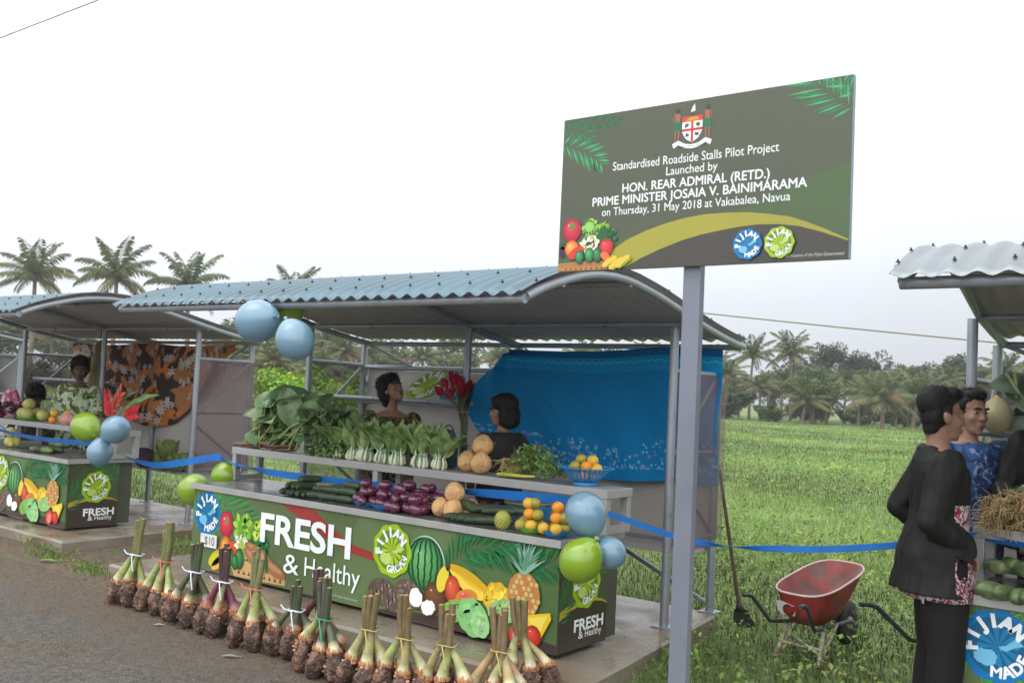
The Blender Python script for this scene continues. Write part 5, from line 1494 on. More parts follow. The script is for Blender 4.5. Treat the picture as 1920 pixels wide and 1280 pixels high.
mb = MB(); mb.ell(q + Vector((0, 0, 0.11)), (0.2, 0.12, 0.11), 18, 12, pm('dark_purple_sack', lin(58, 44, 58), 0.7, var=0.3, scale=9), None, (1, 1, 1), lambda p: p * (1 + 0.2 * nz3(p, 8)))
tag(mb.build('sack', None, None, q), 'slumped dark purple sack beside the cabbages on the left bench', 'sack')
# ---------------------------------------------------------------- right stall goods
SQ = []
r0 = random.Random(3)
mb = MB().ell((0, 0, 0.046), (0.085, 0.047, 0.046), 20, 12, M_squ, None, (1, 1, 1), lambda p: p * (1 + 0.03 * math.cos(6 * math.atan2(p.z, p.y))))
mb.ell((0.086, 0, 0.046), (0.006, 0.01, 0.01), 6, 5, M_cap)
SQ = Proto(tag(mb.build('green_squash', None), 'x', 'squash'))
for (px, py, l, a, lab) in [(1832, 1102, 0, 40, 'green squash lying nearest the counter corner on the right stall'), (1862, 1106, 0, 60, 'green squash at the front edge with its dark end forward, right stall'), (1890, 1112, 0, 80, 'green squash third along the front of the right counter'), (1915, 1118, 0, 50, 'green squash cut by the right picture edge'), (1838, 1080, 1, -35, 'striped green squash resting across the front ones by the shelf leg'), (1868, 1080, 1, -50, 'green squash in the second layer, middle of the right heap'), (1898, 1086, 1, -20, 'green squash in the second layer near the picture edge'), (1880, 1055, 2, 15, 'dark green squash topping the heap under the right shelf'), (1920, 1075, 1, 30, 'green squash in the second layer at the picture edge')]:
    p = atZ(px, py, Z_C + 0.045)
    SQ.put((p.x + 0.045, p.y + 0.02 + 0.05 * l, Z_C + 0.055 * l), (RP.uniform(-.3, .3), RP.uniform(-.15, .15), math.radians(a)), RP.uniform(0.78, 0.95), lab, 'green squashes on the right counter')
q = Vector((2.36, 0.84, Z_S))
herbs('herb_bunch', 'heap of green herb tops behind the tan roots on the right shelf', 1.98, 2.60, 0.84, Z_S, 0.25, 41, [lin(104, 126, 84), lin(120, 140, 96), lin(84, 110, 70)], lin(170, 146, 104), nl=900)
r = random.Random(44)
mb = MB()
for k in range(1100):
    f_ = r.random()
    b = Vector((2.09 + 0.55 * f_, 0.745 + r.uniform(-0.075, 0.07), Z_S + 0.008 + (0.06 + 0.12 * min(1, f_ * 3.5)) * r.random() ** 0.8))
    pts = [b]; d = Vector((r.uniform(-1, 0.6), r.uniform(-1, 0.2), r.uniform(-0.6, 0.6)))
    for j in range(4):
        d = (d + Vector((r.uniform(-.5, .5), r.uniform(-.5, .4), r.uniform(-.6, .2)))).normalized()
        q_ = pts[-1] + d * 0.024
        if q_.y > 0.70: q_.z = max(q_.z, Z_S + 0.004)
        pts.append(q_)
    mb.tube(pts, [0.003, 0.0028, 0.0024, 0.002, 0.0012], 4, M_stem, False, jit(lin(172, 148, 104), r, 0.28))
tag(mb.build('ginger_roots', None, None, (2.3, 0.74, Z_S)), 'mass of stringy tan roots hanging over the right shelf edge', 'roots')
q = atY(1868, 808, 1.45)
mb = MB(); mb.ell(q + Vector((0, 0, 0.09)), (0.085, 0.085, 0.10), 20, 14, pm('pale_papaya_skin', lin(176, 168, 130), 0.5, var=0.15, scale=8, second=lin(208, 168, 60), sscale=7, sthr=0.66), None, (1, 1, 1), lambda p: Vector((p.x * (1 - 1.8 * max(0, p.z)), p.y * (1 - 1.8 * max(0, p.z)), p.z * 1.05)))
mb.ell(q + Vector((0, 0, 0.19)), (0.018, 0.018, 0.016), 8, 6, M_or3)
tag(mb.build('papaya', None, None, q), 'pale papaya with yellow tip standing on the wire shelf by the man', 'papaya')
q = atY(1905, 800, 1.60)
t = thing('taro_leaf_bunch', 'large grey green taro leaves on the wire shelf at the right edge', 'leafy greens', q)
r = random.Random(46)
for k in range(20):
    lm = MB()
    e = atY(1925 + r.uniform(0, 90), 725 + r.uniform(0, 85), 1.66 + r.uniform(-0.12, 0.12))
    leaf(lm, e, (r.uniform(-1, .4), r.uniform(-.8, .2), r.uniform(-0.9, 0.5)), (-0.2, -0.9, 0.4), 0.22 * r.uniform(.8, 1.15), 0.17 * r.uniform(.8, 1.15), jit(r.choice([lin(98, 116, 100), lin(76, 96, 78), lin(112, 128, 108)]), r, 0.15), r.uniform(0.2, .9), 0.25, 0.05, 7, k)
    lm.build('leaf', None, t)
sm = MB()
for k in range(8):
    b = q + Vector((r.uniform(0, .3), r.uniform(-.05, .05), 0.01))
    sm.tube([b, b + Vector((r.uniform(-.05, .05), -0.02, 0.15)), b + Vector((r.uniform(-.1, .1), -0.05, 0.3))], 0.011, 6, M_stem, True, lin(150, 158, 120))
sm.build('stems', None, t)
# ---------------------------------------------------------------- bundles of taro standing on the road edge
M_corm = pm('taro_corm_skin', lin(122, 92, 74), 0.5, var=0.5, scale=30, bump=1.0, bscale=70, second=lin(74, 54, 46), sscale=22, sthr=0.48)
M_stalk = pm('taro_stalk', rough=0.5, var=0.18, scale=22, attr=True, bump=0.15, bscale=40)
M_ring = pm('torn_leaf_base', lin(178, 118, 74), 0.7, var=0.35, scale=40)
M_spot = pm('taro_flesh_scar', lin(196, 140, 112), 0.7)
def taro_bundle(px, py, H, n, sty, tie, lean, label, seed, spread=1.0, on=None):
    r = random.Random(seed)
    base = on if on is not None else atZ(px, py, ZG)
    t = thing('taro_bundle', label, 'taro', base, 'tied taro bundles standing along the road edge')
    tz = H * r.uniform(0.60, 0.66)
    tp = base + Vector((lean * 0.7, r.uniform(-.01, .01), tz))
    for k in range(n):
        off = (k - (n - 1) / 2)
        row = k % 2
        x = off * 0.070 * spread + r.uniform(-.012, .012); y = (0.062 if row else -0.035) + r.uniform(-.012, .012)
        cw = r.uniform(0.050, 0.060); ch = r.uniform(0.090, 0.112)
        c = base + Vector((x, y, ch * 0.93))
        tl = Vector((-x * 0.25, 0, 1)).normalized()
        mb = MB()
        sx = r.uniform(0, 50)
        ax = Vector((-x * 0.55 + r.uniform(-.08, .08), -y * 0.5 + r.uniform(-.06, .06), 0.32)).normalized()
        RM = Vector((0, 0, 1)).rotation_difference(ax).to_matrix()
        sq = r.uniform(0.85, 1.15)
        mb.ell(c, (cw * sq, cw / sq, ch), 26, 22, M_corm, RM, (1, 1, 1), lambda p: Vector((p.x * (1.0 - 0.9 * max(0, p.z) * 2.2), p.y * (1.0 - 0.9 * max(0, p.z) * 2.2), p.z)) * (1 + 0.24 * nz3((p.x + sx, p.y, p.z), 14) + 0.14 * nz3((p.x, p.y + sx, p.z), 38) + 0.025 * math.sin(p.z * 260 + sx)))
        for j in range(13):
            a = r.uniform(0, 6.28); e = r.uniform(-0.7, 0.8)
            d = Vector((math.cos(a) * math.cos(e) * cw, math.sin(a) * math.cos(e) * cw, math.sin(e) * ch)) * r.uniform(0.93, 1.0)
            mb.ell(c + RM @ d * 0.97, (r.uniform(0.006, 0.013), r.uniform(0.006, 0.013), r.uniform(0.004, 0.009)), 7, 5, M_spot if r.random() < 0.3 else M_corm)
        for j in range(16):
            a = r.uniform(0, 6.28); b = c + Vector((cw * 0.85 * math.cos(a), cw * 0.85 * math.sin(a), ch * r.uniform(-0.7, 0.3)))
            mb.tube([b, b + Vector((0.02 * math.cos(a), 0.02 * math.sin(a), -0.015)), b + Vector((0.03 * math.cos(a + .5), 0.03 * math.sin(a + .5), -0.03))], 0.0015, 3, M_corm, False)
        cm = mb
        for j in range(22):     # torn fibrous collar where the leaf bases were cut away
            a = 2 * PI * j / 22 + r.uniform(-.1, .1)
            b = c + RM @ Vector((cw * 0.62 * math.cos(a), cw * 0.62 * math.sin(a), ch * 0.70))
            mb.tube([b, b + RM @ Vector((0.006 * math.cos(a), 0.006 * math.sin(a), 0.012)), b + RM @ Vector((-0.004 * math.cos(a), -0.004 * math.sin(a), r.uniform(0.02, 0.034)))], [0.006, 0.004, 0.001], 4, M_ring, False)
        neck = c + RM @ Vector((0, 0, ch * 0.80))
        sx_, sy_ = (k % 3 - 1) * 0.030, (k // 3 - 0.5) * 0.030
        tiep = tp + Vector((sx_ * 0.8, sy_ * 0.8, 0))
        topz = H * r.uniform(0.90, 1.04)
        top = base + Vector((lean + sx_ * 1.25 + r.uniform(-.008, .008), sy_ * 1.2 + r.uniform(-.008, .008), topz))
        pts = [neck - Vector((0, 0, 0.03)), neck, neck.lerp(tiep, 0.25) + Vector((x * 0.02, 0, 0.004)), neck.lerp(tiep, 0.6) + Vector((x * 0.05 + r.uniform(-.006, .006), r.uniform(-.006, .006), 0)), tiep, tiep.lerp(top, 0.5) + Vector((r.uniform(-.008, .008), r.uniform(-.006, .006), 0)), top]
        base_c = {'green': lin(150, 160, 96), 'olive': lin(150, 146, 98), 'purple': lin(112, 52, 66), 'dark': lin(78, 82, 58), 'tan': lin(160, 140, 96)}[sty if r.random() < 0.75 else r.choice(['green', 'olive'])]
        topc = {'green': lin(112, 112, 70), 'olive': lin(112, 98, 66), 'purple': lin(76, 54, 54), 'dark': lin(72, 78, 56), 'tan': lin(120, 102, 72)}[sty]
        pale = lin(206, 200, 166) if sty != 'purple' else lin(190, 140, 140)
        colr = [lin(176, 112, 78), pale, base_c, base_c, topc, topc]
        sm = MB()
        fk = r.uniform(0.82, 1.12)
        rr_ = [q * fk for q in (0.037, 0.034, 0.027, 0.0205, 0.0170, 0.0175, 0.0175)]
        # several short rings so that each stretch of the stalk carries its own colour
        P2 = []; R2 = []; C2 = []
        for i in range(6):
            for q in range(4):
                f = q / 4
                P2.append(pts[i].lerp(pts[i + 1], f)); R2.append(rr_[i] + (rr_[i + 1] - rr_[i]) * f)
                ca, cb = colr[i], colr[min(5, i + 1)]
                C2.append(tuple((ca[m] + (cb[m] - ca[m]) * f) * r.uniform(0.9, 1.1) for m in range(3)))
        P2.append(pts[6]); R2.append(rr_[6])
        nb = 8
        cl = []
        for i in range(len(P2) - 1): cl += [C2[i]] * nb
        sm.tube(P2, R2, nb, M_stalk, False, cl)
        sm.ell(top, (0.0155, 0.0155, 0.004), 8, 4, M_stalk, None, lin(150, 128, 88))
        # the corm carries its stalk
        co_ = cm.build('corm', None, t)
        so_ = sm.build('stalk', None, t)
    if tie:
        tm = MB()
        M_t = pm('tie_' + tie, {'white': lin(206, 208, 226), 'red': lin(196, 110, 96), 'green': lin(60, 150, 110), 'tan': lin(176, 156, 96)}[tie], 0.6)
        rr = 0.052
        tm.tube([tp + Vector((rr * math.cos(2 * PI * k / 18), rr * 0.9 * math.sin(2 * PI * k / 18), 0.004 * math.sin(k))) for k in range(19)], 0.005 if tie == 'white' else 0.0035, 6, M_t, False)
        f0 = tp + Vector((0.01, -rr * 0.95, 0))
        tm.tube([f0, f0 + Vector((0.03, -0.02, -0.03)), f0 + Vector((0.05, -0.02, -0.10))], 0.004, 5, M_t, False)
        if tie in ('white', 'red'): tm.tube([f0, f0 + Vector((-0.04, -0.02, 0.01)), f0 + Vector((-0.07, -0.02, 0.03))], 0.0045, 5, M_t, False)
        tm.build('tie', None, t)
    return t
TB = [(243, 1134, 0.60, 4, 'green', 'white', 0.10, 'taro bundle farthest left, white tie, green stalks leaning right'),
      (301, 1151, 0.60, 5, 'green', 'red', 0.05, 'taro bundle with a thin red tie, next to the leftmost bundle'),
      (352, 1172, 0.55, 4, 'dark', 'white', 0.08, 'short taro bundle below the price card, white tie hanging down'),
      (408, 1190, 0.56, 4, 'purple', 'white', 0.05, 'taro bundle with purple stalks and a white tie'),
      (473, 1216, 0.58, 4, 'green', 'red', 0.02, 'taro bundle with pale green stalks and red tie before the basket print'),
      (541, 1232, 0.45, 4, 'dark', 'white', 0.06, 'short dark taro bundle with a white tie'),
      (604, 1266, 0.52, 5, 'dark', 'green', 0.00, 'taro bundle with a bright green tie and big round corms'),
      (682, 1298, 0.53, 4, 'olive', 'tan', 0.03, 'taro bundle with a tan tie before the printed taro corms'),
      (752, 1316, 0.53, 4, 'olive', 'tan', 0.01, 'taro bundle before the printed coconuts, loose straw tie curling out'),
      (832, 1334, 0.53, 5, 'olive', 'tan', 0.01, 'taro bundle before the printed cabbage, straw tie low down'),
      (932, 1352, 0.55, 5, 'tan', 'tan', 0.0, 'front taro bundle with thick brown stalks cut square')]
for k, b in enumerate(TB): taro_bundle(*b, seed=200 + k)
taro_bundle(0, 0, 0.50, 4, 'purple', None, 0.03, 'taro bundle half hidden behind the green tied one, a tall stalk showing', 300, 1.0, atZ(590, 1228, ZG))
taro_bundle(0, 0, 0.48, 4, 'olive', None, -0.06, 'rightmost taro bundle leaning left behind the thick brown stalks', 301, 1.0, atZ(985, 1302, ZG))
# ================================================================ people
def fuse(mb, voxel=0.008, sm=4, crumple=0.0, cs=9.0, cut=None):
    """grow one continuous surface out of overlapping closed shells"""
    me = bpy.data.meshes.new('fused'); me.from_pydata([tuple(v) for v in mb.v], [], mb.f)
    o = bpy.data.objects.new('fused', me); COL.objects.link(o)
    md = o.modifiers.new('r', 'REMESH'); md.mode = 'VOXEL'; md.voxel_size = voxel
    if sm:
        m2 = o.modifiers.new('s', 'SMOOTH'); m2.factor = 0.5; m2.iterations = sm
    dg = bpy.context.evaluated_depsgraph_get(); dg.update()
    ev = o.evaluated_get(dg); em = ev.to_mesh()
    vs = [Vector(v.co) for v in em.vertices]; ns = [Vector(v.normal) for v in em.vertices]
    fs = [list(p.vertices) for p in em.polygons]
    ev.to_mesh_clear()
    bpy.data.objects.remove(o); bpy.data.meshes.remove(me)
    if crumple:
        vs = [v + n * (crumple * (nz3((v.x * cs, v.y * cs, v.z * cs * 0.3)) + 0.5 * nz3((v.x * cs * 2.3, v.y * cs * 2.3, v.z * cs * 0.9 + v.x * 8)))) for v, n in zip(vs, ns)]
    if cut: fs = [f for f in fs if not cut(sum((vs[i] for i in f), Vector()) / len(f))]
    return vs, fs
def loft(mb, rings, n=24):
    vs = []; fs = []
    for (z, cx, cy, rx, ry) in rings:
        for k in range(n):
            a = 2 * PI * k / n
            vs.append((cx + rx * math.cos(a), cy + ry * math.sin(a), z))
    for i in range(len(rings) - 1):
        for k in range(n):
            k2 = (k + 1) % n
            fs.append((i * n + k, i * n + k2, (i + 1) * n + k2, (i + 1) * n + k))
    fs.append(list(range(n))[::-1]); fs.append([(len(rings) - 1) * n + k for k in range(n)])
    mb.add(vs, fs, None, True)
def limb(mb, pts, rad):
    P = []; R_ = []
    for i in range(len(pts) - 1):
        for q in range(4):
            f = q / 4
            P.append(Vector(pts[i]).lerp(Vector(pts[i + 1]), f)); R_.append(rad[i] + (rad[i + 1] - rad[i]) * f)
    P.append(Vector(pts[-1])); R_.append(rad[-1])
    mb.tube(P, R_, 14)
    for p, r in zip(pts, rad): mb.ell(p, r, 14, 10)
def hand(mb, w, d, side):
    """palm, four bent fingers of different length and a thumb from the side of the palm"""
    w = Vector(w); d = Vector(d).normalized()
    s_ = d.cross(Vector((0, 0, 1)));  s_ = s_.normalized() if s_.length > 0.1 else Vector((1, 0, 0))
    u_ = s_.cross(d)
    mb.ell(w + d * 0.045, (0.036, 0.036, 0.036), 10, 8, None, None, (1, 1, 1), None)
    mb.tube([w - d * 0.01, w + d * 0.03, w + d * 0.075], [0.026, 0.036, 0.036], 10)
    for k, L in enumerate((0.065, 0.078, 0.072, 0.056)):
        b = w + d * 0.078 + s_ * ((k - 1.5) * 0.019)
        mb.tube([b, b + d * L * 0.4 - u_ * 0.006, b + d * L * 0.72 - u_ * 0.024, b + d * L * 0.82 - u_ * 0.044], [0.0095, 0.009, 0.0085, 0.007], 7)
    b = w + d * 0.03 - s_ * 0.034 * side
    mb.tube([b, b - s_ * 0.022 * side + d * 0.025, b - s_ * 0.026 * side + d * 0.055 - u_ * 0.01], [0.012, 0.011, 0.008], 7)
TOR_M = [(0.86, 0, 0, 0.155, 0.11), (0.95, 0, -0.005, 0.168, 0.12), (1.08, 0, 0, 0.155, 0.108), (1.22, 0, 0.005, 0.172, 0.118), (1.34, 0, 0.0, 0.185, 0.115), (1.415, 0, -0.01, 0.155, 0.085), (1.455, 0, -0.015, 0.075, 0.06)]
TOR_F = [(0.84, 0, -0.005, 0.172, 0.125), (0.94, 0, -0.01, 0.178, 0.13), (1.08, 0, 0.005, 0.150, 0.112), (1.20, 0, 0.018, 0.160, 0.128), (1.30, 0, 0.012, 0.165, 0.122), (1.395, 0, -0.01, 0.145, 0.082), (1.44, 0, -0.015, 0.065, 0.055)]
def head_parts(mb, M):
    E_ = lambda c, r: mb.ell(M @ Vector(c), r, 18, 12, None, M.to_3x3())
    E_((0, -0.015, 0.045), (0.074, 0.094, 0.080)); E_((0, 0.028, -0.02), (0.062, 0.064, 0.085)); E_((0, 0.040, -0.075), (0.045, 0.046, 0.038))
    E_((0, 0.066, -0.098), (0.024, 0.022, 0.016)); E_((0.036, 0.058, -0.022), (0.026, 0.026, 0.024)); E_((-0.036, 0.058, -0.022), (0.026, 0.026, 0.024))
    E_((0, 0.082, 0.030), (0.046, 0.014, 0.012))
    for i in range(5):
        f = i / 4; E_((0, 0.090 + 0.016 * f, 0.018 - 0.042 * f), (0.009 + 0.004 * f, 0.010, 0.010))
    E_((0.013, 0.096, -0.026), (0.010, 0.011, 0.009)); E_((-0.013, 0.096, -0.026), (0.010, 0.011, 0.009))
    E_((0, 0.088, -0.055), (0.026, 0.013, 0.008)); E_((0, 0.086, -0.068), (0.022, 0.013, 0.009))
    for s in (-1, 1):
        E_((s * 0.076, -0.005, 0.0), (0.012, 0.022, 0.033)); E_((s * 0.083, -0.014, 0.006), (0.007, 0.014, 0.024))
M_eyew = pm('eye_white', lin(150, 140, 132), 0.35); M_eyed = pm('eye_dark', lin(26, 18, 14), 0.2)
M_hair = pm('black_hair', lin(24, 21, 20), 0.6, var=0.35, scale=40, bump=0.4, bscale=120, spec=0.3)
M_lash = pm('eyebrow_hair', lin(24, 18, 16), 0.7)
def person(label, loc, face, sc, skin, lips, male=True, arms=None, head_face=None, pitch=0.0, tilt=0.0, hair='short', clothes=(), seat=False, stance=0.0, look_eyes=True, lean=0.0, fat=1.0):
    th = math.atan2(-face[0], face[1])
    t = thing('person', label, 'person', loc, None, th)
    t.scale = (sc, sc, sc)
    dz = -0.42 if seat else 0.0
    tor = [(z + dz, cx, cy + lean * (z - 0.9), rx, ry) for z, cx, cy, rx, ry in (TOR_M if male else TOR_F)]
    tor = [(z, cx, cy, rx * (fat if z - dz < 1.42 else 1), ry * (fat if z - dz < 1.42 else 1)) for z, cx, cy, rx, ry in tor]
    hf = head_face or face
    hth = math.atan2(-hf[0], hf[1]) - th
    neck = Vector((0, -0.015 + lean * 0.5, 1.44 + dz))
    M = Matrix.Translation(neck + Vector((0, 0.015 + lean * 0.12, 0.165))) @ Matrix.Rotation(hth, 4, 'Z') @ Matrix.Rotation(pitch, 4, 'X') @ Matrix.Rotation(tilt, 4, 'Y')
    mb = MB()
    head_parts(mb, M)
    hc = M @ Vector((0, -0.025, -0.06))
    limb(mb, [neck - Vector((0, 0, 0.04)), neck.lerp(hc, 0.5), hc], [0.062, 0.052, 0.052] if male else [0.056, 0.046, 0.047])
    loft(mb, tor)
    shz = (1.40 if male else 1.375) + dz
    sw = 0.185 if male else 0.165 * fat
    A_ = arms or {}
    arm_pts = {}
    for s, key in ((1, 'R'), (-1, 'L')):
        S_ = Vector((s * sw, -0.008 + lean * 0.45, shz - 0.02))
        el, wr = A_.get(key, ((s * 0.25, -0.03, 1.10), (s * 0.25, 0.06, 0.86)))
        el = Vector(el) + Vector((0, lean * 0.3, dz)); wr = Vector(wr) + Vector((0, lean * 0.1, dz))
        k = 1.0 if male else 0.92
        limb(mb, [S_, S_.lerp(el, 0.45), el, el.lerp(wr, 0.4), wr], [0.058 * k, 0.050 * k, 0.041 * k, 0.040 * k, 0.027 * k])
        hand(mb, wr, wr - el, s)
        arm_pts[key] = (S_, el, wr)
    hips = 0.90 + dz
    legs = {}
    for s in (1, -1):
        H_ = Vector((s * 0.088, 0, hips))
        if seat: K_ = Vector((s * 0.11, 0.40, hips - 0.02)); F_ = Vector((s * 0.12, 0.42, 0.07))
        else: K_ = Vector((s * (0.10 + stance), 0.02, 0.48)); F_ = Vector((s * (0.11 + stance * 1.5), -0.02, 0.07))
        limb(mb, [H_, H_.lerp(K_, 0.5), K_, K_.lerp(F_, 0.35), F_], [0.092, 0.078, 0.056, 0.056, 0.037])
        limb(mb, [F_ + Vector((0, -0.03, -0.035)), F_ + Vector((0, 0.08, -0.04)), F_ + Vector((0.005 * s, 0.16, -0.048))], [0.035, 0.034, 0.022])
        legs[s] = (H_, K_, F_)
    vs, fs = fuse(mb, 0.0075, 3)
    WLOC[t.name] = Vector((0, 0, 0))
    MB().add(vs, fs, skin, True).build('body', None, t)
    # eyes, brows, lips
    for s in (-1, 1):
        em = MB()
        em.ell(M @ Vector((s * 0.031, 0.0795, 0.010)), (0.0135, 0.0085, 0.0062), 12, 8, M_eyew, M.to_3x3())
        em.ell(M @ Vector((s * 0.031 + 0.002, 0.0865, 0.010)), (0.0066, 0.0045, 0.0060), 10, 6, M_eyed, M.to_3x3())
        em.build('eye', None, t)
        bm_ = MB(); bm_.tube([M @ Vector((s * 0.013, 0.0955, 0.030)), M @ Vector((s * 0.032, 0.092, 0.036)), M @ Vector((s * 0.052, 0.078, 0.030))], [0.0055, 0.0068, 0.0035], 6, M_lash)
        bm_.build('eyebrow', None, t)
    lm = MB()
    lm.ell(M @ Vector((0, 0.0945, -0.0555)), (0.024, 0.0085, 0.0055), 12, 6, lips, M.to_3x3()); lm.ell(M @ Vector((0, 0.0925, -0.0665)), (0.021, 0.0088, 0.0065), 12, 6, lips, M.to_3x3())
    lm.build('lips', None, t)
    # hair
    hm = MB()
    H_ = lambda c, r: hm.ell(M @ Vector(c), r, 20, 14, None, M.to_3x3())
    if hair == 'short':
        H_((0, -0.026, 0.066), (0.081, 0.096, 0.079)); H_((0, -0.045, 0.01), (0.079, 0.076, 0.085)); H_((0, 0.030, 0.108), (0.062, 0.056, 0.030))
        H_((0.067, 0.004, 0.045), (0.015, 0.028, 0.035)); H_((-0.067, 0.004, 0.045), (0.015, 0.028, 0.035)); hv = fuse(hm, 0.006, 3, 0.004, 18)
    elif hair == 'full':
        H_((0, -0.030, 0.072), (0.083, 0.097, 0.083)); H_((0, -0.040, 0.008), (0.078, 0.064, 0.080)); H_((0, 0.030, 0.116), (0.070, 0.062, 0.036)); H_((0, -0.050, -0.050), (0.058, 0.040, 0.045)); H_((0.07, -0.002, 0.03), (0.016, 0.024, 0.05)); H_((-0.07, -0.002, 0.03), (0.016, 0.024, 0.05)); hv = fuse(hm, 0.006, 3, 0.004, 16)
    elif hair == 'curly':
        H_((0, -0.030, 0.085), (0.105, 0.108, 0.090)); H_((0, -0.055, 0.01), (0.103, 0.092, 0.10)); H_((0, 0.020, 0.115), (0.080, 0.070, 0.046)); H_((0, -0.085, -0.06), (0.07, 0.045, 0.06)); H_((0.078, -0.01, 0.04), (0.025, 0.04, 0.05)); H_((-0.078, -0.01, 0.04), (0.025, 0.04, 0.05)); hv = fuse(hm, 0.006, 1, 0.013, 34)
    else:  # bob
        H_((0, -0.030, 0.075), (0.112, 0.120, 0.095)); H_((0, -0.052, -0.02), (0.128, 0.110, 0.115)); H_((0, -0.055, -0.085), (0.136, 0.100, 0.06)); H_((0.100, 0.000, -0.03), (0.026, 0.050, 0.095)); H_((-0.100, 0.000, -0.03), (0.026, 0.050, 0.095)); H_((0, 0.045, 0.110), (0.066, 0.05, 0.03)); hv = fuse(hm, 0.006, 2, 0.004, 40)
    hb = MB().add(hv[0], hv[1], M_hair, True)
    rh = random.Random(len(hv[0]))
    for _ in range(1500):
        f = rh.choice(hv[1]); p = sum((hv[0][i] for i in f), Vector()) / len(f)
        nn = (hv[0][f[1]] - hv[0][f[0]]).cross(hv[0][f[2]] - hv[0][f[0]])
        if nn.length < 1e-9: continue
        nn.normalize()
        dn = (M.to_3x3() @ Vector((rh.uniform(-.3, .3), -0.35, -0.9))); dn = dn - nn * dn.dot(nn)
        if hair == 'curly': dn = Vector((rh.uniform(-1, 1), rh.uniform(-1, 1), rh.uniform(-1, 1))) * 0.5 + nn * 0.9
        else: dn = dn + nn * rh.uniform(0.05, 0.30)
        if dn.length < 1e-3: continue
        dn.normalize(); L_ = rh.uniform(0.014, 0.030)
        sd_ = nn.cross(dn)
        sd_ = sd_.normalized() * 0.0016 if sd_.length > 1e-3 else Vector((0.0016, 0, 0))
        hb.add([p - sd_, p + sd_, p + dn * L_], [(0, 1, 2)], M_hair, False)
    hb.build('hair', None, t)
    # clothes: each a shell around the body it covers
    for c in clothes:
        cm = MB()
        g = c.get('grow', 0.02)
        if 'torso' in c:
            z0, z1 = c['torso']; fl = c.get('flare', 0.0)
            rg_ = []
            zs = [z0 + (z1 - z0) * i / 14 for i in range(15)]
            for z in zs:
                zz = z
                for (a, b) in zip(tor[:-1], tor[1:]):
                    if a[0] <= zz + dz <= b[0] or (b is tor[-1] and zz + dz > b[0]) or (a is tor[0] and zz + dz < a[0]):
                        f = min(1, max(0, (zz + dz - a[0]) / (b[0] - a[0])))
                        rx = a[3] + (b[3] - a[3]) * f; ry = a[4] + (b[4] - a[4]) * f; cy = a[2] + (b[2] - a[2]) * f
                        break
                e_ = fl * max(0, (1.15 - z)) + g
                rg_.append((z + dz, 0, cy, rx + e_, ry + e_ * c.get('gy', 1.0)))
            loft(cm, rg_)
        if 'sleeve' in c:
            for key in c.get('which', 'RL'):
                S_, el, wr = arm_pts[key]
                L_ = c['sleeve']
                sg_ = c.get('sg', g)
                k = 1.0 if male else 0.92 * fat
                if L_ >= 1.5: limb(cm, [S_, S_.lerp(el, 0.5), el, el.lerp(wr, 0.5), el.lerp(wr, L_ - 1.0 if L_ < 2 else 0.97)], [0.060 * k + sg_, 0.054 * k + sg_, 0.046 * k + sg_, 0.042 * k + sg_, 0.031 * k + sg_])
                else: limb(cm, [S_, S_.lerp(el, L_ * 0.5), S_.lerp(el, L_)], [0.060 * k + sg_, 0.056 * k + sg_, 0.052 * k + sg_])
        if 'collar' in c:
            cm.tube([neck + Vector((0.07 * math.cos(2 * PI * i / 20), 0.066 * math.sin(2 * PI * i / 20) - 0.004, -0.012 + 0.018 * (-math.sin(2 * PI * i / 20)))) for i in range(21)], c['collar'], 8, None, False)
        if c.get('trousers'):
            for s in (1, -1):
                h_, k_, f_ = legs[s]
                limb(cm, [h_ + Vector((0, 0, 0.02)), h_.lerp(k_, 0.5), k_, k_.lerp(f_, 0.5), f_ + Vector((0, 0, -0.02))], [0.10 + g, 0.088 + g, 0.068 + g, 0.064 + g, 0.062 + g])
            loft(cm, [(hips - 0.08, 0, 0, 0.165 + g * 0.6, 0.115 + g * 0.6), (hips, 0, 0, 0.172 + g * 0.5, 0.122 + g * 0.5), (hips + 0.10, 0, 0, 0.16 + g * 0.4, 0.115 + g * 0.4)])
        if c.get('skirt'):
            zb = c['skirt']
            if seat: loft(cm, [(hips - 0.12, 0, 0.16, 0.22, 0.30), (hips, 0, 0.14, 0.21, 0.28), (hips + 0.12, 0, 0.02, 0.18, 0.15)])
            else: loft(cm, [(zb, 0, 0.01, 0.25, 0.20), (0.6, 0, 0.005, 0.225, 0.175), (0.85, 0, -0.01, 0.195, 0.15), (1.0, 0, 0, 0.165, 0.125)])
        vs, fs = fuse(cm, c.get('voxel', 0.009), 3, c.get('crumple', 0.006), c.get('cs', 9), c.get('cut'))
        o = MB().add(vs, fs, c['mat'], True).build(c['name'], None, t, solid=0.004 if c.get('cut') else 0)
        if c.get('label'): o['label'] = c['label']
    return t, M
def seg_dist(p, a, b):
    a = Vector(a); d = Vector(b) - a
    t = max(0, min(1, (p - a).dot(d) / d.dot(d)))
    return (p - a - d * t).length
def fdir(r, f):
    v = Vector((CR.x, CR.y, 0)).normalized() * r + Vector((CF.x, CF.y, 0)).normalized() * f
    return v.normalized()
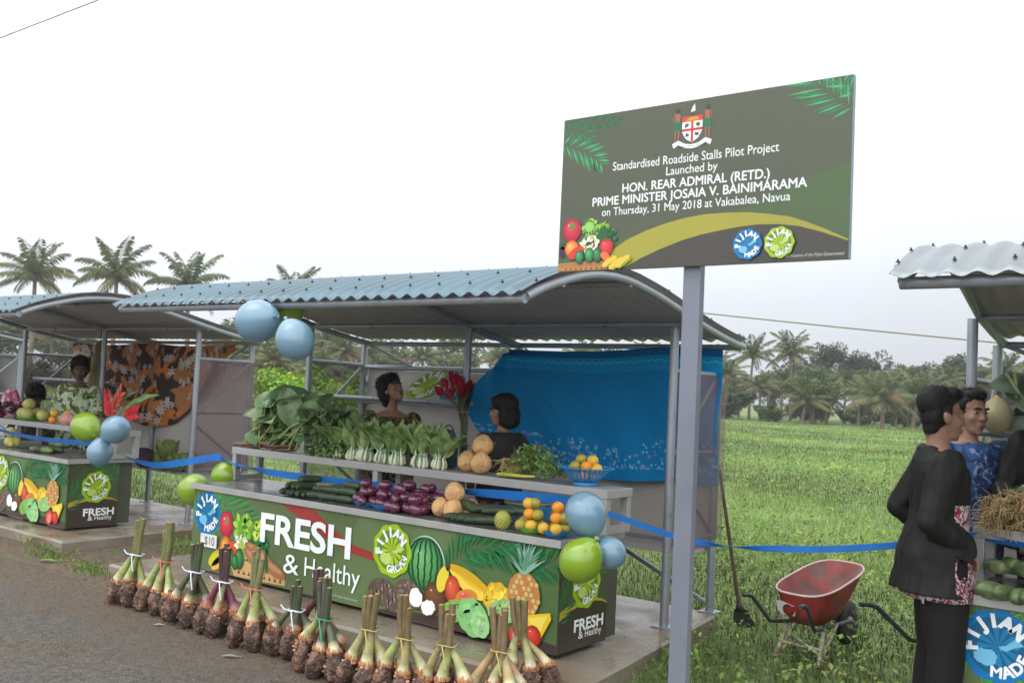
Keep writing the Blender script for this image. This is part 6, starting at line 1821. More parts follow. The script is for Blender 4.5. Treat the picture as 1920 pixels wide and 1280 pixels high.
def print_mat(name, base, c2, c3, s2=26, s3=20, t2=0.54, t3=0.6, dist=1.5, rough=0.75):
    """printed cloth: two overlaid patch patterns on a base colour"""
    m = pm(name, base, rough, var=0.12, scale=20, bump=0.25, bscale=25)
    t = m.node_tree; b = t.nodes['Principled BSDF']
    src = b.inputs['Base Color'].links[0].from_socket
    co = t.nodes.new('ShaderNodeTexCoord')
    for k, (c, s, th) in enumerate(((c2, s2, t2), (c3, s3, t3))):
        n = t.nodes.new('ShaderNodeTexNoise'); n.inputs['Scale'].default_value = s; n.inputs['Detail'].default_value = 1.5; n.inputs['Distortion'].default_value = dist
        mp = t.nodes.new('ShaderNodeMapping'); mp.inputs['Location'].default_value = (k * 7.3, k * 3.1, k * 1.7)
        t.links.new(co.outputs['Object'], mp.inputs[0]); t.links.new(mp.outputs[0], n.inputs['Vector'])
        r = t.nodes.new('ShaderNodeMapRange'); r.inputs[1].default_value = th - 0.015; r.inputs[2].default_value = th + 0.015
        t.links.new(n.outputs[0], r.inputs[0])
        mx = t.nodes.new('ShaderNodeMix'); mx.data_type = 'RGBA'
        t.links.new(r.outputs[0], mx.inputs[0]); t.links.new(src, mx.inputs[6]); mx.inputs[7].default_value = (*c, 1)
        src = mx.outputs[2]
    t.links.new(src, b.inputs['Base Color'])
    return m
SK1 = pm('warm_brown_skin', lin(146, 108, 88), 0.5, var=0.12, scale=12, spec=0.4)
SK2 = pm('deep_brown_skin', lin(106, 80, 68), 0.5, var=0.12, scale=12, spec=0.4)
SK3 = pm('tan_brown_skin', lin(144, 110, 92), 0.48, var=0.10, scale=14, spec=0.4)
LP1 = pm('brown_lips', lin(126, 84, 74), 0.5); LP2 = pm('dark_lips', lin(78, 46, 44), 0.45)
M_jk = pm('black_jacket_nylon', lin(23, 24, 22), 0.65, spec=0.25, var=0.2, scale=5, bump=0.3, bscale=14)
M_tr = pm('black_trouser_cloth', lin(30, 27, 27), 0.85, spec=0.2, var=0.15, scale=8, bump=0.2, bscale=18)
M_blk = pm('black_knit', lin(34, 32, 32), 0.8, var=0.15, scale=10, bump=0.2, bscale=30)
P_yel = print_mat('black_yellow_print', lin(30, 28, 30), lin(178, 164, 44), lin(64, 60, 40), 22, 30, 0.56, 0.60, 2.5)
P_blu = print_mat('blue_print', lin(38, 78, 126), lin(26, 44, 88), lin(122, 134, 172), 10, 15, 0.53, 0.60, 2.4)
P_red = print_mat('red_white_print', lin(186, 180, 184), lin(130, 24, 46), lin(40, 30, 34), 24, 30, 0.50, 0.60, 3.0)
P_grn = print_mat('white_green_print', lin(186, 196, 170), lin(104, 120, 50), lin(54, 66, 40), 10, 13, 0.53, 0.60, 1.5)
P_pur = print_mat('purple_print', lin(66, 38, 60), lin(134, 74, 104), lin(120, 168, 190), 12, 18, 0.56, 0.64, 1.0)
# woman in the middle stall, looking up to the right
hp = atY(738, 737, 0.98)
w1, M1 = person('woman with short curly hair and yellow patterned black dress looking up', (hp.x - 0.01, 0.98, ZS), fdir(0.30, -0.92), 0.92, SK1, LP1, False,
    {'R': ((0.25, 0.02, 1.10), (0.16, 0.20, 0.93)), 'L': ((-0.25, 0.02, 1.10), (-0.16, 0.20, 0.93))}, fdir(0.74, -0.67), 0.48, 0.06, 'curly',
    [dict(name='dress', mat=P_yel, torso=(0.80, 1.385), grow=0.020, sleeve=0.36, sg=0.014, skirt=0.25, crumple=0.006)], fat=1.18)
mb = MB(); mb.tube([Vector((0.072 * math.sin(a), 0.055 + 0.055 * math.cos(a), 1.405 - 0.075 * (0.5 + 0.5 * math.cos(a)))) for a in [2 * PI * k / 26 for k in range(27)]], 0.006, 6, pm('bead_necklace', lin(86, 70, 74), 0.4, var=0.5, scale=90), False)
mb.build('necklace', None, w1)
# woman in black, turned away
hp = atY(937, 777, 0.98)
w2, M2 = person('woman with straight dark bob and black top, her back turned', (hp.x + 0.02, 0.98, ZS), fdir(-0.60, 0.75), 0.85, SK1, LP1, False,
    {'R': ((0.37, -0.07, 1.17), (0.22, 0.02, 1.00)), 'L': ((-0.24, 0.05, 1.10), (-0.10, 0.26, 1.0))}, fdir(-0.92, -0.22), -0.05, 0, 'bob',
    [dict(name='top', mat=M_blk, torso=(0.86, 1.435), grow=0.022, sleeve=0.46, sg=0.016, crumple=0.005), dict(name='skirt', mat=P_pur, skirt=0.25, grow=0.03)], fat=1.12)
mb = MB(); mb.tube([(0.055, 0.06, 1.42), (0.075, -0.02, 1.435), (0.07, -0.115, 1.33), (0.03, -0.155, 1.15), (-0.06, -0.16, 1.0)], 0.013, 6, pm('tan_strap', lin(150, 134, 112), 0.6), True, (1, 1, 1), True, 0.4)
mb.build('bag_strap', None, w2)
# two men at the right stall
hp = atY(1769, 772, 0.34)
m1, M3 = person('man in loose black jacket over red patterned shirt, seen from behind', (hp.x - 0.005, 0.34, ZG), fdir(0.97, -0.22), 0.985, SK3, LP1, True,
    {'R': ((0.235, -0.09, 1.12), (0.15, 0.06, 1.00)), 'L': ((-0.22, -0.155, 1.14), (-0.19, 0.04, 1.02))}, fdir(1.0, -0.02), -0.03, 0, 'full',
    [dict(name='trousers', mat=M_tr, trousers=True, grow=0.018, crumple=0.008, cs=7),
     dict(name='shirt', mat=P_red, torso=(0.74, 1.40), grow=0.012, flare=0.13, crumple=0.004),
     dict(name='jacket', mat=M_jk, torso=(0.76, 1.445), grow=0.022, flare=0.20, gy=1.15, sleeve=2, sg=0.015, collar=0.026, crumple=0.012, cs=13, voxel=0.008, cut=lambda p: p.z < 0.775 or (p.z < 1.45 and p.y > (0.03 if p.z < 1.22 else 0.045) and -0.14 < p.x < (0.24 if p.z < 1.20 else 0.125) and seg_dist(p, (0.235, -0.09, 1.12), (0.15, 0.06, 1.00)) > 0.080))], stance=0.02)
MB().box((0.17, -0.10, 0.745), (0.035, 0.006, 0.030), pm('steel_buckle', lin(190, 190, 190), 0.3, 0.8)).build('buckle', None, m1)
MB().box((0.165, -0.10, 0.775), (0.024, 0.005, 0.05), M_jk).build('jacket_strap', None, m1)
hp = atY(1827, 777, 1.16)
m2, M4 = person('man in blue patterned shirt frowning beside the man in black', (hp.x - 0.02, 1.16, ZG), fdir(0.25, -0.97), 1.0, SK3, LP1, True,
    {'R': ((0.25, -0.02, 1.12), (0.22, 0.16, 0.96)), 'L': ((-0.25, -0.03, 1.12), (-0.16, 0.20, 0.98))}, fdir(0.27, -0.96), -0.04, 0, 'short',
    [dict(name='trousers', mat=M_tr, trousers=True, grow=0.015, crumple=0.006), dict(name='shirt', mat=P_blu, torso=(0.82, 1.445), grow=0.028, flare=0.05, sleeve=0.72, sg=0.022, collar=0.016, crumple=0.010)])
hp = atY(1990, 765, 1.2)
person('person in dark jacket at the right edge, only one sleeve showing', (hp.x, 1.2, ZS), fdir(-0.45, -0.85), 0.98, SK3, LP1, True,
    {'R': ((0.27, 0.02, 1.14), (0.16, 0.24, 1.05)), 'L': ((-0.27, 0.02, 1.14), (-0.16, 0.22, 1.0))}, None, -0.2, 0, 'short',
    [dict(name='trousers', mat=M_tr, trousers=True, grow=0.015), dict(name='jacket', mat=M_jk, torso=(0.78, 1.44), grow=0.04, sleeve=2, sg=0.026, collar=0.024, crumple=0.022, cs=13)])
# vendors in the left stall
hp = atY(150, 692, 1.15)
person('woman in white and green floral blouse standing in the left stall', (hp.x, 1.15, ZS), fdir(0.12, -0.98), 0.955, SK2, LP2, False,
    {'R': ((0.25, 0.04, 1.10), (0.20, 0.22, 0.98)), 'L': ((-0.25, 0.04, 1.10), (-0.20, 0.22, 0.98))}, fdir(0.35, -0.93), -0.16, 0, 'curly',
    [dict(name='blouse', mat=P_grn, torso=(0.80, 1.40), grow=0.035, sleeve=0.85, sg=0.030, skirt=0.3, crumple=0.010)])
hp = atY(66, 752, 1.15)
person('seated person with bowed black haired head behind the left shelf', (hp.x, 1.15, ZS), fdir(0.05, -1.0), 1.0, SK2, LP2, False,
    {'R': ((0.24, 0.10, 1.12), (0.12, 0.30, 1.0)), 'L': ((-0.24, 0.10, 1.12), (-0.12, 0.30, 1.0))}, None, -0.75, 0, 'curly',
    [dict(name='dress', mat=print_mat('brown_print', lin(70, 52, 48), lin(44, 34, 34), lin(104, 76, 64), 9, 12), torso=(0.82, 1.40), grow=0.03, sleeve=0.8, sg=0.02, skirt=0.3)], seat=True)
MB_st = thing('stool', 'low wooden stool under the seated person in the left stall', 'stool', (hp.x, 1.12, ZS))
mb = MB(); mb.box((hp.x, 1.10, ZS + 0.355), (0.32, 0.30, 0.03), M_wood); mb.build('seat', None, MB_st)
for sx in (-1, 1):
    for sy in (-1, 1): MB().tube([(hp.x + sx * 0.12, 1.10 + sy * 0.11, ZS + 0.34), (hp.x + sx * 0.14, 1.10 + sy * 0.13, ZS)], 0.016, 8, M_wood).build('leg', None, MB_st)
# ================================================================ cloths, balloons, ribbon, tools, wires
# blue cloth hung along the rear of the middle stall
def uvcloth(name, label, cat, fn, nu, nv, mat, loc):
    mb = MB().grid(fn, nu, nv, mat)
    o = mb.build(name, None, None, loc)
    me = o.data
    uv = me.uv_layers.new(name='UVMap')
    for p in me.polygons:
        for li in p.loop_indices:
            vi = me.loops[li].vertex_index
            uv.data[li].uv = ((vi % (nu + 1)) / nu, (vi // (nu + 1)) / nv)
    return tag(o, label, cat)
def node(t, kind, **kw):
    n = t.nodes.new(kind)
    for k, v in kw.items(): setattr(n, k, v)
    return n
def mixc(t, fac, a, b):
    m = node(t, 'ShaderNodeMix', data_type='RGBA')
    t.links.new(fac, m.inputs[0])
    for i, c in ((6, a), (7, b)):
        if isinstance(c, tuple): m.inputs[i].default_value = (*c, 1)
        else: t.links.new(c, m.inputs[i])
    return m.outputs[2]
def step(t, src, a, b):
    r = node(t, 'ShaderNodeMapRange'); r.inputs[1].default_value = a; r.inputs[2].default_value = b
    t.links.new(src, r.inputs[0]); return r.outputs[0]
def mth(t, op, a, b=None):
    m = node(t, 'ShaderNodeMath', operation=op)
    for i, c in ((0, a), (1, b)):
        if c is None: continue
        if isinstance(c, (int, float)): m.inputs[i].default_value = c
        else: t.links.new(c, m.inputs[i])
    return m.outputs[0]
def blue_cloth_mat():
    m = bpy.data.materials.new('blue_sulu_print'); m.use_nodes = True
    t = m.node_tree; b = t.nodes['Principled BSDF']; b.inputs['Roughness'].default_value = 0.7; b.inputs['Specular IOR Level'].default_value = 0.2
    uv = node(t, 'ShaderNodeUVMap'); sp = node(t, 'ShaderNodeSeparateXYZ'); t.links.new(uv.outputs[0], sp.inputs[0])
    U, V = sp.outputs[0], sp.outputs[1]
    base, band, dark = lin(0, 128, 190), lin(4, 148, 214), lin(0, 100, 166)
    col = mixc(t, step(t, V, 0.825, 0.830), base, band)
    col = mixc(t, step(t, V, 0.940, 0.946), col, dark)
    mp = node(t, 'ShaderNodeMapping'); mp.inputs['Scale'].default_value = (2.0, 1.0, 1); t.links.new(uv.outputs[0], mp.inputs[0])
    # zigzag sprig line on the upper band
    zz = mth(t, 'PINGPONG', mth(t, 'MULTIPLY', U, 26.0), 0.5)
    ln = mth(t, 'ABSOLUTE', mth(t, 'SUBTRACT', V, mth(t, 'ADD', mth(t, 'MULTIPLY', zz, 0.035), 0.895)))
    n0 = node(t, 'ShaderNodeTexNoise'); n0.inputs['Scale'].default_value = 90; t.links.new(mp.outputs[0], n0.inputs['Vector'])
    msk = mth(t, 'MULTIPLY', mth(t, 'LESS_THAN', ln, 0.008), step(t, n0.outputs[0], 0.42, 0.5))
    col = mixc(t, msk, col, lin(70, 190, 205))
    # speckled flower border along the foot
    vo = node(t, 'ShaderNodeTexVoronoi'); vo.inputs['Scale'].default_value = 30; t.links.new(mp.outputs[0], vo.inputs['Vector'])
    n1 = node(t, 'ShaderNodeTexNoise'); n1.inputs['Scale'].default_value = 9; t.links.new(mp.outputs[0], n1.inputs['Vector'])
    top = mth(t, 'ADD', mth(t, 'MULTIPLY', n1.outputs[0], 0.30), 0.12)
    ins = mth(t, 'MULTIPLY', mth(t, 'LESS_THAN', V, top), mth(t, 'GREATER_THAN', V, 0.085))
    fl = mth(t, 'MULTIPLY', mth(t, 'LESS_THAN', vo.outputs['Distance'], 0.42), ins)
    cs_ = node(t, 'ShaderNodeSeparateColor'); t.links.new(vo.outputs['Color'], cs_.inputs[0])
    fc = mixc(t, mth(t, 'GREATER_THAN', cs_.outputs[0], 0.72), lin(110, 184, 214), lin(140, 120, 196))
    fl2 = mth(t, 'MULTIPLY', fl, mth(t, 'GREATER_THAN', cs_.outputs[1], 0.2))
    col = mixc(t, fl2, col, fc)
    t.links.new(col, b.inputs['Base Color'])
    return m
pl = [(958, 655), (1000, 657), (1060, 659), (1120, 659), (1180, 656), (1240, 651), (1330, 649)]
tops = [atY(px, py, 1.86) for px, py in pl]
tops[-1] = Vector((0.10, 1.84, 1.865))
botx = [-1.90, -1.45, -1.15, -0.85, -0.55, -0.25, 0.07]
def blue_fn(u, v):
    f = u * (len(tops) - 1); i = min(len(tops) - 2, int(f)); f -= i
    tp = tops[i].lerp(tops[i + 1], f)
    bx = botx[i] + (botx[i + 1] - botx[i]) * f
    bz = 0.865 + 0.02 * math.sin(u * 9)
    if u < 0.25: bz += 0.5 * (0.25 - u)
    w = 1 - v
    x = tp.x + (bx - tp.x) * w; z = tp.z + (bz - tp.z) * w
    # left edge is gathered towards the middle post
    pull = max(0, 1 - u / 0.22)
    x -= pull * 0.42 * math.sin(PI * min(1, w * 0.95)) ** 1.2
    rad = math.atan2(w + 0.05, u + 0.02)
    y = 1.855 - 0.03 * (1 - pull) + 0.030 * pull * math.sin(26 * rad) + 0.026 * math.sin(9 * u + 5 * w) * w + 0.012 * math.sin(23 * u - 4 * w) * (0.2 + w) + 0.02 * math.exp(-((u - 1.0) / 0.15) ** 2) * math.sin(20 * w * (1.4 - u) + 6 * u) + 0.014 * math.exp(-u * 5) * math.sin(40 * rad)
    return (x, y - 0.05 * w * (1 - u), z)
uvcloth('blue_cloth', 'bright blue patterned cloth hung across the back of the middle stall', 'cloth', blue_fn, 140, 70, blue_cloth_mat(), (-0.9, 1.85, 0.87))
# small bright corner of the same kind of cloth at the wire shelf
mb = MB().grid(lambda u, v: (-2.18 + 0.18 * u, 1.34, 1.40 + 0.06 * v * (1 - 0.5 * u)), 4, 3, pm('bright_blue_rag', lin(20, 130, 180), 0.7))
tag(mb.build('blue_rag', None, None, (-2.1, 1.34, 1.40), 0, 0.003), 'small bright blue rag on the wire shelf rail by the flowers', 'rag')
# round emblem sign on the ribbed wall
q = atY(800, 722, 1.63)
t = thing('emblem_sign', 'yellow green round emblem sign lying in the wire shelf by the woman', 'sign', q)
U_ = Vector((0.97, 0.10, 0.16)).normalized(); N_ = Vector((0.0, -0.66, 0.75)); N_ = (N_ - U_ * N_.dot(U_)).normalized(); V_ = N_.cross(U_)
R3 = Matrix((U_, V_, N_)).transposed()
mb = MB()
mb.lathe([(0.0, 0), (0.20, 0), (0.20, 0.006), (0.0, 0.006)], q - N_ * 0.008, 40, M_art, R3, lin(130, 150, 30))
roundel(Art(mb, q, U_, V_, N_, M_art, 0.0004), 0, 0, 0.205, dict(ROUND_GREEN, rim=lin(150, 165, 30)))
mb.build('face', None, t)
# brown and orange flowered cloth in the left stall
M_or = print_mat('brown_orange_print', lin(56, 38, 34), lin(200, 116, 52), lin(172, 116, 70), 4.2, 3.7, 0.53, 0.56, 0.8)
LW = pm('white_flower_print', lin(206, 198, 192), 0.7)
def left_fn(u, v):
    w = 1 - v
    xl = -9.25 + 3.45 * u
    sag = 0.06 * math.sin(PI * u * 2) ** 2
    drop = (0.30 + 0.70 * math.sin(PI * min(1, max(0, (u - 0.12) / 0.88))) ** 0.8)
    if u > 0.7: drop *= 1 - 0.35 * (u - 0.7) / 0.3
    if u > 0.86: drop *= max(0.28, 1 - (u - 0.86) * 6)
    z = 1.865 - sag * 0.4 - 0.98 * drop * w
    y = 2.00 - 0.03 + 0.045 * math.sin(16 * u + 3 * w) * (0.3 + w) + 0.02 * math.sin(41 * u - 6 * w)
    return (xl + 0.12 * w * math.sin(7 * u), y, z)
mb = MB().grid(left_fn, 90, 40, M_or)
r = random.Random(21)
for k in range(120):
    u, v = r.uniform(0.02, 0.98), r.uniform(0.05, 0.97)
    p = Vector(left_fn(u, v)); du = (Vector(left_fn(u + 0.004, v)) - p).normalized(); dv = (Vector(left_fn(u, v + 0.01)) - p).normalized()
    nrm = du.cross(dv).normalized(); nrm = nrm if nrm.y < 0 else -nrm
    R_ = r.uniform(0.04, 0.075); a0 = r.uniform(0, 6)
    for j in range(6):
        a = a0 + j * PI / 3
        d1 = du * math.cos(a) + dv * math.sin(a); d2 = du * math.cos(a + 0.3) + dv * math.sin(a + 0.3); d3 = du * math.cos(a - 0.3) + dv * math.sin(a - 0.3)
        mb.add([p + nrm * 0.012, p + d3 * R_ * 0.55 + nrm * 0.012, p + d1 * R_ + nrm * 0.012, p + d2 * R_ * 0.55 + nrm * 0.012], [(0, 1, 2, 3)], LW)
tag(mb.build('flowered_cloth', None, None, (-7.5, 2.0, 1.0)), 'brown and orange cloth with white flowers hung in the left stall', 'cloth')
# broom of dry leaf ribs hanging in the left stall
q = atY(188, 655, 1.5)
t = thing('dry_broom', 'bundle of dry straw coloured broom fibres hanging in the left stall', 'broom', q)
mb = MB(); r = random.Random(22)
for k in range(240):
    a = r.uniform(0, 6.28); r1 = 0.05 * r.random(); r2 = 0.16 * r.random() ** 0.6
    mb.tube([q + Vector((r1 * math.cos(a), r1 * math.sin(a), 0.08)), q + Vector((r2 * math.cos(a), r2 * 0.5 * math.sin(a), -0.35)), q + Vector((r2 * 1.3 * math.cos(a), r2 * 0.7 * math.sin(a), -0.78 - 0.1 * r.random()))], 0.0035, 3, M_stem, False, jit(lin(150, 136, 78), r, 0.3))
mb.build('fibres', None, t)
MB().tube([q + Vector((0.06 * math.cos(2 * PI * k / 16), 0.06 * math.sin(2 * PI * k / 16), 0.0)) for k in range(17)], 0.008, 6, M_stem, False, lin(110, 90, 60)).build('binding', None, t)
MB().tube([q + Vector((0, 0, 0.05)), q + Vector((0, 0, 0.30))], 0.005, 5, M_dark).build('cord', None, t)
# balloons
M_bb = pm('pearl_blue_balloon', lin(126, 162, 184), 0.30, var=0.04, scale=5, spec=0.6, coat=0.9, thin=0.25)
M_bg = pm('lime_green_balloon', lin(142, 176, 44), 0.28, var=0.04, scale=5, spec=0.6, coat=0.9, thin=0.25)
def balloon(m):
    t = thing('balloon', 'x', 'balloon')
    MB().ell((0, 0, 0), (0.128, 0.128, 0.140), 28, 20, m, None, (1, 1, 1), lambda p: Vector((p.x * (1 - 0.9 * max(0, -p.z - 0.04)), p.y * (1 - 0.9 * max(0, -p.z - 0.04)), p.z if p.z > 0 else p.z * (1 + 0.13 * (p.z / 0.14) ** 2)))).build('skin', None, t)
    mb = MB().lathe([(0.008, -0.154), (0.011, -0.160), (0.006, -0.166), (0.017, -0.182), (0.013, -0.183), (0.0, -0.170)], (0, 0, 0), 12, m)
    mb.build('knot', None, t)
    return Proto(t)
BB, BG = balloon(M_bb), balloon(M_bg)
def bal(P, px, py, Y, rad, toward, label):
    c = atY(px, py, Y)
    tgt = atY(toward[0], toward[1], Y)
    d = (c - tgt); d = d.normalized() if d.length > 0.01 else Vector((0, 0, 1))
    q = Vector((0, 0, 1)).rotation_difference(d).to_euler()
    D = (c - CAM_C).dot(CF)
    s = rad * D / (CAM_F * 1000) / 0.136
    P.put(c, q, s, label, 'balloons tied in threes to the stalls')
bal(BB, 483, 602, -0.86, 43, (525, 590), 'pearl blue balloon at the left of the trio under the middle roof')
bal(BB, 553, 637, -0.90, 39, (535, 595), 'pearl blue balloon at the bottom of the trio under the middle roof')
bal(BG, 543, 582, -0.62, 29, (530, 610), 'green balloon half hidden behind two blue ones under the roof')
bal(BB, 1098, 962, -0.10, 41, (1120, 1010), 'pearl blue balloon topping the trio at the middle counter corner')
bal(BG, 1089, 1050, -0.20, 43, (1118, 1010), 'green balloon in front of the middle counter side panel')
bal(BB, 1143, 1035, -0.02, 32, (1112, 1012), 'pearl blue balloon at the right of the counter corner trio')
bal(BG, 364, 917, 0.12, 32, (410, 905), 'green balloon peeking out left of the middle counter')
bal(BG, 424, 893, 0.42, 30, (405, 912), 'green balloon seen through the left end of the display shelf')
bal(BG, 161, 800, 0.02, 29, (188, 828), 'green balloon at the left counter corner')
bal(BB, 217, 805, 0.06, 28, (186, 830), 'pale blue balloon at the upper right of the left counter trio')
bal(BB, 187, 848, 0.0, 25, (190, 822), 'pale blue balloon lowest of the left counter trio')
# blue ribbon strung from stall to stall
M_rib = pm('blue_satin_ribbon', lin(34, 112, 192), 0.5, var=0.15, scale=7, spec=0.5)
def ribbon(pts, w, label, twist=None, nm='ribbon'):
    mb = MB()
    P = [Vector(p) for p in pts]; Q = []
    for i in range(len(P) - 1):
        for k in range(8):
            f = k / 8
            a, b, c, d = P[max(0, i - 1)], P[i], P[i + 1], P[min(len(P) - 1, i + 2)]
            Q.append(0.5 * ((2 * b) + (c - a) * f + (2 * a - 5 * b + 4 * c - d) * f * f + (3 * b - a - 3 * c + d) * f ** 3))
    Q.append(P[-1])
    vs = []
    for i, q in enumerate(Q):
        f = i / (len(Q) - 1)
        tw = twist(f) if twist else 0.0
        d = (Q[min(len(Q) - 1, i + 1)] - Q[max(0, i - 1)]).normalized()
        s_ = d.cross(Vector((0, 0, 1))).normalized(); u_ = s_.cross(d)
        h = (u_ * math.cos(tw) + s_ * math.sin(tw)) * w * 0.5
        vs += [q + h, q - h]
    mb.add(vs, [(2 * i, 2 * i + 1, 2 * i + 3, 2 * i + 2) for i in range(len(Q) - 1)], M_rib, False)
    return tag(mb.build(nm, None, None, tuple(P[0]), 0, 0.0012), label, 'ribbon', 'blue ribbons between the stalls')
ribbon([atY(-40, 795, 0.10), atY(0, 806, 0.10), atY(60, 820, 0.12), atY(130, 828, 0.14), atY(205, 832, 0.14)], 0.055, 'blue ribbon running along the front of the left stall shelf', lambda f: 0.9 - 0.5 * f)
ribbon([atY(222, 850, 0.15), atY(262, 866, 0.2), atY(300, 872, 0.3), atY(345, 866, 0.36), atY(414, 855, 0.40)], 0.060, 'blue ribbon sagging between the left counter and the middle shelf leg', lambda f: 1.2 * (1 - f) ** 2 + 0.1)
ribbon([atY(413, 858, 0.395), atY(450, 872, 0.39), atY(500, 884, 0.36), atY(560, 893, 0.34), atY(640, 903, 0.33), atY(720, 911, 0.33), atY(800, 917, 0.33), atY(880, 922, 0.33), atY(960, 928, 0.34), atY(1040, 935, 0.36), atY(1120, 945, 0.38)], 0.060, 'long blue ribbon stretched under the middle display shelf', lambda f: 0.3 + 1.35 * math.exp(-((f - 0.10) / 0.07) ** 2) + 1.3 * math.exp(-((f - 0.62) / 0.08) ** 2))
ribbon([atY(1140, 962, 0.39), atY(1180, 976, 0.40), atY(1225, 992, 0.42), atY(1270, 1006, 0.43), atY(1310, 1016, 0.45), atY(1370, 1024, 0.47), atY(1450, 1028, 0.50), atY(1550, 1029, 0.54), atY(1650, 1024, 0.58), atY(1730, 1017, 0.62), atY(1812, 1008, 0.665)], 0.036, 'blue ribbon crossing open grass from the middle stall to the right stall', lambda f: 1.25 * math.exp(-((f - 0.50) / 0.06) ** 2) + 0.15)
ribbon([atY(1812, 1008, 0.665), atY(1834, 1004, 0.70), atY(1870, 1012, 0.70), atY(1920, 1022, 0.69), atY(2000, 1036, 0.68)], 0.045, 'blue ribbon wound past the right shelf leg toward the picture edge', lambda f: 0.4 + 0.5 * f)
# price card
q = atY(391, 1013, -0.03)
mb = MB()
A = None
mb.box(q, (0.205, 0.004, 0.098), pm('white_card', lin(214, 214, 212), 0.7))
A = Art(mb, q + Vector((-0.1025, -0.0022, -0.049)), (1, 0, 0), (0, 0, 1), (0, -1, 0), M_art, 0.0004)
A.text('$10', 0.055, 0.018, 0.125, 0.062, lin(52, 50, 56), bold=0.0)
tag(mb.build('price_card', None, None, q), 'white price card reading $10 below the blue emblem', 'price card')
# wheelbarrows
M_wbr = pm('worn_red_paint', lin(160, 58, 54), 0.6, var=0.3, scale=5, second=lin(112, 66, 62), sscale=6, sthr=0.56, bump=0.1, bscale=40)
M_wbi = pm('dusty_red_tray', lin(146, 78, 74), 0.8, var=0.3, scale=5, second=lin(116, 92, 88), sscale=4.5, sthr=0.5)
M_rim = pm('pale_tray_rim', lin(196, 172, 166), 0.5)
M_hd = pm('grey_black_tube', lin(62, 66, 66), 0.5, 0.2, var=0.3, scale=12)
M_wl = pm('dirty_white_steel', lin(176, 166, 148), 0.6, 0.1, var=0.25, scale=14, second=lin(120, 98, 78), sscale=12, sthr=0.6)
def wheelbarrow(label):
    """wheel towards +y, handles towards -y, standing on its two rear legs"""
    t = thing('wheelbarrow', label, 'wheelbarrow', (0, 0, 0), 'red wheelbarrows on the grass')
    def ring(z, f, y0, y1, wr, wf, n=40):
        out = []
        for k in range(n):
            a = 2 * PI * k / n
            ca, sa = math.cos(a), math.sin(a)
            x = math.copysign(abs(ca) ** 0.62, ca); y = math.copysign(abs(sa) ** 0.62, sa)
            ff = (y + 1) / 2
            w = wr + (wf - wr) * ff
            out.append((x * w * 0.5, y0 + (y1 - y0) * ff, z + f * ff))
        return out
    T0 = 0.02
    outer = [ring(0.26, 0.06, -0.20, 0.36, 0.34, 0.24), ring(0.36, 0.10, -0.28, 0.46, 0.44, 0.38), ring(0.50, 0.17, -0.34, 0.58, 0.55, 0.52)]
    mb = MB(); n = 40
    vs = sum(outer, [])
    fs = [(i * n + k, i * n + (k + 1) % n, (i + 1) * n + (k + 1) % n, (i + 1) * n + k) for i in range(2) for k in range(n)]
    fs.append([k for k in range(n)][::-1])
    mb.add(vs, fs, M_wbr, True)
    inn = [[(x * 0.97, y * 0.97 + 0.003, z + 0.008) for x, y, z in rg] for rg in outer]
    inn[2] = [(x * 0.985, y * 0.985 + 0.002, z) for x, y, z in outer[2]]
    mb.add(sum(inn, []), [f[::-1] if len(f) == 4 else f[::-1] for f in fs], M_wbi, True)
    tr = mb.build('tray', None, t)
    MB().tube([Vector(p) for p in outer[2]] + [Vector(outer[2][0])], 0.009, 8, M_rim, False).build('tray_rim', None, t)
    mb = MB()
    A = Art(mb, (-0.165, -0.312, 0.315), (1, 0, 0), (0, -0.28, 0.96), (0, -0.96, -0.28), M_art, 0.002)
    A.poly([(0.0, 0.125), (0.05, 0.130), (0.19, 0.10), (0.17, 0.02), (0.05, 0.015), (0.01, 0.05)], lin(206, 198, 190)); A.up()
    A.ell(0.115, 0.062, 0.055, 0.048, lin(120, 40, 36)); A.up(); A.poly([(0.10, 0.085), (0.2, 0.11), (0.2, 0.06), (0.11, 0.055)], lin(150, 44, 40))
    mb.build('stencil_mark', None, t)
    for s in (-1, 1):
        MB().tube([(s * 0.05, 0.66, 0.18), (s * 0.14, 0.40, 0.24), (s * 0.17, -0.15, 0.25), (s * 0.21, -0.36, 0.27), (s * 0.24, -0.50, 0.40), (s * 0.255, -0.58, 0.47), (s * 0.26, -0.63, 0.485), (s * 0.265, -0.70, 0.487)], 0.016, 10, M_hd).build('handle', None, t)
        mb = MB()
        mb.tube([(s * 0.17, -0.12, 0.25), (s * 0.20, -0.24, 0.02), (s * 0.20, -0.27, 0.0)], 0.019, 8, M_wl); mb.tube([(s * 0.17, 0.10, 0.25), (s * 0.20, -0.20, 0.04)], 0.015, 8, M_wl)
        mb.box((s * 0.20, -0.26, 0.005), (0.05, 0.08, 0.012), M_wl)
        mb.build('leg', None, t)
    mb = MB(); mb.tube([(-0.20, -0.20, 0.10), (0.20, -0.20, 0.10)], 0.013, 8, M_wl); mb.tube([(-0.19, -0.16, 0.20), (0.20, -0.22, 0.06)], 0.012, 8, M_wl)
    mb.build('leg_brace', None, t)
    w = MB(); w.lathe([(0.055, -0.02), (0.10, -0.032), (0.165, -0.030), (0.180, -0.012), (0.180, 0.012), (0.165, 0.030), (0.10, 0.032), (0.055, 0.02)], (0, 0.62, 0.18), 28, M_dark, Matrix.Rotation(PI / 2, 3, 'Y'))
    wo = w.build('wheel', None, t)
    MB().lathe([(0.0, -0.035), (0.05, -0.035), (0.055, 0.0), (0.05, 0.035), (0.0, 0.035)], (0, 0.62, 0.18), 16, M_wl, Matrix.Rotation(PI / 2, 3, 'Y')).build('hub', None, wo)
    return Proto(t)
WB = wheelbarrow('red wheelbarrow with pale rim standing on the grass by the post')
wp = atZ(1512, 1230, ZG)
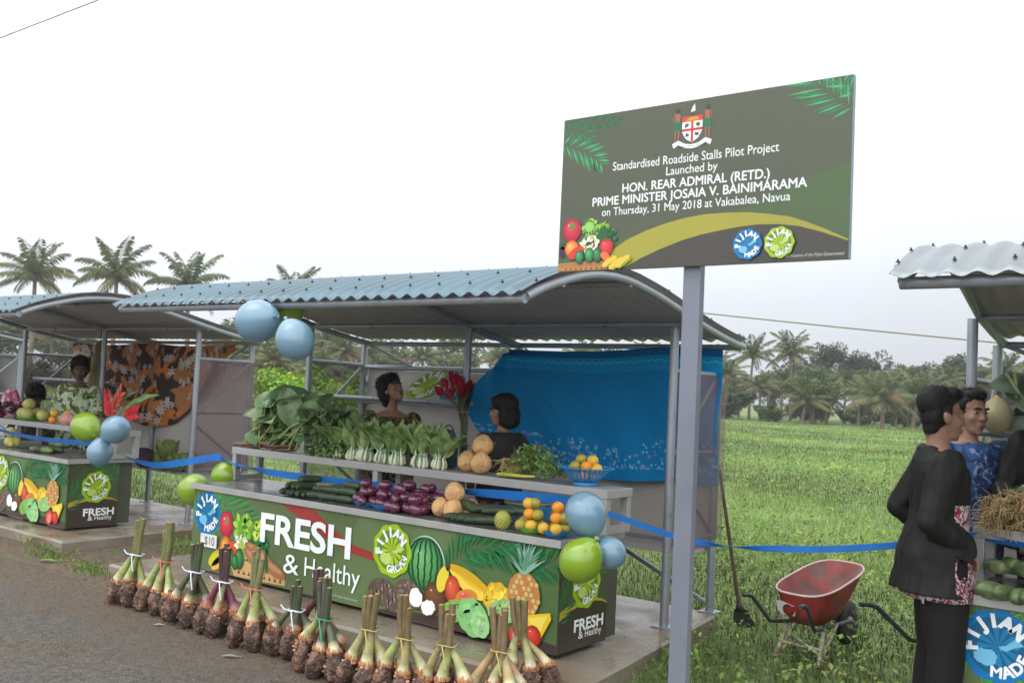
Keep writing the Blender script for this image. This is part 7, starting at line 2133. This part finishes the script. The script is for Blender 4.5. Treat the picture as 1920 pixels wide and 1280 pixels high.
WB.put((wp.x, wp.y + 0.1, ZG - 0.01), (0, 0, math.radians(-8)), (0.74, 0.76, 0.84))
p2 = atY(1612, 1128, 1.25)
hx = Matrix.Rotation(math.radians(-34), 3, 'Z') @ Vector((-0.265 * 0.95, -0.70 * 0.95, 0))
WB.put((p2.x - hx.x, p2.y - hx.y, ZG - 0.01), (0, 0, math.radians(-34)), (0.95, 0.95, (p2.z - ZG) / 0.49), 'second wheelbarrow hidden behind the man in black, one handle showing')
# long handled fork leaning on the side sheet
a = atY(1349, 880, 1.98); b = Vector((0.20, 2.26, ZG + 0.02)); b = atY(1385, 1128, 2.12)
t = thing('garden_fork', 'long handled black fork leaning against the stall side sheet', 'fork', (b.x, b.y, ZG))
MB().tube([a, a.lerp(b, 0.5), b], [0.013, 0.014, 0.015], 8, pm('dark_wood_handle', lin(82, 62, 48), 0.6, var=0.3, scale=12)).build('shaft', None, t)
d = (b - a).normalized(); s_ = Vector((CR.x, CR.y, 0)).normalized()
mb = MB()
mb.tube([b, b + d * 0.06], [0.018, 0.03], 8, M_dark)
e0 = b + d * 0.05
mb.add([e0 - s_ * 0.04, e0 + s_ * 0.05, e0 + s_ * 0.10 + d * 0.12, e0 + s_ * 0.10 + d * 0.20, e0 - s_ * 0.02 + d * 0.16, e0 - s_ * 0.06 + d * 0.07], [(0, 1, 2, 3, 4, 5)], M_dark)
for k in range(4): mb.tube([e0 + d * 0.10 + s_ * (-0.02 + 0.035 * k), e0 + d * 0.30 + s_ * (0.02 + 0.045 * k)], 0.006, 5, M_dark)
mb.build('fork_head', None, t, solid=0.006)
# blue umbrella at the far left, open and tilted
q = atY(-70, 722, 1.75)
t = thing('umbrella', 'open blue and grey umbrella cut by the left picture edge', 'umbrella', q)
R_ = 0.74
rot = Matrix.Rotation(math.radians(-38), 3, 'X') @ Matrix.Rotation(math.radians(14), 3, 'Y')
for k in range(8):
    mb = MB()
    a0, a1 = 2 * PI * k / 8, 2 * PI * (k + 1) / 8
    def pf(u, v):
        a = a0 + (a1 - a0) * u
        rr = R_ * v * (1 - 0.10 * math.sin(PI * u) * v)
        return q + rot @ Vector((rr * math.cos(a), rr * math.sin(a), 0.30 * (1 - v * v) - 0.02 * math.sin(PI * u) * v))
    mb.grid(pf, 6, 8, pm('umbrella_blue', lin(62, 98, 142), 0.6, var=0.1) if k % 2 else pm('umbrella_grey_blue', lin(146, 156, 182), 0.6, var=0.1))
    mb.build('canopy_panel', None, t, solid=0.002)
MB().tube([q + rot @ Vector((0, 0, 0.34)), q + rot @ Vector((0, 0, -0.55))], 0.007, 8, M_dark).build('shaft', None, t)
for k in range(8):
    a = 2 * PI * k / 8
    MB().tube([q + rot @ Vector((R_ * v / 6 * math.cos(a), R_ * v / 6 * math.sin(a), 0.30 * (1 - (v / 6) ** 2) - 0.006)) for v in range(7)], 0.003, 5, M_wire).build('rib', None, t)
# blue bucket and low box behind the middle counter
q = Vector((-0.92, 0.92, ZS))
t = thing('bucket', 'blue plastic bucket with yellow edge behind the middle counter', 'bucket', q)
MB().lathe([(0.0, 0.0), (0.12, 0.0), (0.16, 0.70), (0.165, 0.74), (0.155, 0.74), (0.12, 0.04), (0.0, 0.03)], q, 24, M_plb).build('body', None, t)
MB().tube([q + Vector((0.165 * math.cos(2 * PI * k / 28), 0.165 * math.sin(2 * PI * k / 28), 0.745)) for k in range(29)], 0.009, 6, pm('yellow_plastic', lin(206, 176, 70), 0.4), False).build('rim', None, t)
# overhead wires
def wire(a, b, sag, label, r=0.022):
    a, b = Vector(a), Vector(b)
    mb = MB().tube([a.lerp(b, i / 40) - Vector((0, 0, sag * math.sin(PI * i / 40))) for i in range(41)], r, 6, pm('wire_grey', lin(112, 116, 92), 0.6))
    tag(mb.build('overhead_wire', None, None, a), label, 'wire')
a = atD(1330, 585, 50); b = atD(1815, 632, 42); d = b - a
wire(a - d * 0.7, b + d * 1.2, 0.12, 'single wire sagging across the sky right of the sign post', 0.034)
a = atD(0, 70, 28); b = atD(180, 0, 26); d = b - a
wire(a - d * 1.5, b + d * 2.0, 0.03, 'dark wire cutting the top left corner of the sky', 0.018)
# fallen leaves and scraps on the road
LM = MB()
M_sc = pm('paper_scrap', lin(198, 198, 190), 0.7)
fl_ = [(91, 1050, 0.075, lin(110, 190, 60), 'bright green fallen leaf on the dirt near the left slab'), (432, 1229, 0.05, lin(150, 156, 130), 'small grey green leaf on the road before the taro row'), (298, 1170, 0.035, lin(190, 186, 176), 'small pale scrap on the road below the left taro bundles')]
for px, py, L, c_, lab in fl_:
    p = atZ(px, py, ZG + 0.012); mb = MB()
    leaf(mb, p - Vector((CR.x, CR.y, 0)) * L, (CR.x, CR.y, 0.05), (0, 0, 1), L * 2, L * 0.7, c_, 0.1, 0.15, 0.02, 6, 3, M_lf, False)
    tag(mb.build('fallen_leaf', None, None, p), lab, 'leaf', 'fallen leaves on the road')
# ================================================================ rainy air over the field
hz = bpy.data.materials.new('rainy_haze'); hz.use_nodes = True
t_ = hz.node_tree; t_.nodes.clear()
o_ = t_.nodes.new('ShaderNodeOutputMaterial'); pv = t_.nodes.new('ShaderNodeVolumePrincipled')
pv.inputs['Color'].default_value = (0.92, 0.95, 1.0, 1); pv.inputs['Density'].default_value = 0.0007; pv.inputs['Anisotropy'].default_value = 0.2
t_.links.new(pv.outputs[0], o_.inputs['Volume'])
mb = MB(); mb.box((-40, 60, 12.5), (420, 300, 28), hz)
tag(mb.build('haze'), label='thin grey rain haze hanging over the field and far palms', cat='haze', kind='stuff')
